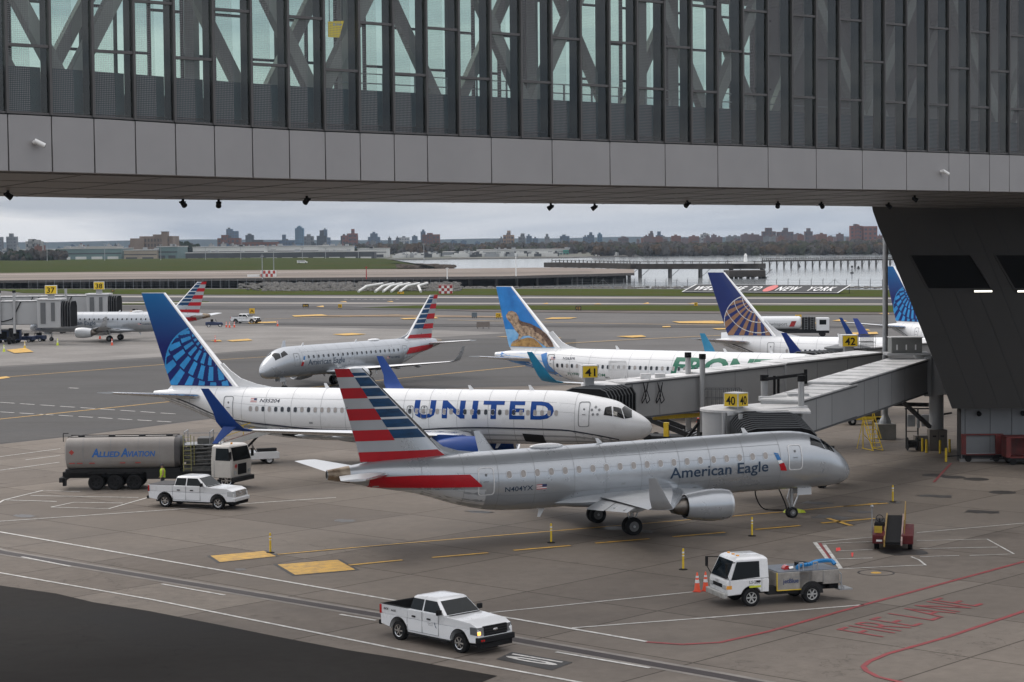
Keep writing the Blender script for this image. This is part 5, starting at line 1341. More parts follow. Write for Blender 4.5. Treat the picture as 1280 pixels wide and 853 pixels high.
for k in range(K0, K1):
    x0, x1 = k*MOD, (k+1)*MOD; a, b = zt_(k), zt_(k+1)
    # frame: left mullion, sill, transoms
    mb = MB().use(FRAME); mb.box(x0-.055, x0+.055, -.14, .12, a+.02, TOPZ); mb.hexa([(x0+.055, -.08, a+.02), (x1-.055, -.08, b+.02), (x1-.055, .1, b+.02), (x0+.055, .1, a+.02), (x0+.055, -.08, a+.10), (x1-.055, -.08, b+.10), (x1-.055, .1, b+.10), (x0+.055, .1, a+.10)])
    tz = a+(2.75 if k % 2 == 0 else 4.95)
    while tz < TOPZ: mb.box(x0+.057, x1-.057, -.10, .08, tz-.06, tz+.06); tz += 4.4
    mb.build('window_frame', None, bridge)
    # deep dark fin on the inside of every mullion
    mb = MB().use(FIN); mb.box(x0-.03, x0+.03, .125, .74, a+.1, TOPZ); mb.build('glass_fin', None, bridge)
    # pane: fritted left part, clear right part
    mb = MB(); xm = lerp(x0, x1, .56)
    mb.use(FRIT); mb.add([(x0+.055, 0, a+.1), (xm, 0, lerp(a, b, .56)+.1), (lerp(x0, x1, .50), 0, TOPZ), (x0+.055, 0, TOPZ)], [(0, 1, 2, 3)])
    mb.use(GLASSF); mb.add([(xm, 0, lerp(a, b, .56)+.1), (x1-.055, 0, b+.1), (x1-.055, 0, TOPZ), (lerp(x0, x1, .50), 0, TOPZ)], [(0, 1, 2, 3)])
    mb.build('glass_pane', None, bridge, fix=False)
    # teal spandrel behind the glass
    mb = MB().use(SPAN); mb.add([(x0+.03, .76, a-.2), (x1-.03, .76, b-.2), (x1-.03, .76, b+2.0), (x0+.03, .76, a+2.0), (x0+.03, .84, a-.2), (x1-.03, .84, b-.2), (x1-.03, .84, b+2.0), (x0+.03, .84, a+2.0)], [(0,1,2,3),(7,6,5,4),(0,4,5,1),(1,5,6,2),(2,6,7,3),(3,7,4,0)])
    mb.build('spandrel', None, bridge)
# fascia panels: one module wide at the left, two modules from the 11th on, one again at the far end
ks = list(range(K0, 11))+list(range(11, 29, 2))+[29, 31]+list(range(32, K1+1))
ks = sorted(set(ks))
for p, q in zip(ks[:-1], ks[1:]):
    x0, x1 = p*MOD+.025, q*MOD-.025
    mb = MB().use(PANEL); a, b, c, d = zb_(p)+.02, zb_(q)+.02, zt_(q)-.03, zt_(p)-.03
    mb.hexa([(x0, -.10, a), (x1, -.10, b), (x1, .3, b), (x0, .3, a), (x0, -.10, d), (x1, -.10, c), (x1, .3, c), (x0, .3, d)])
    mb.build('fascia_panel', None, bridge, bevel=.012, seg=1)
mb = MB().use(JOINT); n = 26
for i in range(n):
    k0, k1 = lerp(K0, K1, i/n), lerp(K0, K1, (i+1)/n); x0, x1 = k0*MOD, k1*MOD
    mb.hexa([(x0, -.03, zb_(k0)+.06), (x1, -.03, zb_(k1)+.06), (x1, .28, zb_(k1)+.06), (x0, .28, zb_(k0)+.06), (x0, -.03, zt_(k0)), (x1, -.03, zt_(k1)), (x1, .28, zt_(k1)), (x0, .28, zt_(k0))])
mb.build('fascia_backing', None, bridge)
# soffit: recessed slot, then sloping panels to the rear
SOFF = M('soffit_panel', (.17, .158, .15), .5, .2, var=.15, scale=.2, stretch=(.3, 3, 1)); n = 26; ys = [.3, 1.2, 1.21, 5, 9, 13, BW-.6, BW, BW]
def sof(k, j): return zb_(k)+(.10, .10, -.02, -.16, -.30, -.42, -.52, -.50, 2.2)[j]
mb = MB().use(SOFF)
vs = []; fs = []
for i in range(n+1):
    k = lerp(K0, K1, i/n)
    for j, y in enumerate(ys): vs.append((k*MOD, y, sof(k, j)))
m_ = len(ys)
for i in range(n):
    for j in range(m_-1): fs.append((i*m_+j, i*m_+j+1, (i+1)*m_+j+1, (i+1)*m_+j))
mb.add(vs, fs); mb.build('soffit', None, bridge, fix=False)
mb = MB().use(JOINT)
for k in range(K0, K1, 2):
    for j in range(2, 6):
        mb.bar((k*MOD, ys[j], sof(k, j)-.012), (k*MOD, ys[j+1], sof(k, j+1)-.012), .04, .01)
for j in range(3, 6):
    for i in range(n):
        k0, k1 = lerp(K0, K1, i/n), lerp(K0, K1, (i+1)/n); mb.bar((k0*MOD, ys[j], sof(k0, j)-.012), (k1*MOD, ys[j], sof(k1, j)-.012), .04, .01)
mb.build('soffit_joints', None, bridge)
# floor, roof, rear facade
mb = MB().use(INW); mb.add([(K0*MOD, .3, 21.6), (K1*MOD, .3, 21.2), (K1*MOD, BW-.2, 21.2), (K0*MOD, BW-.2, 21.6)], [(0, 1, 2, 3)]); mb.build('floor', None, bridge)
mb = MB().use(PANEL); mb.box(K0*MOD, K1*MOD, -.3, BW+.3, TOPZ, TOPZ+.8); mb.build('roof', None, bridge)
mb = MB().use(INW); mb.box(K0*MOD, K1*MOD, 1.2, BW-.3, TOPZ-.5, TOPZ-.02); mb.build('ceiling', None, bridge)
RC = 31
mb = MB().use(GLASSR); mb.add([(K0*MOD, BW-.1, 21.3), (RC*MOD, BW-.1, 21.3), (RC*MOD, BW-.1, TOPZ), (K0*MOD, BW-.1, TOPZ)], [(0, 1, 2, 3)]); mb.build('rear_glazing', None, bridge, fix=False)
mb = MB().use(INW); rn = random.Random(8)
mb.box(RC*MOD, K1*MOD, BW-.15, BW-.05, 21, TOPZ)
mb.build('rear_wall', None, bridge)
for k in range(K0, RC+1):
    mb = MB().use(FIN); mb.box(k*MOD-.05, k*MOD+.05, BW-.35, BW-.12, 21.3, TOPZ)
    tz = 23.6+(2.2 if k % 2 else 0)
    while tz < TOPZ: mb.box(k*MOD+.065, (k+1)*MOD-.065, BW-.22, BW-.12, tz-.07, tz+.07); tz += 4.4
    mb.build('rear_frame', None, bridge)
# fritted/solid rear panels that read as grey louvres
LOUV = M('louvre_grey', (.42, .42, .42), .6, var=.2, scale=6, stretch=(.1, 1, 6))
mb = MB().use(LOUV)
for k in (-5, -1, 3, 9, 14, 21, 24, 27, 29): mb.box(k*MOD+.1, (k+.5)*MOD, BW-.35, BW-.28, 22, TOPZ)
mb.build('rear_louvres', None, bridge)
# trusses front and rear
def truss(y, ph, name):
    mb = MB().use(TRUSS); H0, H1 = 22.6, 33.5; st = 3.3*MOD; x = K0*MOD-10+ph; up_ = True
    while x < K1*MOD:
        a, b = ((x, y, H0), (x+st, y, H1)) if up_ else ((x, y, H1), (x+st, y, H0))
        mb.bar(a, b, .5, .62, up=(0, 0, 1)); 
        x += st; up_ = not up_
    mb.box(K0*MOD, K1*MOD, y-.3, y+.3, 21.7, 22.5)
    mb.build(name, None, bridge, bevel=.03, seg=1)
truss(2.0, 0, 'front_truss'); truss(BW-2.2, 4.0, 'rear_truss')
mb = MB().use(TRUSS); x = K0*MOD-6
while x < K1*MOD: mb.box(x-.28, x+.28, BW/2-.3, BW/2+.3, 21.6, TOPZ-.5); x += 5.2*MOD*2
mb.build('interior_columns', None, bridge)
mb = MB().use(GALV)
for z in (22.5, 22.9, 23.3, 23.75): mb.box(9*MOD, 30*MOD, 3.4, 3.46, z+.35, z+.40)
for k in range(9, 31): mb.box(k*MOD, k*MOD+.05, 3.38, 3.48, 21.5, 24.15)
mb.build('inner_railing', None, bridge)
# yellow reflection in the glass, modelled as a glowing hung panel
kk = 9; p = G(419, 36, 0, depth_k(8.2)+1.0); t = thing('reflection_sign', 'tilted yellow sign hanging inside the bridge glass at upper left', 'sign', p, R(39))
mb = MB().use(M('reflection_yellow', (.85, .58, .02), .5, var=.05, emit=.25)); mb.hexa([(-.36, 0, -.40), (.22, 0, -.38), (.48, 0, .38), (-.36, 0, .30), (-.36, .04, -.40), (.22, .04, -.38), (.48, .04, .38), (-.36, .04, .30)]); mb.build('sign_panel', None, t)
mb = MB().use(REFL); mb.lathe([(-.002, .07), (-.004, .01)], 'y', (-.05, 0, .18), 12); mb.box(.08, .36, -.004, -.001, .16, .24); mb.build('emblem', None, t)
mb = MB().use(DARK); mb.bar((-.3, .02, .3), (-.3, .02, 3.0), .03); mb.bar((.4, .02, .37), (.4, .02, 3.0), .03); mb.build('reflection_hanger', None, t)

def bpt(u, off_y, z):     # point on the bridge at photo column u
    q = (u-9.5)/3719.0; k = q/(.01486*(1-q)); w = Vector((BX0.x, BX0.y, 0))+BD*(k*MOD)+BN*off_y; return Vector((w.x, w.y, z)), k
# security cameras on the fascia
for u, lab in ((42, 'white security camera on the bridge fascia near its left end'), (1172, 'white security camera on the bridge fascia above the dark tower')):
    p, k = bpt(u, -.1, 0); z = lerp(zb_(k), zt_(k), .52 if u < 100 else .5); t = thing('security_camera', lab, 'camera', (p.x, p.y, z), R(39))
    mb = MB().use(WHITE); mb.lathe([(-.12, .01), (-.12, .09), (0, .09)], 'y', n=12); mb.bar((0, -.1, 0), (.05, -.22, 0), .05); mb.build('mount', None, t)
    mb = MB().use(WHITE); mb.tube((-.12, -.24, .06), (.28, -.34, -.14), .10, .10, 12); mb.build('housing', None, t, smooth=40)
    mb = MB().use(BLACK); mb.tube((.281, -.341, -.141), (.30, -.346, -.15), .08, .08, 12); mb.build('lens', None, t)
# spotlights under the rear edge of the soffit
for i, u in enumerate((12, 227, 274, 383, 687, 742, 858, 973, 1028, 1111, 1144)):
    lab = ('leftmost black spotlight under the bridge soffit', 'left one of the closer pair of black soffit spotlights at left', 'right one of the closer pair of black soffit spotlights at left', 'black soffit spotlight above the taxiing regional jet', 'black soffit spotlight above the lizard tail', 'black soffit spotlight just right of the one over the lizard tail', 'black soffit spotlight above the wooded far point', 'black soffit spotlight above the tall brown slab pair', 'black soffit spotlight above the slender brown tower', 'black soffit spotlight at the corner of the dark tower', 'rightmost black spotlight, against the dark tower top')[i]
    yy = 11 if i not in (1, 2, 4, 5) else 14.6
    if i == 10: yy = 4
    # place along the soffit so that it is under the panels at this column
    q0 = G(u, 230, 0, 100); best = None
    for kk_ in range(-30, 460):
        w = Vector((BX0.x, BX0.y, 0))+BD*(kk_*.1*MOD)+BN*yy; e_ = abs(w.x/w.y-q0.x/q0.y)
        if best is None or e_ < best[0]: best = (e_, w, kk_*.1)
    w, k = best[1], best[2]; z = zb_(k)-.16-(yy-5)*.036
    t = thing('spotlight', lab, 'spotlight', (w.x, w.y, z), R(39+i*31), 'spotlights under the bridge soffit')
    mb = MB().use(BLACK); mb.tube((0, 0, 0), (0, 0, -.18), .07, .06); mb.build('bracket', None, t)
    mb = MB().use(BLACK); mb.tube((-.12, .0, -.16), (.16, .0, -.34), .11, .15, 12); mb.box(-.16, .04, -.14, .14, -.22, -.12); mb.build('lamp_head', None, t, smooth=40)

# ------------------------------------------------------------------ dark sloping tower that carries the bridge at right
TWR = M('bronze_cladding', (.022, .019, .0165), .5, .1, var=.15, scale=.12, stretch=(1, 1, .4)); TW2 = M('dark_glazing', (.004, .004, .004), .5, var=.1, spec=.08)
Yt = 141.0
def TP(u, v, dy=0.): return G(u, v, 0, Yt+dy)
tw = thing('support_tower', 'dark bronze clad tower leaning out under the right end of the bridge', 'tower', (31, Yt, 0))
org = Vector((31, Yt, 0))
prof = [(1088, 250), (1091, 264), (1098, 284), (1113, 317), (1136, 372), (1149, 405), (1172, 463), (1190, 511)]
# body: front face plus side face going back
Fp = [TP(u, v)-org for u, v in prof]; Fp[0].z = 19.0
Rp = [Vector((62, p.y, p.z)) for p in Fp]; Bp = [p+Vector((7.6, 30, 0)) for p in Fp]; RBp = [Vector((62, 30, p.z)) for p in Fp]
mb = MB().use(TWR); mb.loft([[a, b, c, d] for a, b, c, d in zip(Fp, Rp, RBp, Bp)]); mb.build('shell', None, tw)
# seams
mb = MB().use(JOINT)
for v in (271, 318, 362, 420, 470):
    i = max(j for j in range(len(prof)-1) if prof[j][1] <= v); t_ = (v-prof[i][1])/(prof[i+1][1]-prof[i][1]); a = Fp[i].lerp(Fp[i+1], t_)
    mb.bar((a.x, -.004, a.z), (62, -.004, a.z), .04, .05)
for s in range(1, 9):
    du = s*30
    for i in range(len(prof)-1):
        a, b = Fp[i], Fp[i+1]; d_ = du/2500*Yt; mb.bar((a.x+d_, -.004, a.z), (b.x+d_, -.004, b.z), .05, .03, up=(0, 1, 0))
mb.build('cladding_seams', None, tw)
# dark glazed bands
for pts in (((1137, 318.5), (1213, 318.5), (1240, 361.5), (1160, 361.5)), ((1243, 318.5), (1340, 318.5), (1340, 361.5), (1268, 361.5))):
    q = [TP(u, v)-org for u, v in pts]
    mb = MB().use(TW2); mb.add([(p.x, -.03, p.z) for p in q], [(0, 1, 2, 3)]); mb.build('window', None, tw, fix=False)
    mb = MB().use(TWR)
    for a, b in zip(q, q[1:]+q[:1]): mb.bar((a.x, -.05, a.z), (b.x, -.05, b.z), .1, .1, up=(0, 1, 0))
    mb.build('window_surround', None, tw)
# lit strip lamps
for u0, u1, lab in ((1217, 1239, 'left one of the two lit white strip lamps on the dark tower'), (1271, 1296, 'lit white strip lamp on the dark tower, cut by the right edge')):
    a, b = TP(u0, 364.3), TP(u1, 364.3); t = thing('strip_lamp', lab, 'lamp', ((a.x+b.x)/2, Yt, a.z)); w = (b.x-a.x)/2
    MB().use(M('lit_tube', (1, .96, .82), .5, var=0, emit=2.2)).box(-w, w, -.28, -.2, -.06, .06).build('tube', None, t); MB().use(DARK).box(-w-.06, w+.06, -.2, -.002, -.1, .1).build('housing', None, t)
# ground-level panelled wall
WALLP = M('base_panel_grey', (.20, .21, .22), .5, .3, var=.1, scale=.3)
base = thing('base_wall', 'grey panelled wall at the foot of the dark tower behind the red carts', 'wall', (32.2, 143.2, 0))
xs_ = [0, 1.4-1.1, 2.1, 3.65, 5.2, 6.75, 8.3, 9.85, 11.4, 13, 14.6]
for a, b in zip(xs_[:-1], xs_[1:]): MB().use(WALLP).box(a+.02, b-.02, 0, .2, .25, 3.95).build('panel', None, base)
box_obj('backing', JOINT, base, -.02, 16, .06, 1.2, 0, 4.0); box_obj('kerb', M('kerb_concrete', (.25, .24, .23), .8), base, -.1, 16, -.12, .1, 0, .22)
for x in (1.25, 4.4):
    mb = MB().use(BLACK); mb.tube((x, 0, 3.55), (x, -.25, 3.45), .12, .18, 10); t = tag(mb.build('wall_lamp', None, loc=(32.2, 143.15, 0)), 'small black wall lamp on the grey base wall, %s one' % ('left' if x < 2 else 'right'), 'wall lamp')
# ------------------------------------------------------------------ boarding bridges
JG = M('boarding_bridge_grey', (.40, .405, .41), .5, .2, var=.08, scale=.3); JR = M('bridge_roof_pale', (.70, .70, .70), .5, 0, var=.2, scale=.6, dirt=(.46, .46, .46)); BEL = M('bellows_black', (.010, .010, .011), .8, var=.2, scale=3, spec=.1); JD = M('bridge_dark_grey', (.12, .125, .13), .5, .2, var=.1)
YF = M('gate_sign_yellow', (.80, .55, .02), .45, var=.05)
def tunnel(parent, p0, p1, w, h, off=Vector((0, 0, 0)), ribs=True):
    """box tunnel whose near bottom edge runs p0 -> p1"""
    mb = MB().use(JG); d = (p1-p0); dh = Vector((d.x, d.y, 0)).normalized(); n = Vector((-dh.y, dh.x, 0)); U = Vector((0, 0, h)); 
    a, b = p0-off, p1-off
    mb.hexa([a, b, b+n*w, a+n*w, a+U, b+U, b+n*w+U, a+n*w+U]); t = mb.build('tunnel', None, parent)
    mb = MB().use(JR); e = U+Vector((0, 0, .005)); k = n*.10
    mb.hexa([a-k+e, b-k+e, b+n*w+k+e, a+n*w+k+e, a-k+e+Vector((0, 0, .10)), b-k+e+Vector((0, 0, .10)), b+n*w+k+e+Vector((0, 0, .10)), a+n*w+k+e+Vector((0, 0, .10))])
    L_ = d.length
    for i in range(1, int(L_/2.2)):
        q = a.lerp(b, i*2.2/L_)+e+Vector((0, 0, .10)); mb.bar(q, q+n*w, .10, .08)
    mb.build('tunnel_roof', None, t)
    mb = MB().use(JD)
    for z in (.0, h-.12): mb.bar(a-n*.02+Vector((0, 0, z+.06)), b-n*.02+Vector((0, 0, z+.06)), .06, .12)
    for i in range(1, int(L_/3.1)): q = a.lerp(b, i*3.1/L_)-n*.006; mb.bar(q+Vector((0, 0, .1)), q+U-Vector((0, 0, .1)), .03, .02)
    mb.build('trim', None, t); return t
def bellows(parent, c0, c1, w, h, n=9, h1=None):
    """folded hood between two frames"""
    mb = MB().use(BEL); d = (c1-c0); dh = Vector((d.x, d.y, 0)).normalized(); s = Vector((-dh.y, dh.x, 0)); rg = []
    for i in range(n*2+1):
        t = i/(n*2); k = (.0 if i % 2 == 0 else -.10); c = c0.lerp(c1, t); ww = w/2+k; hh = lerp(h, h1 or h, t)+k
        r = [c-s*ww, c-s*ww+Vector((0, 0, hh*.78)), c-s*ww*.86+Vector((0, 0, hh*.93)), c-s*ww*.6+Vector((0, 0, hh)), c+s*ww*.6+Vector((0, 0, hh)), c+s*ww*.86+Vector((0, 0, hh*.93)), c+s*ww+Vector((0, 0, hh*.78)), c+s*ww]
        rg.append(r)
    mb.loft(rg, cap=True, closed=False); mb.use(JD)
    for c in range(0, n*2+1, 2): mb.pipe(rg[c], .045, 4)
    mb.build('bellows', None, parent, fix=False)
def gate_sign(name, label, loc, txt, rz, w=.95, h=.72, faces=2):
    t = thing(name, label, 'gate sign', loc, R(rz))
    box_obj('case', JR, t, -w/2-.04, w/2+.04, -w/2-.04, w/2+.04, 0, h+.06); box_obj('stand', JG, t, -w*.3, w*.3, -w*.3, w*.3, -.75, 0)
    for a in ((0, 90) if faces == 2 else (0,)):
        m_ = Matrix.Rotation(R(a), 3, 'Z')
        mb = MB().use(YF); mb.add([m_ @ Vector(p) for p in ((-w/2+.02, -w/2-.05, .03), (w/2-.02, -w/2-.05, .03), (w/2-.02, -w/2-.05, h), (-w/2+.02, -w/2-.05, h))], [(0, 1, 2, 3)]); mb.build('face', None, t, fix=False)
        sign_text(txt, BLACK, t, lambda x, z: m_ @ Vector((x, -w/2-.065, h*.16+z)), h*.68, w*.68, bold=.015)
    return t
def lift_post(parent, x, y, z0, z1, r=.2):
    mb = MB().use(JG); mb.tube((x, y, z0), (x, y, z1), r, n=12); mb.use(BLACK); mb.tube((x, y, z1), (x, y, z1+.38), r*1.25, n=12); mb.build('lift_column', None, parent, smooth=40)
def bogie(parent, x, y, rz=0):
    mb = MB().use(DARK); m_ = Matrix.Rotation(R(rz), 4, 'Z'); m_.translation = Vector((x, y, 0)); mb.T = m_
    mb.box(-1.6, 1.6, -.35, .35, .7, 1.15); mb.box(-.3, .3, -.3, .3, 1.15, 2.6); mb.bar((-1.4, 0, 1.1), (-.2, 0, 2.4), .18); mb.bar((1.4, 0, 1.1), (.2, 0, 2.4), .18); mb.build('bogie_frame', None, parent)
    for s in (-1.25, 1.25):
        mb = MB().use(TYRE); mb.T = m_; mb.lathe([(-.18, .3), (-.2, .5), (.2, .5), (.18, .3)], 'y', (s, 0, .5), 20); mb.use(GALV); mb.lathe([(-.12, .3), (.12, .3)], 'y', (s, 0, .5), 12); mb.build('wheel', None, parent)

V3 = lambda x, y, z: Vector((x, y, z))
# gate 40
o = V3(18, 125, 0); j40 = thing('boarding_bridge', 'grey boarding bridge sloping from the dark tower to the front silver jet', 'jet bridge', o)
A, B_ = V3(18.0, 125, 3.70), V3(31.2, 150, 4.40); d_ = (B_-A)
tunnel(j40, A+d_*.36+V3(-.10, .06, -.12), B_, 2.9, 2.52, o); tunnel(j40, A, A+d_*.40, 2.6, 2.22, o)
mb = MB().use(JG); mb.lathe([(3.1, 1.75), (5.45, 1.75)], 'z', (13.6-o.x, 124.6-o.y, 0), 28); mb.build('cab', None, j40, smooth=30)
mb = MB().use(JR); mb.lathe([(5.46, 1.9), (5.6, 1.9), (5.75, 1.2), (5.78, .05)], 'z', (13.6-o.x, 124.6-o.y, 0), 28); mb.hexa([V3(13.2, 122.6, 5.3)-o, V3(18.4, 124.2, 5.5)-o, V3(16.8, 127.2, 5.5)-o, V3(13, 126.4, 5.3)-o, V3(13.2, 122.6, 5.5)-o, V3(18.4, 124.2, 5.75)-o, V3(16.8, 127.2, 5.8)-o, V3(13, 126.4, 5.5)-o]); mb.build('cab_roof', None, j40)
mb = MB().use(JG); mb.hexa([V3(13.2, 122.8, 3.1)-o, V3(18.2, 124.5, 3.4)-o, V3(16.8, 127.0, 3.4)-o, V3(13, 126.2, 3.1)-o, V3(13.2, 122.8, 5.29)-o, V3(18.2, 124.5, 5.49)-o, V3(16.8, 127.0, 5.49)-o, V3(13, 126.2, 5.29)-o])
for x, y in ((13.0, 122.7), (13.9, 121.6)): mb.tube(V3(x, y, 2.9)-o, V3(x, y, 5.5)-o, .13, n=8)
mb.build('cab_wall', None, j40)
bellows(j40, V3(15.6, 122.6, 2.9)-o, V3(15.9, 118.9, 2.8)-o, 4.5, 2.66, 9, 2.08)
mb = MB().use(JR); mb.hexa([V3(13.7, 122.6, 5.48)-o, V3(18.3, 122.3, 5.42)-o, V3(18.4, 124.0, 5.5)-o, V3(13.9, 124.2, 5.55)-o]+[V3(13.7, 122.6, 5.6)-o, V3(18.3, 122.3, 5.54)-o, V3(18.4, 124.0, 5.62)-o, V3(13.9, 124.2, 5.67)-o]); mb.build('hood_frame', None, j40)
p = G(1001.5, 500, 0, 124.3); lift_post(j40, p.x-o.x, p.y-o.y, 2.2, G(1001, 477, 0, 124.3).z, .19)
p = G(955.5, 500, 0, 132.5); lift_post(j40, p.x-o.x, p.y-o.y, 2.2, G(955, 476, 0, 132.5).z, .23)
a, b = G(958, 474, 0, 131), G(1007, 468, 0, 134)
mb = MB().use(BLACK); mb.tube(a-o, b-o, .11, n=8); q = G(1007, 462, 0, 134); mb.tube(q-o, G(1007, 480, 0, 134)-o, .12, n=8); mb.tube(G(968, 470, 0, 131.5)-o, G(968, 495, 0, 131.5)-o, .09, n=8); mb.tube(G(973, 470, 0, 132)-o, G(973, 492, 0, 132)-o, .09, n=8); mb.build('cable_arm', None, j40)
mb = MB().use(JG); a = G(950, 502, 0, 127); mb.T = Matrix.Translation(a-o); mb.box(0, 1.7, 0, .8, 0, .28); mb.box(1.9, 3.2, .5, 1.3, .12, .42); mb.build('roof_box', None, j40)
bogie(j40, 20.6-o.x, 130-o.y, 62)
# rotunda at the tower end
mb = MB().use(JG); mb.tube(V3(32.2, 151.5, 0)-o, V3(32.2, 151.5, 4.3)-o, .55, n=16); mb.build('support_column', None, j40, smooth=40)
mb = MB().use(JG); mb.lathe([(4.3, 1.9), (7.1, 1.9)], 'z', V3(32.6, 152, 0)-o, 24); mb.box(31.0-o.x, 31.5-o.x, 150-o.y, 153-o.y, 4.2, 7.2); mb.build('rotunda', None, j40, smooth=40)
mb = MB().use(JR); mb.lathe([(7.1, 2.0), (7.25, 2.0), (7.3, .1)], 'z', V3(32.6, 152, 0)-o, 24); mb.build('rotunda_roof', None, j40)
mb = MB().use(M('brace_dark', (.06, .06, .065), .6, .2)); mb.bar(V3(31.6, 151, 1.8)-o, V3(28.4, 146, 4.3)-o, .25); mb.bar(V3(31.6, 152, 3.4)-o, V3(25.6, 144, 4.2)-o, .3); mb.build('strut', None, j40)
t = thing('roof_unit', 'grey box air handling unit with white vents on the boarding bridge roof beside the tower', 'air unit', (29.7, 151, 7.35), 0)
box_obj('casing', M('unit_grey', (.17, .175, .17), .5, .1), t, -1.15, 1.15, -.8, .8, .12, 1.25, bevel=.03); box_obj('lid', JR, t, -1.2, 1.2, -.85, .85, 1.25, 1.32); box_obj('base', JG, t, -1.5, 1.8, -1, 1, -.06, .12)
mb = MB().use(REFL)
for x in (-.75, -.05, .65): mb.box(x-.05, x+.05, -.83, -.80, .35, .75)
mb.build('vent', None, t)
p = G(920, 515, 0, 123.4); gate_sign('gate_sign', 'white topped cube sign reading 40 on two yellow sides above the black bellows', (p.x, p.y, G(920, 508, 0, 123.4).z), '40', -42, 1.0, .80)
# gate 41
o = V3(9, 146, 0); j41 = thing('boarding_bridge', 'grey boarding bridge docked beyond the nose of the blue globe airliner', 'jet bridge', o)
A, B_ = V3(8.2, 145.6, 3.0), V3(29.3, 158, 4.0); d_ = B_-A
tunnel(j41, A+d_*.28+V3(.05, -.12, -.08), A+d_*.66, 2.75, 2.88, o); tunnel(j41, A+d_*.60+V3(.1, -.22, -.05), B_, 2.95, 3.0, o); tunnel(j41, A, A+d_*.32, 2.5, 2.68, o)
mb = MB().use(JD); mb.lathe([(2.8, 1.8), (5.4, 1.8)], 'z', V3(7.0, 147.6, 0)-o, 24); mb.box(-1.6, -.2, -.1, 2.4, 2.85, 5.6); mb.build('cab', None, j41, smooth=30)
mb = MB().use(JR); mb.lathe([(5.42, 1.95), (5.6, 1.9), (5.7, .05)], 'z', V3(7.0, 147.6, 0)-o, 24); mb.build('cab_roof', None, j41)
bellows(j41, V3(7.4, 146.6, 2.8)-o, V3(5.3, 143.0, 2.8)-o, 3.7, 2.75, 8)
for u, v0 in ((860, 447), (878, 449)):
    Y_ = 150 if u < 870 else 148.6; p = G(u, v0, 0, Y_); lift_post(j41, p.x-o.x, p.y-o.y, 1.8, p.z, .21)
bogie(j41, 14.3-o.x, 150.4-o.y, 20)
for u in (807, 825):
    p = G(u, 474, 0, 147.6 if u < 815 else 148.2)-o; mb = MB().use(JR); mb.T = Matrix.Translation(p); mb.box(-.38, .38, -.3, .3, 0, .42); mb.build('roof_unit', None, j41)
    pts = []
    for s in (-1, 1):
        base = G(u+s*3, 478, 0, 146.3 if u < 815 else 147.0)-o; mb = MB().use(BLACK)
        mb.pipe([base+V3(0, -.1, .0), base+V3(-.1*s, -.15, -.6), base+V3(.12*s, -.15, -1.3), base+V3(-.1, -.15, -1.55), base+V3(-.22*s, -.15, -1.0), base+V3(-.05*s, -.15, -.2)], .035, 5); mb.build('hanging_cable', None, j41)
def cage(parent, u0, u1, v0, v1, Y_, m, o):
    a = G(u0, v1, 0, Y_)-o; b = G(u1, v1, 0, Y_)-o; z1 = G(u0, v0, 0, Y_).z; mb = MB().use(m)
    for dy in (0, 1.2):
        for z in (a.z, (a.z+z1)/2, z1): mb.bar((a.x, a.y+dy, z), (b.x, a.y+dy, z), .05)
        n = 9
        mb.bar((a.x, a.y, a.z), (a.x, a.y+1.2, a.z), .05); mb.bar((b.x, a.y, a.z), (b.x, a.y+1.2, a.z), .05)
        for i in range(n+1): x = lerp(a.x, b.x, i/n); mb.bar((x, a.y+dy, a.z), (x, a.y+dy, z1), .035)
    mb.build('stair_cage', None, parent)
cage(j41, 881, 927, 487, 511, 147.5, JD, o); cage(j41, 762, 783, 453, 473, 147.5, JR, o)
mb = MB().use(YEL); mb.tube(V3(14.0, 150.4, 2.2)-o, V3(15.5, 150.9, 2.5)-o, .15); mb.bar(V3(10.5, 148.5, 2.9)-o, V3(19, 152.5, 3.0)-o, .3); mb.build('undercarriage_beam', None, j41)
p = G(736, 472, 0, 146.2); gate_sign('gate_sign', 'yellow sign reading 41 in a white case above the bellows behind the blue globe airliner', (p.x, p.y, p.z), '41', 8, 1.12, .86, 1)
# gate 42
o = V3(30.4, 181, 0); j42 = thing('boarding_bridge', 'grey round topped boarding bridge cab at gate 42 behind the long bridge roofs', 'jet bridge', o)
mb = MB().use(JG); mb.lathe([(3.2, 1.9), (6.1, 1.9)], 'z', (0, 0, 0), 24); mb.build('cab', None, j42, smooth=30)
mb = MB().use(JD); mb.lathe([(6.1, 2.1), (6.25, 2.1), (6.45, 1.2), (6.5, .05)], 'z', (0, 0, 0), 24); mb.build('cab_roof', None, j42)
tunnel(j42, V3(31.6, 179.8, 3.3), V3(46, 187, 4.0), 2.8, 2.8, o); bellows(j42, V3(-1.5, -1, 3.2), V3(-4.2, -3.0, 3.2), 3.6, 2.8, 6)
mb = MB().use(JG); mb.tube((0, 0, 0), (0, 0, 3.3), .5, n=12); mb.build('support_column', None, j42)
cage(j42, 1076, 1094, 419, 437, 178.5, JD, o)
p = G(1060.5, 433, 0, 178.6); gate_sign('gate_sign', 'yellow sign reading 42 in a white case, standing clear above the bridge roofs', (p.x, p.y, p.z), '42', 3, 1.35, .98, 1)
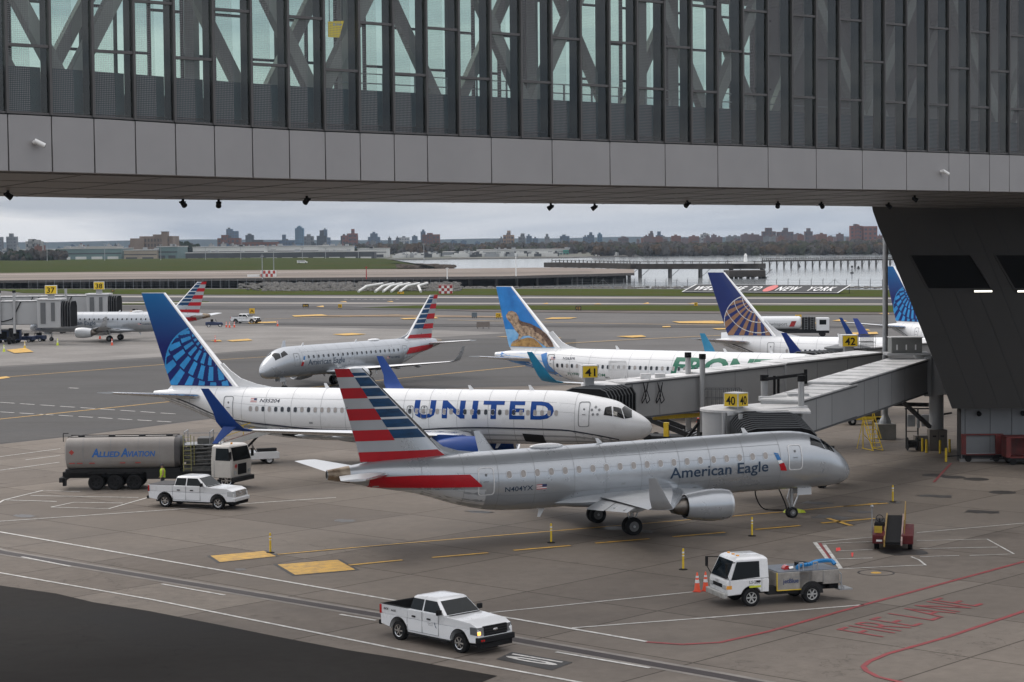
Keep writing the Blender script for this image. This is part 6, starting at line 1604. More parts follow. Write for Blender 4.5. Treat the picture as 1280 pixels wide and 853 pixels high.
# left gates
def far_gate(label, u, Yg, du, txt, lab2, cz=(2.9, 5.9)):
    p = G(u, 400, 0, Yg); t = thing('boarding_bridge', label, 'jet bridge', (p.x, p.y, 0)); o = V3(p.x, p.y, 0)
    mb = MB().use(JG); mb.box(-1.9, 1.9, -1.7, 2, cz[0]-.5, cz[1]); mb.build('cab', None, t, bevel=.1); mb = MB().use(JR); mb.box(-2.1, 2.1, -1.9, 2.2, cz[1]+.01, cz[1]+.25); mb.build('cab_roof', None, t)
    mb = MB().use(JD); mb.box(-1.3, -.5, -1.78, -1.72, cz[0]+.2, cz[1]-.4); mb.box(.4, 1.0, -1.78, -1.72, cz[0]+.6, cz[1]-.4); mb.build('cab_window', None, t)
    bellows(t, V3(1.9, .4, cz[0]-.3), V3(3.6, .2, cz[0]-.3), 3.4, cz[1]-cz[0]+.1, 4)
    tunnel(t, V3(-1.8-du, .6, cz[0]-.2), V3(-1.8, .6, cz[0]), 2.6, cz[1]-cz[0]-.2, V3(0, 0, 0)); 
    bogie(t, -7, 1.8, 90); lift_post(t, -6.0, .2, 1.8, cz[1]+1.2, .22); lift_post(t, -8.4, .2, 1.8, cz[1]+1.2, .22)
    mb = MB().use(BLACK)
    for x in (-5, -12): mb.pipe([V3(x, .4, cz[1]-.3), V3(x-1.4, .35, cz[0]+.9), V3(x-3, .35, cz[0]+.5), V3(x-4.8, .35, cz[0]+1.0), V3(x-6, .4, cz[1]-.4)], .09, 5)
    mb.build('hanging_cable', None, t)
    gate_sign('gate_sign', lab2, (p.x+(.3), p.y-1, cz[1]+1.0), txt, 10, 1.8, 1.3, 1)
far_gate('grey boarding bridge docked at the parked far left regional jet', 64, 324, 26, '37', 'yellow gate sign above the cab docked at the far left regional jet', (3.2, 7.2))
far_gate('second grey boarding bridge standing empty behind the parked far left jet', 124, 362, 40, '38', 'yellow gate sign farther back, above the empty boarding bridge cab', (3.0, 7.0))
mb = MB().use(JG); a = G(-5, 378, 0, 372); 
t = thing('terminal_walkway', 'long pale elevated walkway running behind the far left gates', 'walkway', (a.x, a.y, 0)); MB().use(JG).box(-30, 20, 0, 4, 3.2, 6.2).build('wall', None, t); MB().use(JR).box(-30, 20.2, -.2, 4.2, 6.22, 6.5).build('roof', None, t); MB().use(JD).box(-25, -24.3, 1, 2, 0, 3.2).box(-3, -2.3, 1, 2, 0, 3.2).box(16, 16.7, 1, 2, 0, 3.2).build('support_columns', None, t)

# ------------------------------------------------------------------ things round the tower foot
p = G(1108, 545); t = thing('lamp_post', 'tall plain grey mast on a concrete block between the boarding bridge and the tower', 'lamp post', (29.9, 160, 0))
mb = MB().use(GALV); mb.tube((0, 0, .4), (0, 0, 26), .24, .17, 14); mb.build('pole', None, t, smooth=40)
box_obj('base', M('block_concrete', (.24, .23, .21), .85, var=.2), t, -.75, .75, -.75, .75, 0, 1.25, bevel=.03); box_obj('lamp_head', GALV, t, -1.2, 1.2, -.3, .3, 25.8, 26.1)
MB().use(GALV).lathe([(1.25, .5), (1.5, .45), (1.9, .25)], 'z', n=12).build('foot_flange', None, t)
def cab_(u, v, w, h, d, label, m, name='electrical_cabinet'):
    p = G(u, v); t = thing(name, label, 'cabinet', p); box_obj('casing', m, t, -w/2, w/2, 0, d, 0, h, bevel=.02)
    mb = MB().use(JOINT); mb.box(-.01, .01, -.012, -.002, .08, h-.08); mb.box(-w*.32, -w*.12, -.015, -.002, h*.66, h*.74); mb.box(w*.12, w*.32, -.015, -.002, h*.66, h*.74); mb.build('door_seam', None, t)
CAB = M('cabinet_beige', (.17, .15, .13), .6, var=.15, scale=1)
cab_(1173, 564, 1.35, 1.6, .9, 'brown grey electrical cabinet behind the yellow bollards, right one', CAB)
cab_(1155, 563, 1.3, 1.1, .9, 'low brown cabinet between the cable reel and the taller cabinet', CAB)
p = G(1150, 562); t = thing('meter_rack', 'rack of grey meter boxes on black posts under the bridge rotunda', 'rack', (p.x, p.y+.8, 0))
mb = MB().use(DARK)
for x in (-.9, 0, .95): mb.box(x-.05, x+.05, -.05, .05, 0, 3.1)
mb.box(-1, 1, -.05, .05, 3.0, 3.1); mb.build('frame', None, t)
for x0, x1, z0, z1 in ((-.85, -.25, 1.7, 2.6), (-.12, .1, 1.6, 2.4), (.25, .85, 1.7, 2.6)): box_obj('meter_box', GALV, t, x0, x1, -.3, -.06, z0, z1, bevel=.02)
mb = MB().use(DARK); mb.pipe([V3(1.5, 0, 0), V3(1.5, 0, 2.4), V3(1.6, 0, 2.55), V3(2.6, 0, 2.7)], .07, 8); mb.pipe([V3(1.9, .1, 0), V3(1.9, .1, 3.8)], .05, 8); mb.build('conduit', None, t)
p = G(1140, 564); t = thing('cable_reel', 'black cable reel trolley on small wheels left of the low cabinet', 'reel', p)
mb = MB().use(BLACK)
for x in (-.35, .35): mb.lathe([(x-.03, .05), (x-.03, .5), (x+.03, .5), (x+.03, .05)], 'x', (0, 0, .55), 20)
mb.build('flange', None, t); mb = MB().use(DARK); mb.tube((-.32, 0, .55), (.32, 0, .55), .3, n=14); mb.build('drum', None, t); mb = MB().use(DARK); mb.pipe([V3(-.45, 0, .3), V3(-.45, 0, 1.5), V3(.45, 0, 1.5), V3(.45, 0, .3)], .03); mb.build('handle', None, t)
def bollard(u, v, label):
    p = G(u, v); t = thing('bollard', label, 'bollard', p, 0, 'yellow bollards guarding the cabinets'); mb = MB().use(YEL); mb.tube((0, 0, 0), (0, 0, .98), .085, n=14); mb.ell((0, 0, .98), (.085, .085, .05), 14, 6); mb.build('post', None, t, smooth=50)
    MB().use(BLACK).lathe([(.001, .14), (.02, .14), (.03, .09)], 'z', n=14).build('collar', None, t)
for u, v, l in ((1153, 565, 'leftmost yellow bollard before the low cabinet'), (1158, 566.5, 'yellow bollard close beside the leftmost one'), (1175, 567.5, 'yellow bollard in front of the right electrical cabinet'), (1187, 566, 'yellow bollard at the corner of the dark tower'), (1182.5, 578, 'yellow bollard standing nearest to us, out on the pavement')): bollard(u, v, l)
def pipe_cord(name, label, cat, pts, r, m):
    o = V3(pts[0][0], pts[0][1], 0); mb = MB().use(m); P = [V3(*p)-o for p in pts]; Q = []
    for i in range(len(P)-1):
        a, b, c, d = P[max(i-1, 0)], P[i], P[i+1], P[min(i+2, len(P)-1)]
        for s in range(5): t = s/5; Q.append(.5*((2*b)+(c-a)*t+(2*a-5*b+4*c-d)*t*t+(3*b-a-3*c+d)*t**3))
    Q.append(P[-1]); mb.pipe(Q, r, 6); return tag(mb.build(name, None, loc=o, smooth=50), label, cat)
# yellow step ladder
p = G(1094, 564); t = thing('step_ladder', 'yellow wheeled step ladder with a black handrail hoop beside the mast', 'ladder', p, R(15))
mb = MB().use(YEL)
for s in (-.4, .4):
    mb.bar((s, -.5, .08), (s, 1.3, 2.3), .06); mb.bar((s, 1.3, .08), (s, 1.3, 3.1), .06); mb.bar((s, -.2, .95), (s, 1.3, 3.1), .045); mb.bar((s, -.5, .1), (s, 1.5, .1), .05); mb.bar((s, 1.3, 2.3), (s*1.9, 1.6, .05), .045)
mb.bar((-.4, 1.3, 1.2), (.4, 1.3, .4), .04); mb.build('frame', None, t)
for i in range(7): MB().use(YEL).box(-.38, .38, -.40+i*.25, -.18+i*.25, .30+i*.31, .34+i*.31).build('step', None, t)
mb = MB().use(BLACK); mb.pipe([V3(-.4, 1.3, 3.0), V3(-.4, .9, 3.4), V3(.4, .9, 3.4), V3(.4, 1.3, 3.0)], .045); mb.build('handrail', None, t)
# yellow ground power cart behind
p = G(1078, 531); t = thing('power_cart', 'low yellow wheeled ground cart under the boarding bridge left of the mast', 'cart', p, R(8))
box_obj('chassis', YEL, t, -1.6, 1.7, -.6, .6, .45, .72, bevel=.03); box_obj('housing', M('cart_dark', (.08, .075, .06), .6), t, -.4, 1.5, -.5, .5, .73, 1.35, bevel=.05)
mb = MB().use(YEL); mb.bar((-1.6, 0, .55), (-2.8, 0, .5), .09); mb.build('drawbar', None, t)
for x in (-1.1, 1.2):
    mb = MB().use(TYRE); mb.lathe([(-.1, .15), (-.12, .34), (.12, .34), (.1, .15)], 'y', (x, -.6, .34), 16); mb.use(REFL); mb.lathe([(-.13, .02), (-.13, .14)], 'y', (x, -.6, .34), 12); mb.build('wheel', None, t)
p = G(1085, 510); t = thing('baggage_tractor', 'dark tractor with yellow stripes parked in shade behind the mast', 'tractor', (p.x, p.y, 0), R(-5))
box_obj('body', DARK, t, -1.8, 1.6, -.8, .8, .35, 1.1, bevel=.05); box_obj('stripe', YEL, t, -1.7, 1.5, -.83, -.80, .7, .85); mb = MB().use(DARK)
for x in (-.9, .5):
    for y in (-.7, .7): mb.bar((x, y, 1.1), (x, y, 2.1), .07)
mb.box(-1, .6, -.8, .8, 2.1, 2.18); mb.build('canopy', None, t)
for x in (-1.1, 1.0):
    for y in (-.75, .75): mb = MB().use(TYRE); mb.tube((x, y-.1, .35), (x, y+.1, .35), .35, n=14); mb.build('wheel', None, t)
# red baggage carts
def bag_cart(u, v, w, label):
    p = G(u, v); t = thing('baggage_cart', label, 'baggage cart', p, 0, 'red baggage carts by the tower foot'); RD = M('cart_red', (.17, .018, .016), .55, var=.35, scale=1.5, dirt=(.07, .015, .012))
    mb = MB().use(RD); mb.box(0, w, 0, 1.5, 1.92, 2.02); mb.box(0, .32, 0, 1.5, .55, 1.91); mb.box(w-.55, w, 0, 1.5, .55, 1.91); mb.box(.33, w-.56, 1.4, 1.5, .55, 1.91); mb.box(.33, w-.56, 0, 1.39, .50, .60); mb.build('box', None, t)
    mb = MB().use(DARK); mb.box(.1, w-.1, .1, 1.4, .3, .49); mb.bar((0, .7, .4), (-1.0, .7, .35), .08); mb.build('chassis', None, t)
    mb = MB().use(YEL if u > 1253 else GALV); mb.bar((w*.45, -.02, .62), (w*.62, -.02, 1.75), .05) if u > 1253 else mb.bar((.34, -.02, .62), (w-.6, -.02, .64), .05); mb.build('strap', None, t)
    for x in (.5, w-.5):
        for y in (.15, 1.35): mb = MB().use(TYRE); mb.tube((x, y-.08, .24), (x, y+.08, .24), .24, n=14); mb.build('wheel', None, t)
bag_cart(1202, 578, 3.0, 'left red open sided baggage cart by the dark tower'); bag_cart(1258, 582, 3.0, 'right red baggage cart, cut by the edge, a yellow strap inside')
# ------------------------------------------------------------------ vehicles; local +X forward, origin on the ground
CARW = M('car_white', (.74, .75, .76), .28, var=.03, coat=.6); CHROME = M('chrome', (.6, .6, .6), .2, 1, var=0); HEADL = M('headlight', (.55, .57, .58), .15, .2, var=.1); TAILL = M('tail_light', (.45, .01, .01), .25, var=0, coat=.5); AMBER = M('amber_light', (.8, .35, .04), .3, var=0)
def wheel(parent, x, y, r, w, sg, hub=CHROME, spokes=6):
    mb = MB().use(TYRE); s = sg
    mb.lathe([(y-s*w/2, r*.62), (y-s*w/2, r*.93), (y-s*w*.38, r), (y+s*w*.38, r), (y+s*w/2, r*.93), (y+s*w/2, r*.64), (y+s*w*.30, r*.60), (y-s*w*.3, r*.6)], 'y', (x, 0, r), 28)
    mb.use(hub); mb.lathe([(y+s*w*.46, r*.63), (y+s*w*.42, r*.56), (y+s*w*.18, r*.50), (y+s*w*.10, r*.30), (y+s*w*.36, r*.20), (y+s*w*.38, .01)], 'y', (x, 0, r), 24, cap=False)
    if spokes:
        mb.use(BLACK); mb.lathe([(y+s*w*.36, r*.60), (y+s*w*.37, r*.01)], 'y', (x, 0, r), 20); mb.use(hub)
        for i in range(spokes):
            a = 2*PI*i/spokes; c_, s_ = math.cos(a), math.sin(a); mb.bar((x+r*.08*c_, y+s*w*.40, r+r*.08*s_), (x+r*.60*c_, y+s*w*.40, r+r*.60*s_), r*.15, w*.08, up=(0, 1, 0))
        mb.lathe([(y+s*w*.46, r*.12), (y+s*w*.47, .01)], 'y', (x, 0, r), 12)
    return mb.build('wheel', None, parent, smooth=40)
def arc(cx, cz, r, a0, a1, n=10): return [(cx+r*math.cos(R(lerp(a0, a1, i/n))), cz+r*math.sin(R(lerp(a0, a1, i/n)))) for i in range(n+1)]
def pickup(label, loc, head, hero=True, open_bed=True, marks=True, group='white pickup trucks on the airfield', chromeg=False):
    t = thing('pickup_truck', label, 'pickup truck', loc, R(head), group)
    W_ = .985
    prof = [(-2.98, .55), (-3.0, .98), (2.86, .98), (2.90, .62), (2.86, .50), (2.42, .48)]+arc(1.84, .42, .54, 0, 180)[1:]+[(1.28, .42), (-1.28, .42)]+arc(-1.84, .42, .54, 0, 180)[1:]+[(-2.42, .48)]
    mb = MB().use(CARW); mb.extr(prof, -W_, W_)
    # shoulders, hood, cab base, bed walls
    mb.extr([(.55, .985), (2.84, .985), (2.80, 1.12), (2.45, 1.26), (1.10, 1.33), (.55, 1.36)], -W_+.03, W_-.03)
    mb.extr([(-1.28, .985), (.56, .985), (.56, 1.36), (-1.28, 1.36)], -W_+.015, W_-.015)
    for s in (-1, 1): mb.box(-2.98, -1.30, s*(W_-.10), s*(W_-.015), .985, 1.37)
    mb.box(-3.0, -2.92, -W_+.02, W_-.02, .985, 1.36)
    mb.v = [(x, y*(lerp(1, .93, min(1, (x-2.3)/.6)) if x > 2.3 else (.975 if x < -2.9 else 1))*(.985 if z < .6 else 1), z) for x, y, z in mb.v]
    body = mb.build('body', None, t, bevel=.05, seg=3)
    mb = MB().use(BLACK)
    for s in (-1, 1):
        for cx in (1.84, -1.84):     # arch lips
            q = arc(cx, .42, .55, 8, 172, 12); mb.add([(x, s*(W_+.004), z) for x, z in q]+[(cx+(x-cx)*.93, s*(W_+.004), .42+(z-.42)*.93) for x, z in q], [(i, i+1, i+14, i+13) for i in range(12)])
        mb.box(-1.2, 1.25, s*(W_-.03), s*(W_+.10), .36, .41)
    mb.build('running_board', None, t, fix=False)
    for s in (-1, 1):       # panel seams and handles
        mb = MB().use(SEAM)
        for x in (-1.29, -.38, .62): mb.box(x-.012, x+.012, s*(W_-.003), s*(W_+.004), .50, 1.35 if x > -1 else 1.0)
        mb.box(-1.29, .62, s*(W_-.003), s*(W_+.004), .50, .515); mb.build('door_seam', None, body)
        for x in (-.98, -.06): MB().use(BLACK).box(x, x+.2, s*W_, s*(W_+.03), 1.08, 1.14).build('door_handle', None, body)
    # cab
    lo = [(-1.25, 1.35), (.98, 1.34)]; x0, x1 = -1.24, 1.02; X0, X1 = -1.10, .34; zl, zh = 1.355, 1.90; yl, yh = .95, .79
    ring = lambda z, a, b, y, r: [(a+r, -y, z), (b-r, -y, z), (b, -y+r, z), (b, y-r, z), (b-r, y, z), (a+r, y, z), (a, y-r, z), (a, -y+r, z)]
    mb = MB().use(CARW); mb.loft([ring(zl, x0, x1, yl, .10), ring(1.87, X0-.02, X1+.06, yh+.01, .10), ring(1.925, X0+.05, X1-.02, yh-.05, .12), ring(1.95, X0+.2, X1-.18, yh-.2, .15), ring(1.955, X0+.4, X1-.4, yh-.5, .1)]); cb = mb.build('cab', None, t, smooth=42)
    mb = MB().use(VGLASS)
    def sideq(xa, xb, Xa, Xb, s):
        f = lambda z: lerp(yl, yh+.01, (z-zl)/(1.87-zl))+.008
        za, zb = 1.39, 1.83; return [(xa, s*f(za), za), (xb, s*f(za), za), (Xb, s*f(zb), zb), (Xa, s*f(zb), zb)]
    for s in (-1, 1):
        for q in ((-1.14, -.40, -1.04, -.38), (-.32, .82, -.32, .38)):
            mb = MB().use(VGLASS); mb.add(sideq(*q, s), [(0, 1, 2, 3)]); mb.build('side_window', None, cb, fix=False)
    fx = lambda z: lerp(x1, X1+.06, (z-zl)/(1.87-zl))+.012
    MB().use(VGLASS).add([(fx(1.375), -.85, 1.375), (fx(1.375), .85, 1.375), (fx(1.845), .70, 1.845), (fx(1.845), -.70, 1.845)], [(0, 1, 2, 3)]).build('windscreen', None, cb, fix=False)
    rx = lambda z: lerp(x0, X0-.02, (z-zl)/(1.87-zl))-.01
    MB().use(VGLASS).add([(rx(1.42), -.75, 1.42), (rx(1.42), .75, 1.42), (rx(1.8), .62, 1.8), (rx(1.8), -.62, 1.8)], [(0, 1, 2, 3)]).build('rear_window', None, cb, fix=False)
    mb = MB().use(BLACK); mb.box(1.04, 1.12, -.8, .8, 1.345, 1.362); mb.build('wiper_cowl', None, cb)
    if open_bed:
        mb = MB().use(BLACK); mb.box(-2.91, -1.31, -W_+.11, W_-.11, .986, 1.02)
        for s in (-1, 1): mb.box(-2.9, -1.32, s*(W_-.125), s*(W_-.104), 1.02, 1.365); mb.box(-2.98, -1.30, s*(W_-.12), s*(W_-.01), 1.372, 1.385)
        mb.box(-1.33, -1.305, -.85, .85, 1.02, 1.345); mb.box(-2.915, -2.90, -.85, .85, 1.02, 1.365); mb.box(-3.0, -2.91, -.9, .9, 1.365, 1.38); mb.build('bed_liner', None, t)
    else: MB().use(M('bed_cover', (.03, .03, .032), .6, var=.1)).box(-2.96, -1.31, -W_+.04, W_-.04, 1.372, 1.41).build('bed_cover', None, t, bevel=.02)
    # front
    mb = MB().use(CHROME if chromeg else BLACK); mb.box(2.80, 2.885, -.62, .62, .74, 1.14)
    for z in (.84, .94, 1.04): mb.use(GALV if chromeg else DARK); mb.box(2.886, 2.90, -.58, .58, z-.012, z+.02)
    mb.use(CHROME); mb.ell((2.90, 0, .97), (.02, .13, .055), 12, 6); mb.build('grille', None, t)
    for s in (-1, 1):
        mb = MB().use(M('lamp_smoke', (.16, .165, .17), .12, .3, var=.1) if not chromeg else HEADL); mb.hexa([(2.62, s*.63, .80), (2.915, s*.63, .80), (2.86, s*.93, .80), (2.5, s*.995, .83), (2.62, s*.63, 1.11), (2.88, s*.63, 1.11), (2.80, s*.93, 1.11), (2.48, s*.995, 1.11)]); hl = mb.build('headlight', None, t)
        if hero and s < 0: MB().use(M('lit_amber', (1, .42, .08), .3, var=0, emit=2.5)).box(2.84, 2.885, s*.78, s*.92, .83, .95).build('indicator', None, hl)
        MB().use(TAILL).box(-3.015, -2.93, s*.80, s*1.0, .98, 1.34).build('tail_light', None, t, bevel=.01)
        mb = MB().use(BLACK); mb.box(.72, .84, s*.97, s*1.22, 1.37, 1.58); mb.build('mirror', None, t, bevel=.03)
        for x in (-1.84, 1.84): wheel(t, x, s*.86, .40, .27, s)
    MB().use(BLACK if not chromeg else CARW).box(2.75, 3.0, -.96, .96, .50, .73).build('front_bumper', None, t, bevel=.04)
    mb = MB().use(BLACK); mb.box(-3.14, -2.97, -.95, .95, .50, .68); mb.box(-3.3, -3.14, -.05, .05, .45, .5); mb.build('rear_bumper', None, t, bevel=.03)
    MB().use(BLACK).box(2.7, 2.94, -.85, .85, .30, .49).build('air_dam', None, t)
    mb = MB().use(DARK); mb.box(-2.7, 2.5, -.55, .55, .30, .46); mb.build('chassis', None, t)
    if hero:
        for z in (0,): pass
        mb = MB().use(TAILL)
        for y in (-.83, -.72): mb.lathe([(3.0, .045), (3.02, .04)], 'x', (0, y, .62), 10)
        mb.build('marker_lamp', None, t)
    if marks:
        for s in (-1, 1):
            f = (lambda x, z: (x, -W_-.006, z)) if s < 0 else (lambda x, z: (-x, W_+.006, z))
            def txt(st, cx, cz, h, w, m, **k):
                vs, fs = text_geo(st, h, **k); tw = text_w(vs); mb = MB().use(m); mb.add([f(s*-1*cx+(x-tw/2)*w/tw, cz+z) for x, z in vs], fs); mb.build('lettering', None, t, fix=False)
            txt('American', .14, .93, .05, .34, SEAM); txt('Airlines', .14, .86, .05, .3, SEAM)
            mb = MB().use(AETEXT); q = lambda x, z: f(s*-1*x, z); mb.add([q(.36, 1.02), q(.41, 1.02), q(.44, .92), q(.40, .91)], [(0, 1, 2, 3)]); mb.add([q(.41, .90), q(.45, .91), q(.52, .80), q(.47, .80)], [(0, 1, 2, 3)]); mb.build('emblem', None, t, fix=False)
            txt('4X4', -2.62, 1.16, .10, .30, BLACK, bold=.02, shear=.2); txt('AA35', -2.15, 1.14, .09, .32, BLACK, bold=.02, shear=.2)
    return t
fa = Vector((-1.47, 78.6, 0)); hd = -46.5; c_ = fa-Vector((math.cos(R(hd)), math.sin(R(hd)), 0))*1.84
pickup('white crew cab pickup with an open bed and lit amber lamp, driving at the front', c_, hd, True, True, True)
f2, r2 = G(276, 637), G(206, 634.5); dd = (f2-r2).normalized(); nn = Vector((-dd.y, dd.x, 0)); c2 = (f2+r2)/2+nn*.9
pickup('white crew cab pickup with a covered bed parked beside the fuel tanker', c2, math.degrees(math.atan2(dd.y, dd.x))-3, False, False, False, chromeg=True)
pickup('small distant white pickup parked among cones beyond the striped tail at left', G(307.5, 404.5), -22, False, True, False)

def steps(mb, x, y, z0, z1, w, n, sg=-1):
    for k in (0, w): mb.bar((x+k, y, z0), (x+k, y, z1), .04)
    for i in range(n): z = lerp(z0, z1, (i+.5)/n); mb.bar((x, y, z), (x+w, y, z), .03)

# fuel tanker
fr, rr_ = G(307, 611), G(76, 614); dd = (fr-rr_).normalized(); nn = Vector((-dd.y, dd.x, 0)); LT = (fr-rr_).length; o = rr_+nn*1.25
tk = thing('fuel_tanker', 'long silver airport fuel tanker with a cream cab, standing left under the blue globe airliner', 'fuel truck', o, math.atan2(dd.y, dd.x))
ks = LT/12.4
TANK = M('tanker_silver', (.27, .255, .24), .6, .15, var=.22, scale=.7, dirt=(.24, .22, .205)); TANKD = M('tanker_dark_end', (.09, .085, .085), .5, .3, var=.2)
def rrect(x, hw, z0, z1, r, n=5):
    out_ = []
    for q, (cy, cz) in enumerate(((hw-r, z1-r), (-hw+r, z1-r), (-hw+r, z0+r), (hw-r, z0+r))):
        for e in range(n+1): a = PI/2*q+PI/2*e/n; out_.append((x, cy+r*math.cos(a), cz+r*math.sin(a)))
    return out_
mb = MB().use(TANK); X0, X1 = .25, 7.95
mb.loft([rrect(X0, .95, 1.75, 3.15, .5), rrect(X0+.12, 1.2, 1.45, 3.38, .55), rrect(X0+.35, 1.27, 1.38, 3.45, .6), rrect(X1-.7, 1.27, 1.38, 3.45, .6), rrect(X1-.5, 1.27, 1.38, 3.45, .6)])
mb.use(TANKD); mb.loft([rrect(X1-.5, 1.265, 1.385, 3.445, .6), rrect(X1-.15, 1.2, 1.45, 3.38, .55), rrect(X1, .95, 1.75, 3.15, .5)]); tank = mb.build('tank', None, tk, smooth=40)
mb = MB().use(SEAM)
for x in (1.5, 3.3, 5.1, 6.5): mb.loft([rrect(x-.012, 1.276, 1.374, 3.456, .6), rrect(x+.012, 1.276, 1.374, 3.456, .6)], cap=False)
mb.build('tank_seam', None, tank)
mb = MB().use(DARK); mb.box(.4, 7.6, -.6, -.57, 3.455, 3.51); mb.box(.4, 7.6, .57, .6, 3.455, 3.51)
for x in (1.2, 3.2, 5.2, 7.0): mb.tube((x, 0, 3.45), (x, 0, 3.55), .22, n=10)
mb.pipe([V3(.15, -.8, 3.2), V3(.15, -.8, 3.75), V3(.5, -.8, 3.75)], .03); mb.build('roof_rails', None, tank)
TB_ = M('tanker_letter_blue', (.02, .13, .42), .4, var=0)
def tside(x, z): return (x, -1.276, z)
for st, cx, w_, h_ in (('A', 2.05, .50, .56), ('LLIED', 2.54, 1.35, .36), ('A', 3.95, .50, .56), ('VIATION', 4.42, 1.80, .36)):
    vs, fs = text_geo(st, h_, bold=.03, shear=.18); tw = text_w(vs); mb = MB().use(TB_); mb.add([tside(cx+x*w_/tw, 2.22+z) for x, z in vs], fs); mb.build('lettering', None, tank, fix=False)
vs, fs = text_geo('1033', .18, bold=.02); mb = MB().use(SEAM); mb.add([tside(1.65+x, 1.92+z) for x, z in vs], fs); mb.build('fleet_number', None, tank, fix=False)
mb = MB().use(M('reflector_red', (.4, .05, .04), .4, var=0))
for x in (.6, 1.1, 1.9, 3.9, 4.9): mb.box(x, x+.35, -1.283, -1.276, 1.78, 1.84)
mb.add([tside(.75, 2.35), tside(.93, 2.53), tside(.75, 2.71), tside(.57, 2.53)], [(0, 1, 2, 3)]); mb.build('reflector', None, tank, fix=False)
mb = MB().use(DARK); mb.box(0, 11.8, -.5, .5, .75, 1.15); mb.box(.3, 7.8, -1.1, 1.1, 1.15, 1.4); mb.box(5.6, 7.9, -1.15, 1.15, .7, 1.2); mb.box(7.9, 10.3, -1.05, 1.05, .8, 1.15); mb.box(-.1, .15, -1.25, 1.25, .55, .85); mb.box(.1, .3, -1.1, -.7, .3, .8); mb.build('chassis', None, tk)
for x in (2.3, 3.55, 4.8, 11.1*ks):
    for s in (-1, 1): wheel(tk, x, s*1.02, .52, .5 if x < 6 else .3, s, DARK if x < 6 else CHROME)
mb = MB().use(DARK)
for x in (2.3, 3.55, 4.8): mb.box(x-.55, x+.55, -1.25, 1.25, 1.08, 1.13)
mb.build('mudguard', None, tk)
EQ = M('pump_gear_grey', (.10, .10, .095), .5, .3, var=.4, scale=3); ex0 = X1+.05; ex1 = 10.55*ks
mb = MB().use(EQ); mb.box(ex0, ex1, -1.0, 1.0, 1.16, 1.5); mb.box(ex0+.9, ex1-.5, -.6, .9, 2.5, 3.3); rn = random.Random(4)
mb.box(ex0+.15, ex1-.1, -.7, .9, 1.5, 2.7)
for i in range(34): x = rn.uniform(ex0, ex1-.4); y = rn.uniform(-1.15, -.4); z = rn.uniform(1.5, 2.7); mb.box(x, x+rn.uniform(.2, .5), y, y+rn.uniform(.2, .6), z, z+rn.uniform(.2, .5))
for i in range(5): z = 1.6+i*.25; mb.tube((ex0+.1, -1.1, z), (ex1-.1, -1.1, z+.1), .06, n=8)
mb.tube((ex0+.5, -.5, 2.3), (ex1, -.5, 2.3), .35, n=14); mb.build('pump_gear', None, tk)
mb = MB().use(M('guard_rail_olive', (.35, .33, .12), .5, var=.2)); 
steps(mb, ex0+.05, -1.22, 1.2, 3.6, .5, 8); steps(mb, ex0+.75, -1.2, 1.6, 3.5, .01, 1)
mb.use(GALV)
for x in (ex0+.1, ex1-.5, ex1+.2): mb.pipe([V3(x, -1.1, 2.9), V3(x, -1.1, 3.75), V3(x, .9, 3.75), V3(x, .9, 2.9)], .035)
mb.bar((ex0+.1, -1.1, 3.7), (ex1+.2, -1.1, 3.7), .04); mb.box(ex0, ex1+.2, -1.0, 1.0, 2.86, 2.92); mb.build('platform_rail', None, tk)
CREM = M('cab_cream', (.60, .57, .52), .4, var=.08, coat=.3); c0, c1 = 10.65*ks, 12.35*ks
mb = MB().use(CREM); mb.loft([[(c0, -1.18, .75), (c1-.05, -1.18, .75), (c1-.05, 1.18, .75), (c0, 1.18, .75)], [(c0, -1.2, 1.85), (c1, -1.2, 1.85), (c1, 1.2, 1.85), (c0, 1.2, 1.85)], [(c0+.04, -1.12, 2.80), (c1-.22, -1.10, 2.80), (c1-.22, 1.10, 2.80), (c0+.04, 1.12, 2.80)], [(c0+.12, -.95, 2.92), (c1-.4, -.95, 2.92), (c1-.4, .95, 2.92), (c0+.12, .95, 2.92)]]); cb = mb.build('cab', None, tk, bevel=.05)
MB().use(VGLASS).add([(c1+.012, -1.08, 1.88), (c1+.012, 1.08, 1.88), (c1-.20, 1.0, 2.74), (c1-.20, -1.0, 2.74)], [(0, 1, 2, 3)]).build('windscreen', None, cb, fix=False)
for s in (-1, 1): MB().use(VGLASS).add([(c0+.35, s*1.205, 1.9), (c1-.15, s*1.205, 1.9), (c1-.33, s*1.135, 2.7), (c0+.38, s*1.135, 2.7)], [(0, 1, 2, 3)]).build('side_window', None, cb, fix=False)
for s in (-1, 1):
    mb = MB().use(SEAM); 
    for x in (c0+.25, c1-.12): mb.box(x, x+.02, s*1.2, s*1.206, .8, 1.86)
    mb.build('door_seam', None, cb)
    mb = MB().use(BLACK); mb.box(c1-.1, c1, s*1.28, s*1.5, 2.0, 2.5); mb.bar((c1-.1, s*1.15, 2.5), (c1-.05, s*1.38, 2.5), .04); mb.build('mirror', None, tk)
    MB().use(HEADL).box(c1-.02, c1+.03, s*.75, s*1.0, 1.0, 1.2).build('headlight', None, tk)
mb = MB().use(BLACK); mb.box(c1-.02, c1+.03, -.5, .5, .95, 1.65); mb.build('grille', None, tk); MB().use(DARK).box(c1-.1, c1+.22, -1.2, 1.2, .5, .8).build('front_bumper', None, tk, bevel=.04)
mb = MB().use(AMBER); mb.tube((c1-.6, -.3, 2.92), (c1-.6, -.3, 3.03), .07, n=10); mb.build('roof_beacon', None, tk)
mb = MB().use(M('placard_red', (.5, .03, .03), .5, var=0)); mb.add([(c1+.022, -.78, 1.35), (c1+.022, -.60, 1.53), (c1+.022, -.78, 1.71), (c1+.022, -.96, 1.53)], [(0, 1, 2, 3)]); mb.build('hazard_placard', None, cb, fix=False)

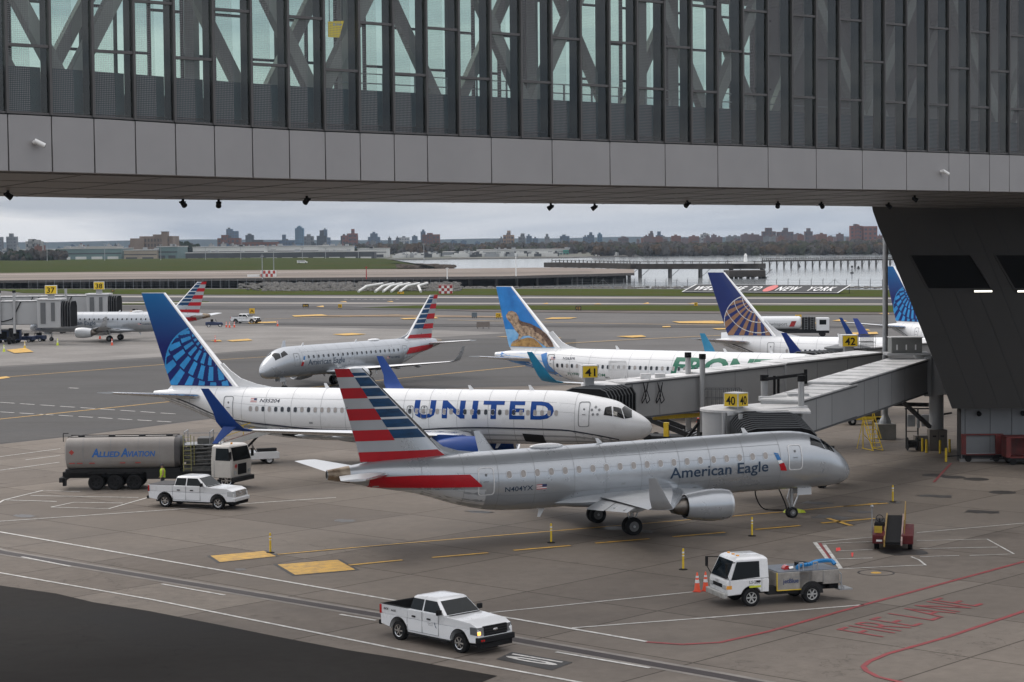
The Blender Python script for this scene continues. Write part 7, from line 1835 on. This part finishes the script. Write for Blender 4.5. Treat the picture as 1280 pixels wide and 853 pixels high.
_piv = Vector((c0-.3, 0, 0)); _rot = Matrix.Translation(_piv) @ Matrix.Rotation(R(-26), 4, 'Z') @ Matrix.Translation(-_piv)
for o_c in [q for q in tk.children if q.name.split('.')[0] in ('cab', 'mirror', 'headlight', 'grille', 'front_bumper', 'roof_beacon')]: o_c.matrix_basis = _rot @ o_c.matrix_basis
# service truck with a cab-over and a grey deck
fw, rw = G(939, 758.5), G(1014, 753.5); dd = (fw-rw).normalized(); nn = Vector((-dd.y, dd.x, 0)); o = (fw+rw)/2-nn*.95; wb = (fw-rw).length/2
st = thing('service_truck', 'small white cab-over service truck with a grey panelled body and a blue hose on top', 'service truck', o, math.atan2(dd.y, dd.x))
mb = MB().use(DARK); mb.box(-2.9, 2.3, -.42, .42, .48, .72); mb.box(-.9, .6, .45, .85, .45, .8); mb.build('chassis', None, st)
for x in (-wb, wb):
    for s in (-1, 1): wheel(st, x, s*.88, .40, .26 if x > 0 else .38, s, M('rim_grey', (.42, .42, .41), .45, .2, var=.2, scale=6))
mb = MB().use(CARW); h = 1.0
f0 = wb+1.15; bk = wb-.85
mb.extr([(bk, .62), (wb-.50, .62)]+arc(wb, .42, .50, 158, 20, 8)+[(wb+.5, .56), (f0, .52), (f0+.03, 1.05), (f0-.02, 1.22), (bk, 1.22)], -.98, .98)
mb.loft([[(bk, -.98, 1.225), (f0-.02, -.98, 1.225), (f0-.02, .98, 1.225), (bk, .98, 1.225)], [(bk+.04, -.90, 2.10), (f0-.42, -.88, 2.10), (f0-.42, .88, 2.10), (bk+.04, .90, 2.10)], [(bk+.14, -.72, 2.20), (f0-.6, -.72, 2.20), (f0-.6, .72, 2.20), (bk+.14, .72, 2.20)]])
cb = mb.build('cab', None, st, bevel=.05)
MB().use(VGLASS).add([(f0-.015, -.88, 1.26), (f0-.015, .88, 1.26), (f0-.37, .78, 2.02), (f0-.37, -.78, 2.02)], [(0, 1, 2, 3)]).build('windscreen', None, cb, fix=False)
for s in (-1, 1):
    fy = lambda z: s*(lerp(.98, .90, (z-1.225)/.875)+.008)
    MB().use(VGLASS).add([(bk+.45, fy(1.30), 1.30), (f0-.18, fy(1.22), 1.22), (f0-.48, fy(2.0), 2.0), (bk+.45, fy(2.0), 2.0)], [(0, 1, 2, 3)]).build('side_window', None, cb, fix=False)
    mb = MB().use(SEAM); mb.box(bk+.34, bk+.36, s*.98, s*.985, .66, 1.25); mb.box(f0-.14, f0-.12, s*.98, s*.985, .9, 1.22); mb.build('door_seam', None, cb)
    MB().use(BLACK).box(bk+.42, bk+.62, s*.98, s*1.0, 1.08, 1.15).build('door_handle', None, cb)
    mb = MB().use(BLACK); mb.bar((f0-.45, s*.86, 1.98), (f0+.10, s*1.15, 1.98), .035); mb.bar((f0-.05, s*.98, 1.25), (f0+.10, s*1.15, 1.6), .03); mb.box(f0+.06, f0+.12, s*1.05, s*1.25, 1.55, 1.98); mb.build('mirror', None, st)
    MB().use(AMBER).box(f0-.22, f0+.02, s*.985, s*.90, .82, .98).build('indicator', None, cb)
    MB().use(HEADL).box(f0+.02, f0+.06, s*.55, s*.88, .80, .98).build('headlight', None, cb)
    vs, fs = text_geo('LS-200', .14, bold=.02); mb = MB().use(SEAM); mb.add([((bk+.95-x) if s > 0 else (bk+.35+x), s*.99, 1.02+z) for x, z in vs], fs); mb.build('lettering', None, cb, fix=False)
    MB().use(M('decal_lime', (.55, .6, .05), .5, var=0)).box(bk+.4, bk+.95, s*.981, s*.987, .84, .93).build('decal', None, cb)
mb = MB().use(BLACK); mb.box(f0+.03, f0+.05, -.5, .5, .84, 1.0)
for z in (.86, .92, .98): mb.box(f0+.05, f0+.06, -.48, .48, z-.01, z+.01)
mb.build('grille', None, cb); MB().use(M('bumper_chrome_worn', (.5, .5, .48), .4, .5, var=.3, scale=4)).box(f0+.0, f0+.2, -1.02, 1.02, .42, .66).build('front_bumper', None, st, bevel=.03)
vs, fs = text_geo('ISUZU', .10, bold=.02); tw = text_w(vs); mb = MB().use(SEAM); mb.add([(f0+.065, -tw/2+x, 1.05+z) for x, z in vs], fs); mb.build('lettering', None, cb, fix=False)
mb = MB().use(AMBER)
for y in (-.5, 0, .5): mb.box(f0-.75, f0-.65, y-.06, y+.06, 2.2, 2.25)
mb.build('roof_lamp', None, cb)
BODYG = M('body_panel_grey', (.33, .315, .29), .5, .25, var=.22, scale=1.4, dirt=(.20, .185, .17))
b1_, b0_ = wb-1.25, -wb-1.35
mb = MB().use(BODYG); mb.box(wb-2.55, b1_, -1.0, 1.0, .62, 1.42); mb.box(-wb+.60, wb-2.95, -1.0, 1.0, .62, 1.42); mb.box(-wb-.55, -wb+.6, -1.0, 1.0, .90, 1.42); mb.box(b0_, -wb-.56, -1.0, 1.0, .80, 1.42); mb.box(b0_, b1_, -.9, .9, 1.2, 1.40); bd = mb.build('body', None, st, bevel=.02)
mb = MB().use(M('deck_top_blue_grey', (.17, .19, .22), .5, .2, var=.2, scale=2)); mb.box(b0_+.03, b1_-.03, -.96, .96, 1.425, 1.46); mb.build('deck_top', None, st)
mb = MB().use(YEL); mb.box(wb-2.55, b1_, 1.0, 1.01, .62, .66); mb.box(b1_, b1_+.02, .9, 1.0, .62, 1.42); mb.build('edge_stripe', None, bd)
mb = MB().use(SEAM)
for x in (wb-1.9, -wb+.1, -wb-.6): mb.box(x, x+.015, 1.001, 1.006, .92, 1.38); mb.box(x, x+.015, -1.006, -1.001, .92, 1.38)
mb.build('locker_seam', None, bd)
vs, fs = text_geo('jetBlue', .20, bold=.02); tw = text_w(vs); mb = MB().use(M('jet_letter_navy', (.03, .05, .14), .5, var=0)); mb.add([(wb-1.50-x*.75/tw, 1.012, .95+z) for x, z in vs], fs); mb.build('lettering', None, bd, fix=False)
for ln, z in (('LAVATORY', 1.16), ('SERVICE', 1.0)):
    vs, fs = text_geo(ln, .10); tw = text_w(vs); mb = MB().use(SEAM); mb.add([(-wb+1.0-x*.6/tw*(1 if ln[0] == 'L' else .7)-.1, 1.008, z+zz_) for x, zz_ in vs], fs); mb.build('small_lettering', None, bd, fix=False)
for s in (-1, 1): MB().use(DARK).add([(x, s*1.012, z) for x, z in arc(-wb, .42, .56, 0, 180, 12)], [tuple(range(13))]).build('wheel_arch', None, bd, fix=False)
mb = MB().use(GALV)
for x in (wb-2.35, wb-3.05): mb.pipe([V3(x, .85, 1.45), V3(x, .85, 1.78), V3(x-.2, .85, 1.78), V3(x-.2, .85, 1.45)], .03)
mb.build('grab_rail', None, st)
mb = MB().use(GALV); mb.box(b0_-.65, b0_-.02, .2, 1.0, .48, .54); mb.bar((b0_, .25, .9), (b0_-.3, .25, .5), .05); mb.bar((b0_, .95, .9), (b0_-.3, .95, .5), .05); mb.pipe([V3(b0_-.1, 1.0, .5), V3(b0_-.1, 1.0, 1.2), V3(b0_, 1.0, 1.3)], .03); mb.build('rear_step', None, st)
mb = MB().use(BLACK); mb.box(b0_-.05, b0_+.4, -.8, .8, .55, .79); mb.build('rear_underframe', None, st)
mb = MB().use(TAILL); mb.tube((wb-1.95, .5, 1.47), (wb-1.95, .2, 1.47), .17, n=14); mb.use(CHROME); mb.tube((wb-2.0, .52, 1.5), (wb-2.2, .52, 1.52), .09, n=10); mb.build('hose_coupling', None, st)
hp = st.matrix_basis
o_h = Vector(o); ch, sh = math.cos(st.rotation_euler.z), math.sin(st.rotation_euler.z)
def sp_(x, y, z): return V3(o_h.x+x*ch-y*sh, o_h.y+x*sh+y*ch, z)
pipe_cord('blue_hose', 'bright blue corrugated hose lying across the rear top of the service truck', 'hose', [sp_(-wb+.55, .7, 1.56), sp_(-wb+.2, .2, 1.56), sp_(-wb-.2, .35, 1.62), sp_(-wb-.7, .1, 1.68), sp_(-wb-1.15, .55, 1.76), sp_(-wb-1.25, .75, 1.62)], .095, M('hose_blue', (.02, .22, .52), .45, var=.25, scale=14))
t = thing('control_box', 'small black box on the rear top of the service truck behind the blue hose', 'box', sp_(-wb-.1, -.35, 1.46), st.rotation_euler.z); box_obj('casing', BLACK, t, -.25, .25, -.15, .15, .0, .14, bevel=.01); box_obj('lid', DARK, t, -.26, .26, -.16, .16, .142, .16)

# belt loaders
def belt_loader(label, loc, head, body, ang=7., L_=6.6, lift=.55, rail=YEL, dark=True, group=None):
    t = thing('belt_loader', label, 'belt loader', loc, R(head), group)
    mb = MB().use(body); mb.extr([(-2.1, .38), (-2.15, .85), (-1.5, .92), (1.6, .92), (2.1, .85), (2.1, .38)], -1.05, -.42); mb.extr([(-2.1, .38), (-2.15, .85), (2.1, .85), (2.1, .38)], .42, 1.02); mb.box(-1.9, 1.9, -.42, .42, .35, .5); mb.build('chassis', None, t, bevel=.03)
    for x in (-1.35, 1.35):
        for s in (-1, 1): wheel(t, x, s*.86, .34, .24, s, DARK if dark else CARW, 0)
    ca, sa = math.cos(R(ang)), math.sin(R(ang)); x0 = -L_*.5; Bp_ = lambda d, y, n: V3(x0+d*ca-n*sa, y, lift+d*sa+n*ca)
    def slab(d0, d1, y0, y1, n0, n1, m, nm, par):
        mb = MB().use(m); mb.hexa([Bp_(d0, y0, n0), Bp_(d1, y0, n0), Bp_(d1, y1, n0), Bp_(d0, y1, n0), Bp_(d0, y0, n1), Bp_(d1, y0, n1), Bp_(d1, y1, n1), Bp_(d0, y1, n1)]); return mb.build(nm, None, par)
    bm = slab(0, L_, -.38, .40, -.06, .06, BLACK, 'belt', t)
    slab(0, L_, -.46, -.385, -.2, .18, rail if dark else M('rail_pale', (.5, .5, .48), .5), 'side_rail', bm); slab(0, L_, .405, .48, -.12, .15, M('rail_pinkish', (.42, .30, .27), .5, var=.4, scale=6), 'side_rail', bm)
    mb = MB().use(BLACK); mb.box(-1.2, -.5, -.98, -.5, .93, 1.0); mb.box(-1.3, -1.2, -.98, -.5, .95, 1.35); mb.build('seat', None, t, bevel=.03)
    mb = MB().use(BLACK); mb.lathe([(-.015, .19), (.015, .19), (.015, .16), (-.015, .16)], 'x', (.15, -.74, 1.40), 20, closed=True); mb.bar((.45, -.74, .9), (.16, -.74, 1.38), .05); mb.build('steering_wheel', None, t)
    MB().use(M('panel_dull_yellow', (.38, .26, .02), .5, var=.2)).box(-2.16, -2.1, -.95, -.55, .95, 1.3).build('warning_panel', None, t) if dark else None
    mb = MB().use(DARK); mb.box(.5, 1.9, -1.0, -.5, .93, 1.15); mb.bar((-.8, 0, .5), (.9, 0, lift+(L_*.6)*sa), .14); mb.build('console', None, t)
    if rail:
        mb = MB().use(rail); a = Bp_(.25*L_, .56, .1); b = Bp_(.97*L_, .56, .1); U_ = V3(-sa, 0, ca)*.0+V3(0, 0, .75)
        for k in range(4): q = a.lerp(b, k/3); mb.bar(q-V3(0, 0, .2), q+U_, .05)
        mb.bar(a+U_, b+U_, .05); mb.bar(a+U_*.5, b+U_*.5, .04); mb.build('hand_rail', None, t)
    return t
p = G(1119, 690); t = belt_loader('dark red belt loader with a black belt in the marked bay at right', (p.x+.35, p.y+2.2, 0), 78, M('loader_red', (.11, .008, .010), .5, var=.3, scale=2), 5.5, 6.0, .55, rail=M('rail_worn_yellow', (.34, .22, .06), .5, var=.4, scale=5)); t.scale.y = -1
mb = MB().use(REFL); mb.box(-2.165, -2.155, -.85, -.55, .50, .60); mb.build('plate', None, t); mb = MB().use(GALV); mb.tube((.6, -1.15, .5), (.6, -1.15, 1.9), .03); mb.ell((.6, -1.15, 1.95), (.09, .09, .09), 8, 6); mb.build('beacon_pole', None, t)
p = G(322, 583); belt_loader('white belt loader with yellow rails raised to the tail hold of the blue globe airliner', (p.x-.9, p.y+1.8, 0), 20, CARW, 15, 7.4, 1.0, YEL, False)
# equipment behind the airliner nose
p = G(835, 552); t = thing('cargo_dolly', 'dark cargo loader with a yellow post beside the nose of the blue globe airliner', 'cargo loader', (p.x+.4, p.y-1, 0), R(-20))
mb = MB().use(DARK); mb.box(-2.6, 2.6, -1.2, 1.2, .35, .6); mb.bar((-2.5, -1.1, 2.2), (1.6, -1.1, .7), .2, .4); mb.bar((-2.5, 1.1, 2.2), (1.6, 1.1, .7), .2, .4); mb.build('frame', None, t)
mb = MB().use(YEL); mb.box(-.5, -.1, -1.3, -1.0, .6, 1.7); mb.build('post', None, t); mb = MB().use(GALV)
for i in range(8): mb.tube((.2+i*.35, -1.1, 1.0-i*.05), (.2+i*.35, 1.1, 1.0-i*.05), .05)
mb.build('rollers', None, t)
for x in (-1.8, 1.8):
    for y in (-1.1, 1.1): mb = MB().use(TYRE); mb.tube((x, y-.12, .35), (x, y+.12, .35), .35, n=14); mb.build('wheel', None, t)
# far white tanker beyond the gold globe airliner
p = G(990, 421); t = thing('fuel_tanker', 'white and black fuel tanker behind the gold globe tail, cab at its right', 'fuel truck', (p.x, p.y, 0), R(-6))
mb = MB().use(CARW); mb.loft([rrect(-7.5, .95, 1.5, 3.0, .6), rrect(-7.1, 1.25, 1.25, 3.35, .8), rrect(1.2, 1.25, 1.25, 3.35, .8), rrect(1.5, 1.0, 1.5, 3.1, .6)]); tank = mb.build('tank', None, t, smooth=40)
mb = MB().use(DARK); mb.box(-7.4, 6, -.9, .9, .6, 1.2); mb.box(1.6, 3.7, -1.1, 1.1, 1.2, 3.2); mb.build('chassis', None, t)
mb = MB().use(CARW); mb.box(3.9, 6.0, -1.2, 1.2, 1.0, 3.1); cb = mb.build('cab', None, t, bevel=.08); box_obj('side_window', VGLASS, cb, 4.4, 5.5, -1.215, -1.205, 2.0, 2.8); box_obj('windscreen', VGLASS, cb, 6.0, 6.02, -1, 1, 1.9, 2.9)
for x in (-6, -4.7, 4.9):
    for s in (-1, 1): wheel(t, x, s*1.0, .52, .3, s, DARK, 0)
mb = MB().use(GALV); steps(mb, 2, -1.15, 1.2, 3.4, .5, 6); steps(mb, 3, -1.15, 1.2, 3.4, .5, 6); mb.build('ladder', None, t)
vs, fs = text_geo('swissport', .5, bold=.02); tw = text_w(vs); mb = MB().use(SEAM); mb.add([(-3.8+x*3/tw, -1.256, 1.9+z) for x, z in vs], fs); mb.build('lettering', None, tank, fix=False)
mb = MB().use(RED); mb.add([(-.5, -1.258, 1.7), (.3, -1.258, 1.7), (.7, -1.258, 2.6), (-.1, -1.258, 2.6)], [(0, 1, 2, 3)]); mb.build('emblem', None, tank, fix=False)
# tugs and carts by the left gates
NAVYC = M('cart_navy', (.02, .035, .09), .5, var=.3, scale=1)
def tug(u, v, label, head, c, w=2.6):
    p = G(u, v); t = thing('baggage_tug', label, 'baggage tug', p, R(head)); mb = MB().use(c); mb.extr([(-w/2, .35), (-w/2, 1.0), (-.2, 1.05), (.3, .95), (w/2-.2, .9), (w/2, .4)], -.7, .7); mb.build('body', None, t, bevel=.05)
    mb = MB().use(BLACK); mb.box(-.7, -.2, -.5, .5, 1.06, 1.5); mb.lathe([(-.02, .2), (.02, .2), (.02, .16), (-.02, .16)], 'x', (.25, 0, 1.4), 14, closed=True); mb.bar((.5, 0, .95), (.26, 0, 1.38), .05); mb.build('seat', None, t)
    for x in (-w*.32, w*.32):
        for s in (-1, 1): wheel(t, x, s*.62, .34, .2, s, CARW, 0)
    return t
tug(268, 409, 'dark blue baggage tug with a white seat behind the far left striped tail', 10, NAVYC, 3.4); tug(30, 428, 'navy baggage tug under the docked far left boarding bridge', 170, NAVYC, 3.6); tug(46, 427, 'blue tug nearest the nose wheel of the far left jet', 165, NAVYC, 3.0); tug(170, 394.5, 'orange topped tug on the taxiway behind the far left jet', 0, M('tug_orange', (.35, .16, .03), .5))
def far_cart(u, v, label):
    p = G(u, v); t = thing('baggage_cart', label, 'baggage cart', p, R(4)); box_obj('box', NAVYC, t, -2.0, 2.0, -.8, .8, .5, 2.1, bevel=.05); box_obj('roof', DARK, t, -2.1, 2.1, -.9, .9, 2.12, 2.2)
    mb = MB().use(BLACK)
    for x in (-1.0, 1.0): mb.box(x-.85, x+.85, -.83, -.80, .7, 1.9)
    mb.build('curtain', None, t)
    for x in (-1.4, 1.4):
        for s in (-.7, .7): mb = MB().use(TYRE); mb.tube((x, s-.08, .24), (x, s+.08, .24), .24, n=12); mb.build('wheel', None, t)
far_cart(-3, 428, 'navy covered baggage cart cut by the left edge'); far_cart(11, 429, 'navy covered baggage cart second from the left edge')
t = dup(tk, (0, 0, 0), 0, 'x') if False else None
# wing tip and nose of another jet at the left edge
p = G(-2, 424, 0); 

# ------------------------------------------------------------------ posts, cones, chocks, cord
def delin():
    t = thing('lane_post', 'yellow flexible post beside the yellow painted boxes, farthest left', 'lane post', G(338, 691.5), 0, 'yellow flexible lane posts')
    mb = MB().use(BLACK); mb.lathe([(0, .22), (.035, .22), (.06, .12), (.07, .07)], 'z', n=16); mb.build('base', None, t)
    mb = MB().use(YEL); mb.tube((0, 0, .06), (0, 0, 1.05), .055, .05, 12); mb.build('post', None, t, smooth=50)
    mb = MB().use(REFL); mb.lathe([(.82, .058), (.90, .058)], 'z', n=12); mb.lathe([(.68, .059), (.72, .059)], 'z', n=12); mb.build('reflective_band', None, t, smooth=50); return t
dlp = delin()
for u, v, l in ((689, 679, 'yellow flexible post under the rear belly of the silver regional jet'), (854, 712.5, 'yellow flexible post standing left above the pair of cones'), (940, 670.5, 'yellow flexible post below the nose of the silver regional jet'), (1116, 628, 'yellow flexible post above the red belt loader')): dup(dlp, G(u, v), 0, l)
def cone(u, v, label, h=.9, c=ORANGE):
    t = thing('traffic_cone', label, 'traffic cone', G(u, v), R(u*7), 'traffic cones'); k = h/.9
    mb = MB().use(c if c is not ORANGE else M('cone_base_red', (.5, .05, .03), .6)); mb.box(-.19*k, .19*k, -.19*k, .19*k, 0, .04); mb.build('base', None, t)
    mb = MB().use(c); mb.lathe([(.04, .15*k), (.88*k, .035*k), (.9*k, .02)], 'z', n=16); mb.build('cone_body', None, t, smooth=50)
    mb = MB().use(REFL); mb.lathe([(.42*k, .105*k), (.56*k, .085*k)], 'z', n=16); mb.lathe([(.66*k, .073*k), (.74*k, .061*k)], 'z', n=16); mb.build('reflective_band', None, t, smooth=50)
for a in ((871.5, 740, 'front left cone of the pair by the service truck bumper'), (882, 739, 'right cone of the pair by the service truck bumper'), (825.5, 531, 'cone right of the blue globe airliner nose, under the bridge tunnel'), (873, 528, 'cone under the tunnel of gate 41, right one'),
          (269, 428, 'lone cone in the open between the blue globe tail and the taxiing jet'), (347, 408, 'cone right of the distant pickup'), (283, 409.5, 'left cone of the three by the distant tug'), (287, 409.8, 'middle cone of the three by the distant tug'), (293, 409.5, 'right cone of the three by the distant tug'),
          (140, 432, 'cone under the wing of the far left jet, right one'), (125, 424, 'cone behind the engine of the far left jet')): cone(*a, h=.9 if a[1] > 500 else 1.1)
cone(72, 432, 'lime yellow cone ahead of the far left jet nose wheel', 1.1, LIME); cone(5, 440, 'lime yellow cone at the left edge', 1.1, LIME); cone(31, 436, 'yellow cone between the left edge and the lime cones', 1.1, YEL)
for u, v, l in ((986, 641.5, 'lime wheel chock left of the silver jet nose wheel'), (1000, 640.5, 'lime wheel chock right of the silver jet nose wheel')):
    mb = MB().use(LIME); mb.extr([(-.22, 0), (.22, 0), (.08, .16), (-.08, .16)], -.35, .35); tag(mb.build('wheel_chock', None, loc=G(u, v), rz=R(20)), l, 'wheel chock')
a = G(962, 640); pipe_cord('power_cable', 'black ground power cable looping from the silver jet belly to the pavement', 'cable', [(a.x-.6, a.y+1.2, 1.75), (a.x-.7, a.y+1.1, .9), (a.x-.3, a.y+.7, .12), (a.x+.6, a.y+.4, .05), (a.x+1.1, a.y+.8, .06), (a.x+.9, a.y+1.3, .8), (a.x+.5, a.y+1.4, 1.7)], .04, BLACK)
# ground worker in a lime vest behind the covered pickup
SKIN = M('skin', (.32, .19, .13), .6, var=.05); VEST = M('vest_lime', (.45, .62, .03), .6, var=.15, scale=6); TROU = M('work_trousers', (.02, .022, .03), .8, var=.2)
p = G(205, 613.5); t = thing('person', 'worker in a lime safety vest standing by the fuel tanker behind the covered pickup', 'person', (p.x, p.y-.4, 0), R(200))
def skin_body():
    pts = [((0, 0, .98), (.15, .11)), ((0, 0, 1.20), (.15, .11)), ((0, 0, 1.40), (.17, .11)), ((.01, 0, 1.52), (.07, .07)), ((.03, 0, 1.66), (.085, .10)), ((.03, 0, 1.77), (.05, .06))]
    ed = [(i, i+1) for i in range(5)]
    for s in (-1, 1):
        b = len(pts); pts += [((0, s*.10, .90), (.095, .09)), ((.03, s*.12, .50), (.065, .06)), ((-.02, s*.13, .09), (.045, .045)), ((.12, s*.14, .04), (.04, .03))]; ed += [(0, b), (b, b+1), (b+1, b+2), (b+2, b+3)]
        b = len(pts); pts += [((0, s*.20, 1.42), (.06, .06)), ((.02, s*.26, 1.13), (.045, .045)), ((.15, s*.24, .93), (.032, .032)), ((.22, s*.23, .88), (.03, .02))]; ed += [(2, b), (b, b+1), (b+1, b+2), (b+2, b+3)]
    me = bpy.data.meshes.new('body'); me.from_pydata([q[0] for q in pts], ed, []); o = bpy.data.objects.new('body', me); C.objects.link(o); o.parent = t
    o.modifiers.new('skin', 'SKIN'); sv = me.skin_vertices[0].data
    for i, q in enumerate(pts): sv[i].radius = q[1]; sv[i].use_root = i == 0
    sb = o.modifiers.new('sub', 'SUBSURF'); sb.levels = 1; sb.render_levels = 2; me.materials.append(SKIN); return o
bo = skin_body()
mb = MB().use(VEST); mb.loft([[(x+.19*math.cos(a_)*k, .24*math.sin(a_)*k*m, z) for a_ in [2*PI*i/16 for i in range(16)]] for x, z, k, m in ((0, .92, .95, .95), (0, 1.15, .92, .92), (0, 1.35, 1.0, 1.05), (.01, 1.47, .75, .95), (.01, 1.53, .45, .5))]); mb.build('vest', None, t, smooth=60)
mb = MB().use(TROU)
for s in (-1, 1): mb.loft([[(x+r*math.cos(a_), s*y+r*math.sin(a_), z) for a_ in [2*PI*i/12 for i in range(12)]] for x, y, r, z in ((0, .10, .125, .95), (.02, .115, .10, .6), (0, .13, .085, .10))])
mb.build('trousers', None, t, smooth=60)
mb = MB().use(M('cap_dark', (.03, .03, .04), .7)); mb.lathe([(1.70, .115), (1.78, .10), (1.83, .05), (1.84, .01)], 'z', (.03, 0, 0), 14); mb.build('cap', None, t, smooth=60)
# ------------------------------------------------------------------ the airliners in place
def dl(v): return Vector((v[0], v[1], 0))
regional_jet('silver regional jet with a red, white and blue striped tail parked in the foreground', (19.64, 116.49, 0), 19.7, 'N404YX', hero=True, tilt=.022)
narrowbody('white airliner with a blue globe tail parked behind the silver regional jet', (9.84, 140.67, 0), -14.44, 'blue')
regional_jet('silver regional jet taxiing with its nose towards us, striped tail at its right', (-27.0, 214.07, 0), 234, 'N118HQ', flaps=False)
regional_jet('silver regional jet parked at the far left gate, partly behind the blue globe tail', (-80.94, 335.7, 0), 171, 'N404KX', flaps=False)
narrowbody('white airliner with a spiny lizard on its blue tail and green lettering', (30.9, 175.3, 0), -30, 'animal')
narrowbody('white airliner with a gold and white globe on its navy tail', (57.94, 206.6, 0), -20.9, 'gold')
narrowbody('white airliner mostly hidden behind the dark tower, only its blue globe tail showing', (67.8, 222.6, 0), -58.8, 'blue', lettering=False)
# ------------------------------------------------------------------ air
hm = bpy.data.materials.new('haze'); hm.use_nodes = True; n = hm.node_tree; n.nodes.remove(n.nodes['Principled BSDF'])
pv = n.nodes.new('ShaderNodeVolumePrincipled'); pv.inputs['Color'].default_value = (.66, .80, .98, 1); pv.inputs['Density'].default_value = .00004; pv.inputs['Anisotropy'].default_value = .1
n.links.new(pv.outputs[0], n.nodes['Material Output'].inputs['Volume'])
hz = MB().use(hm).box(-5200, 5200, -400, 9900, -2.4, 120).build('haze', None); struct(hz, 'stuff')
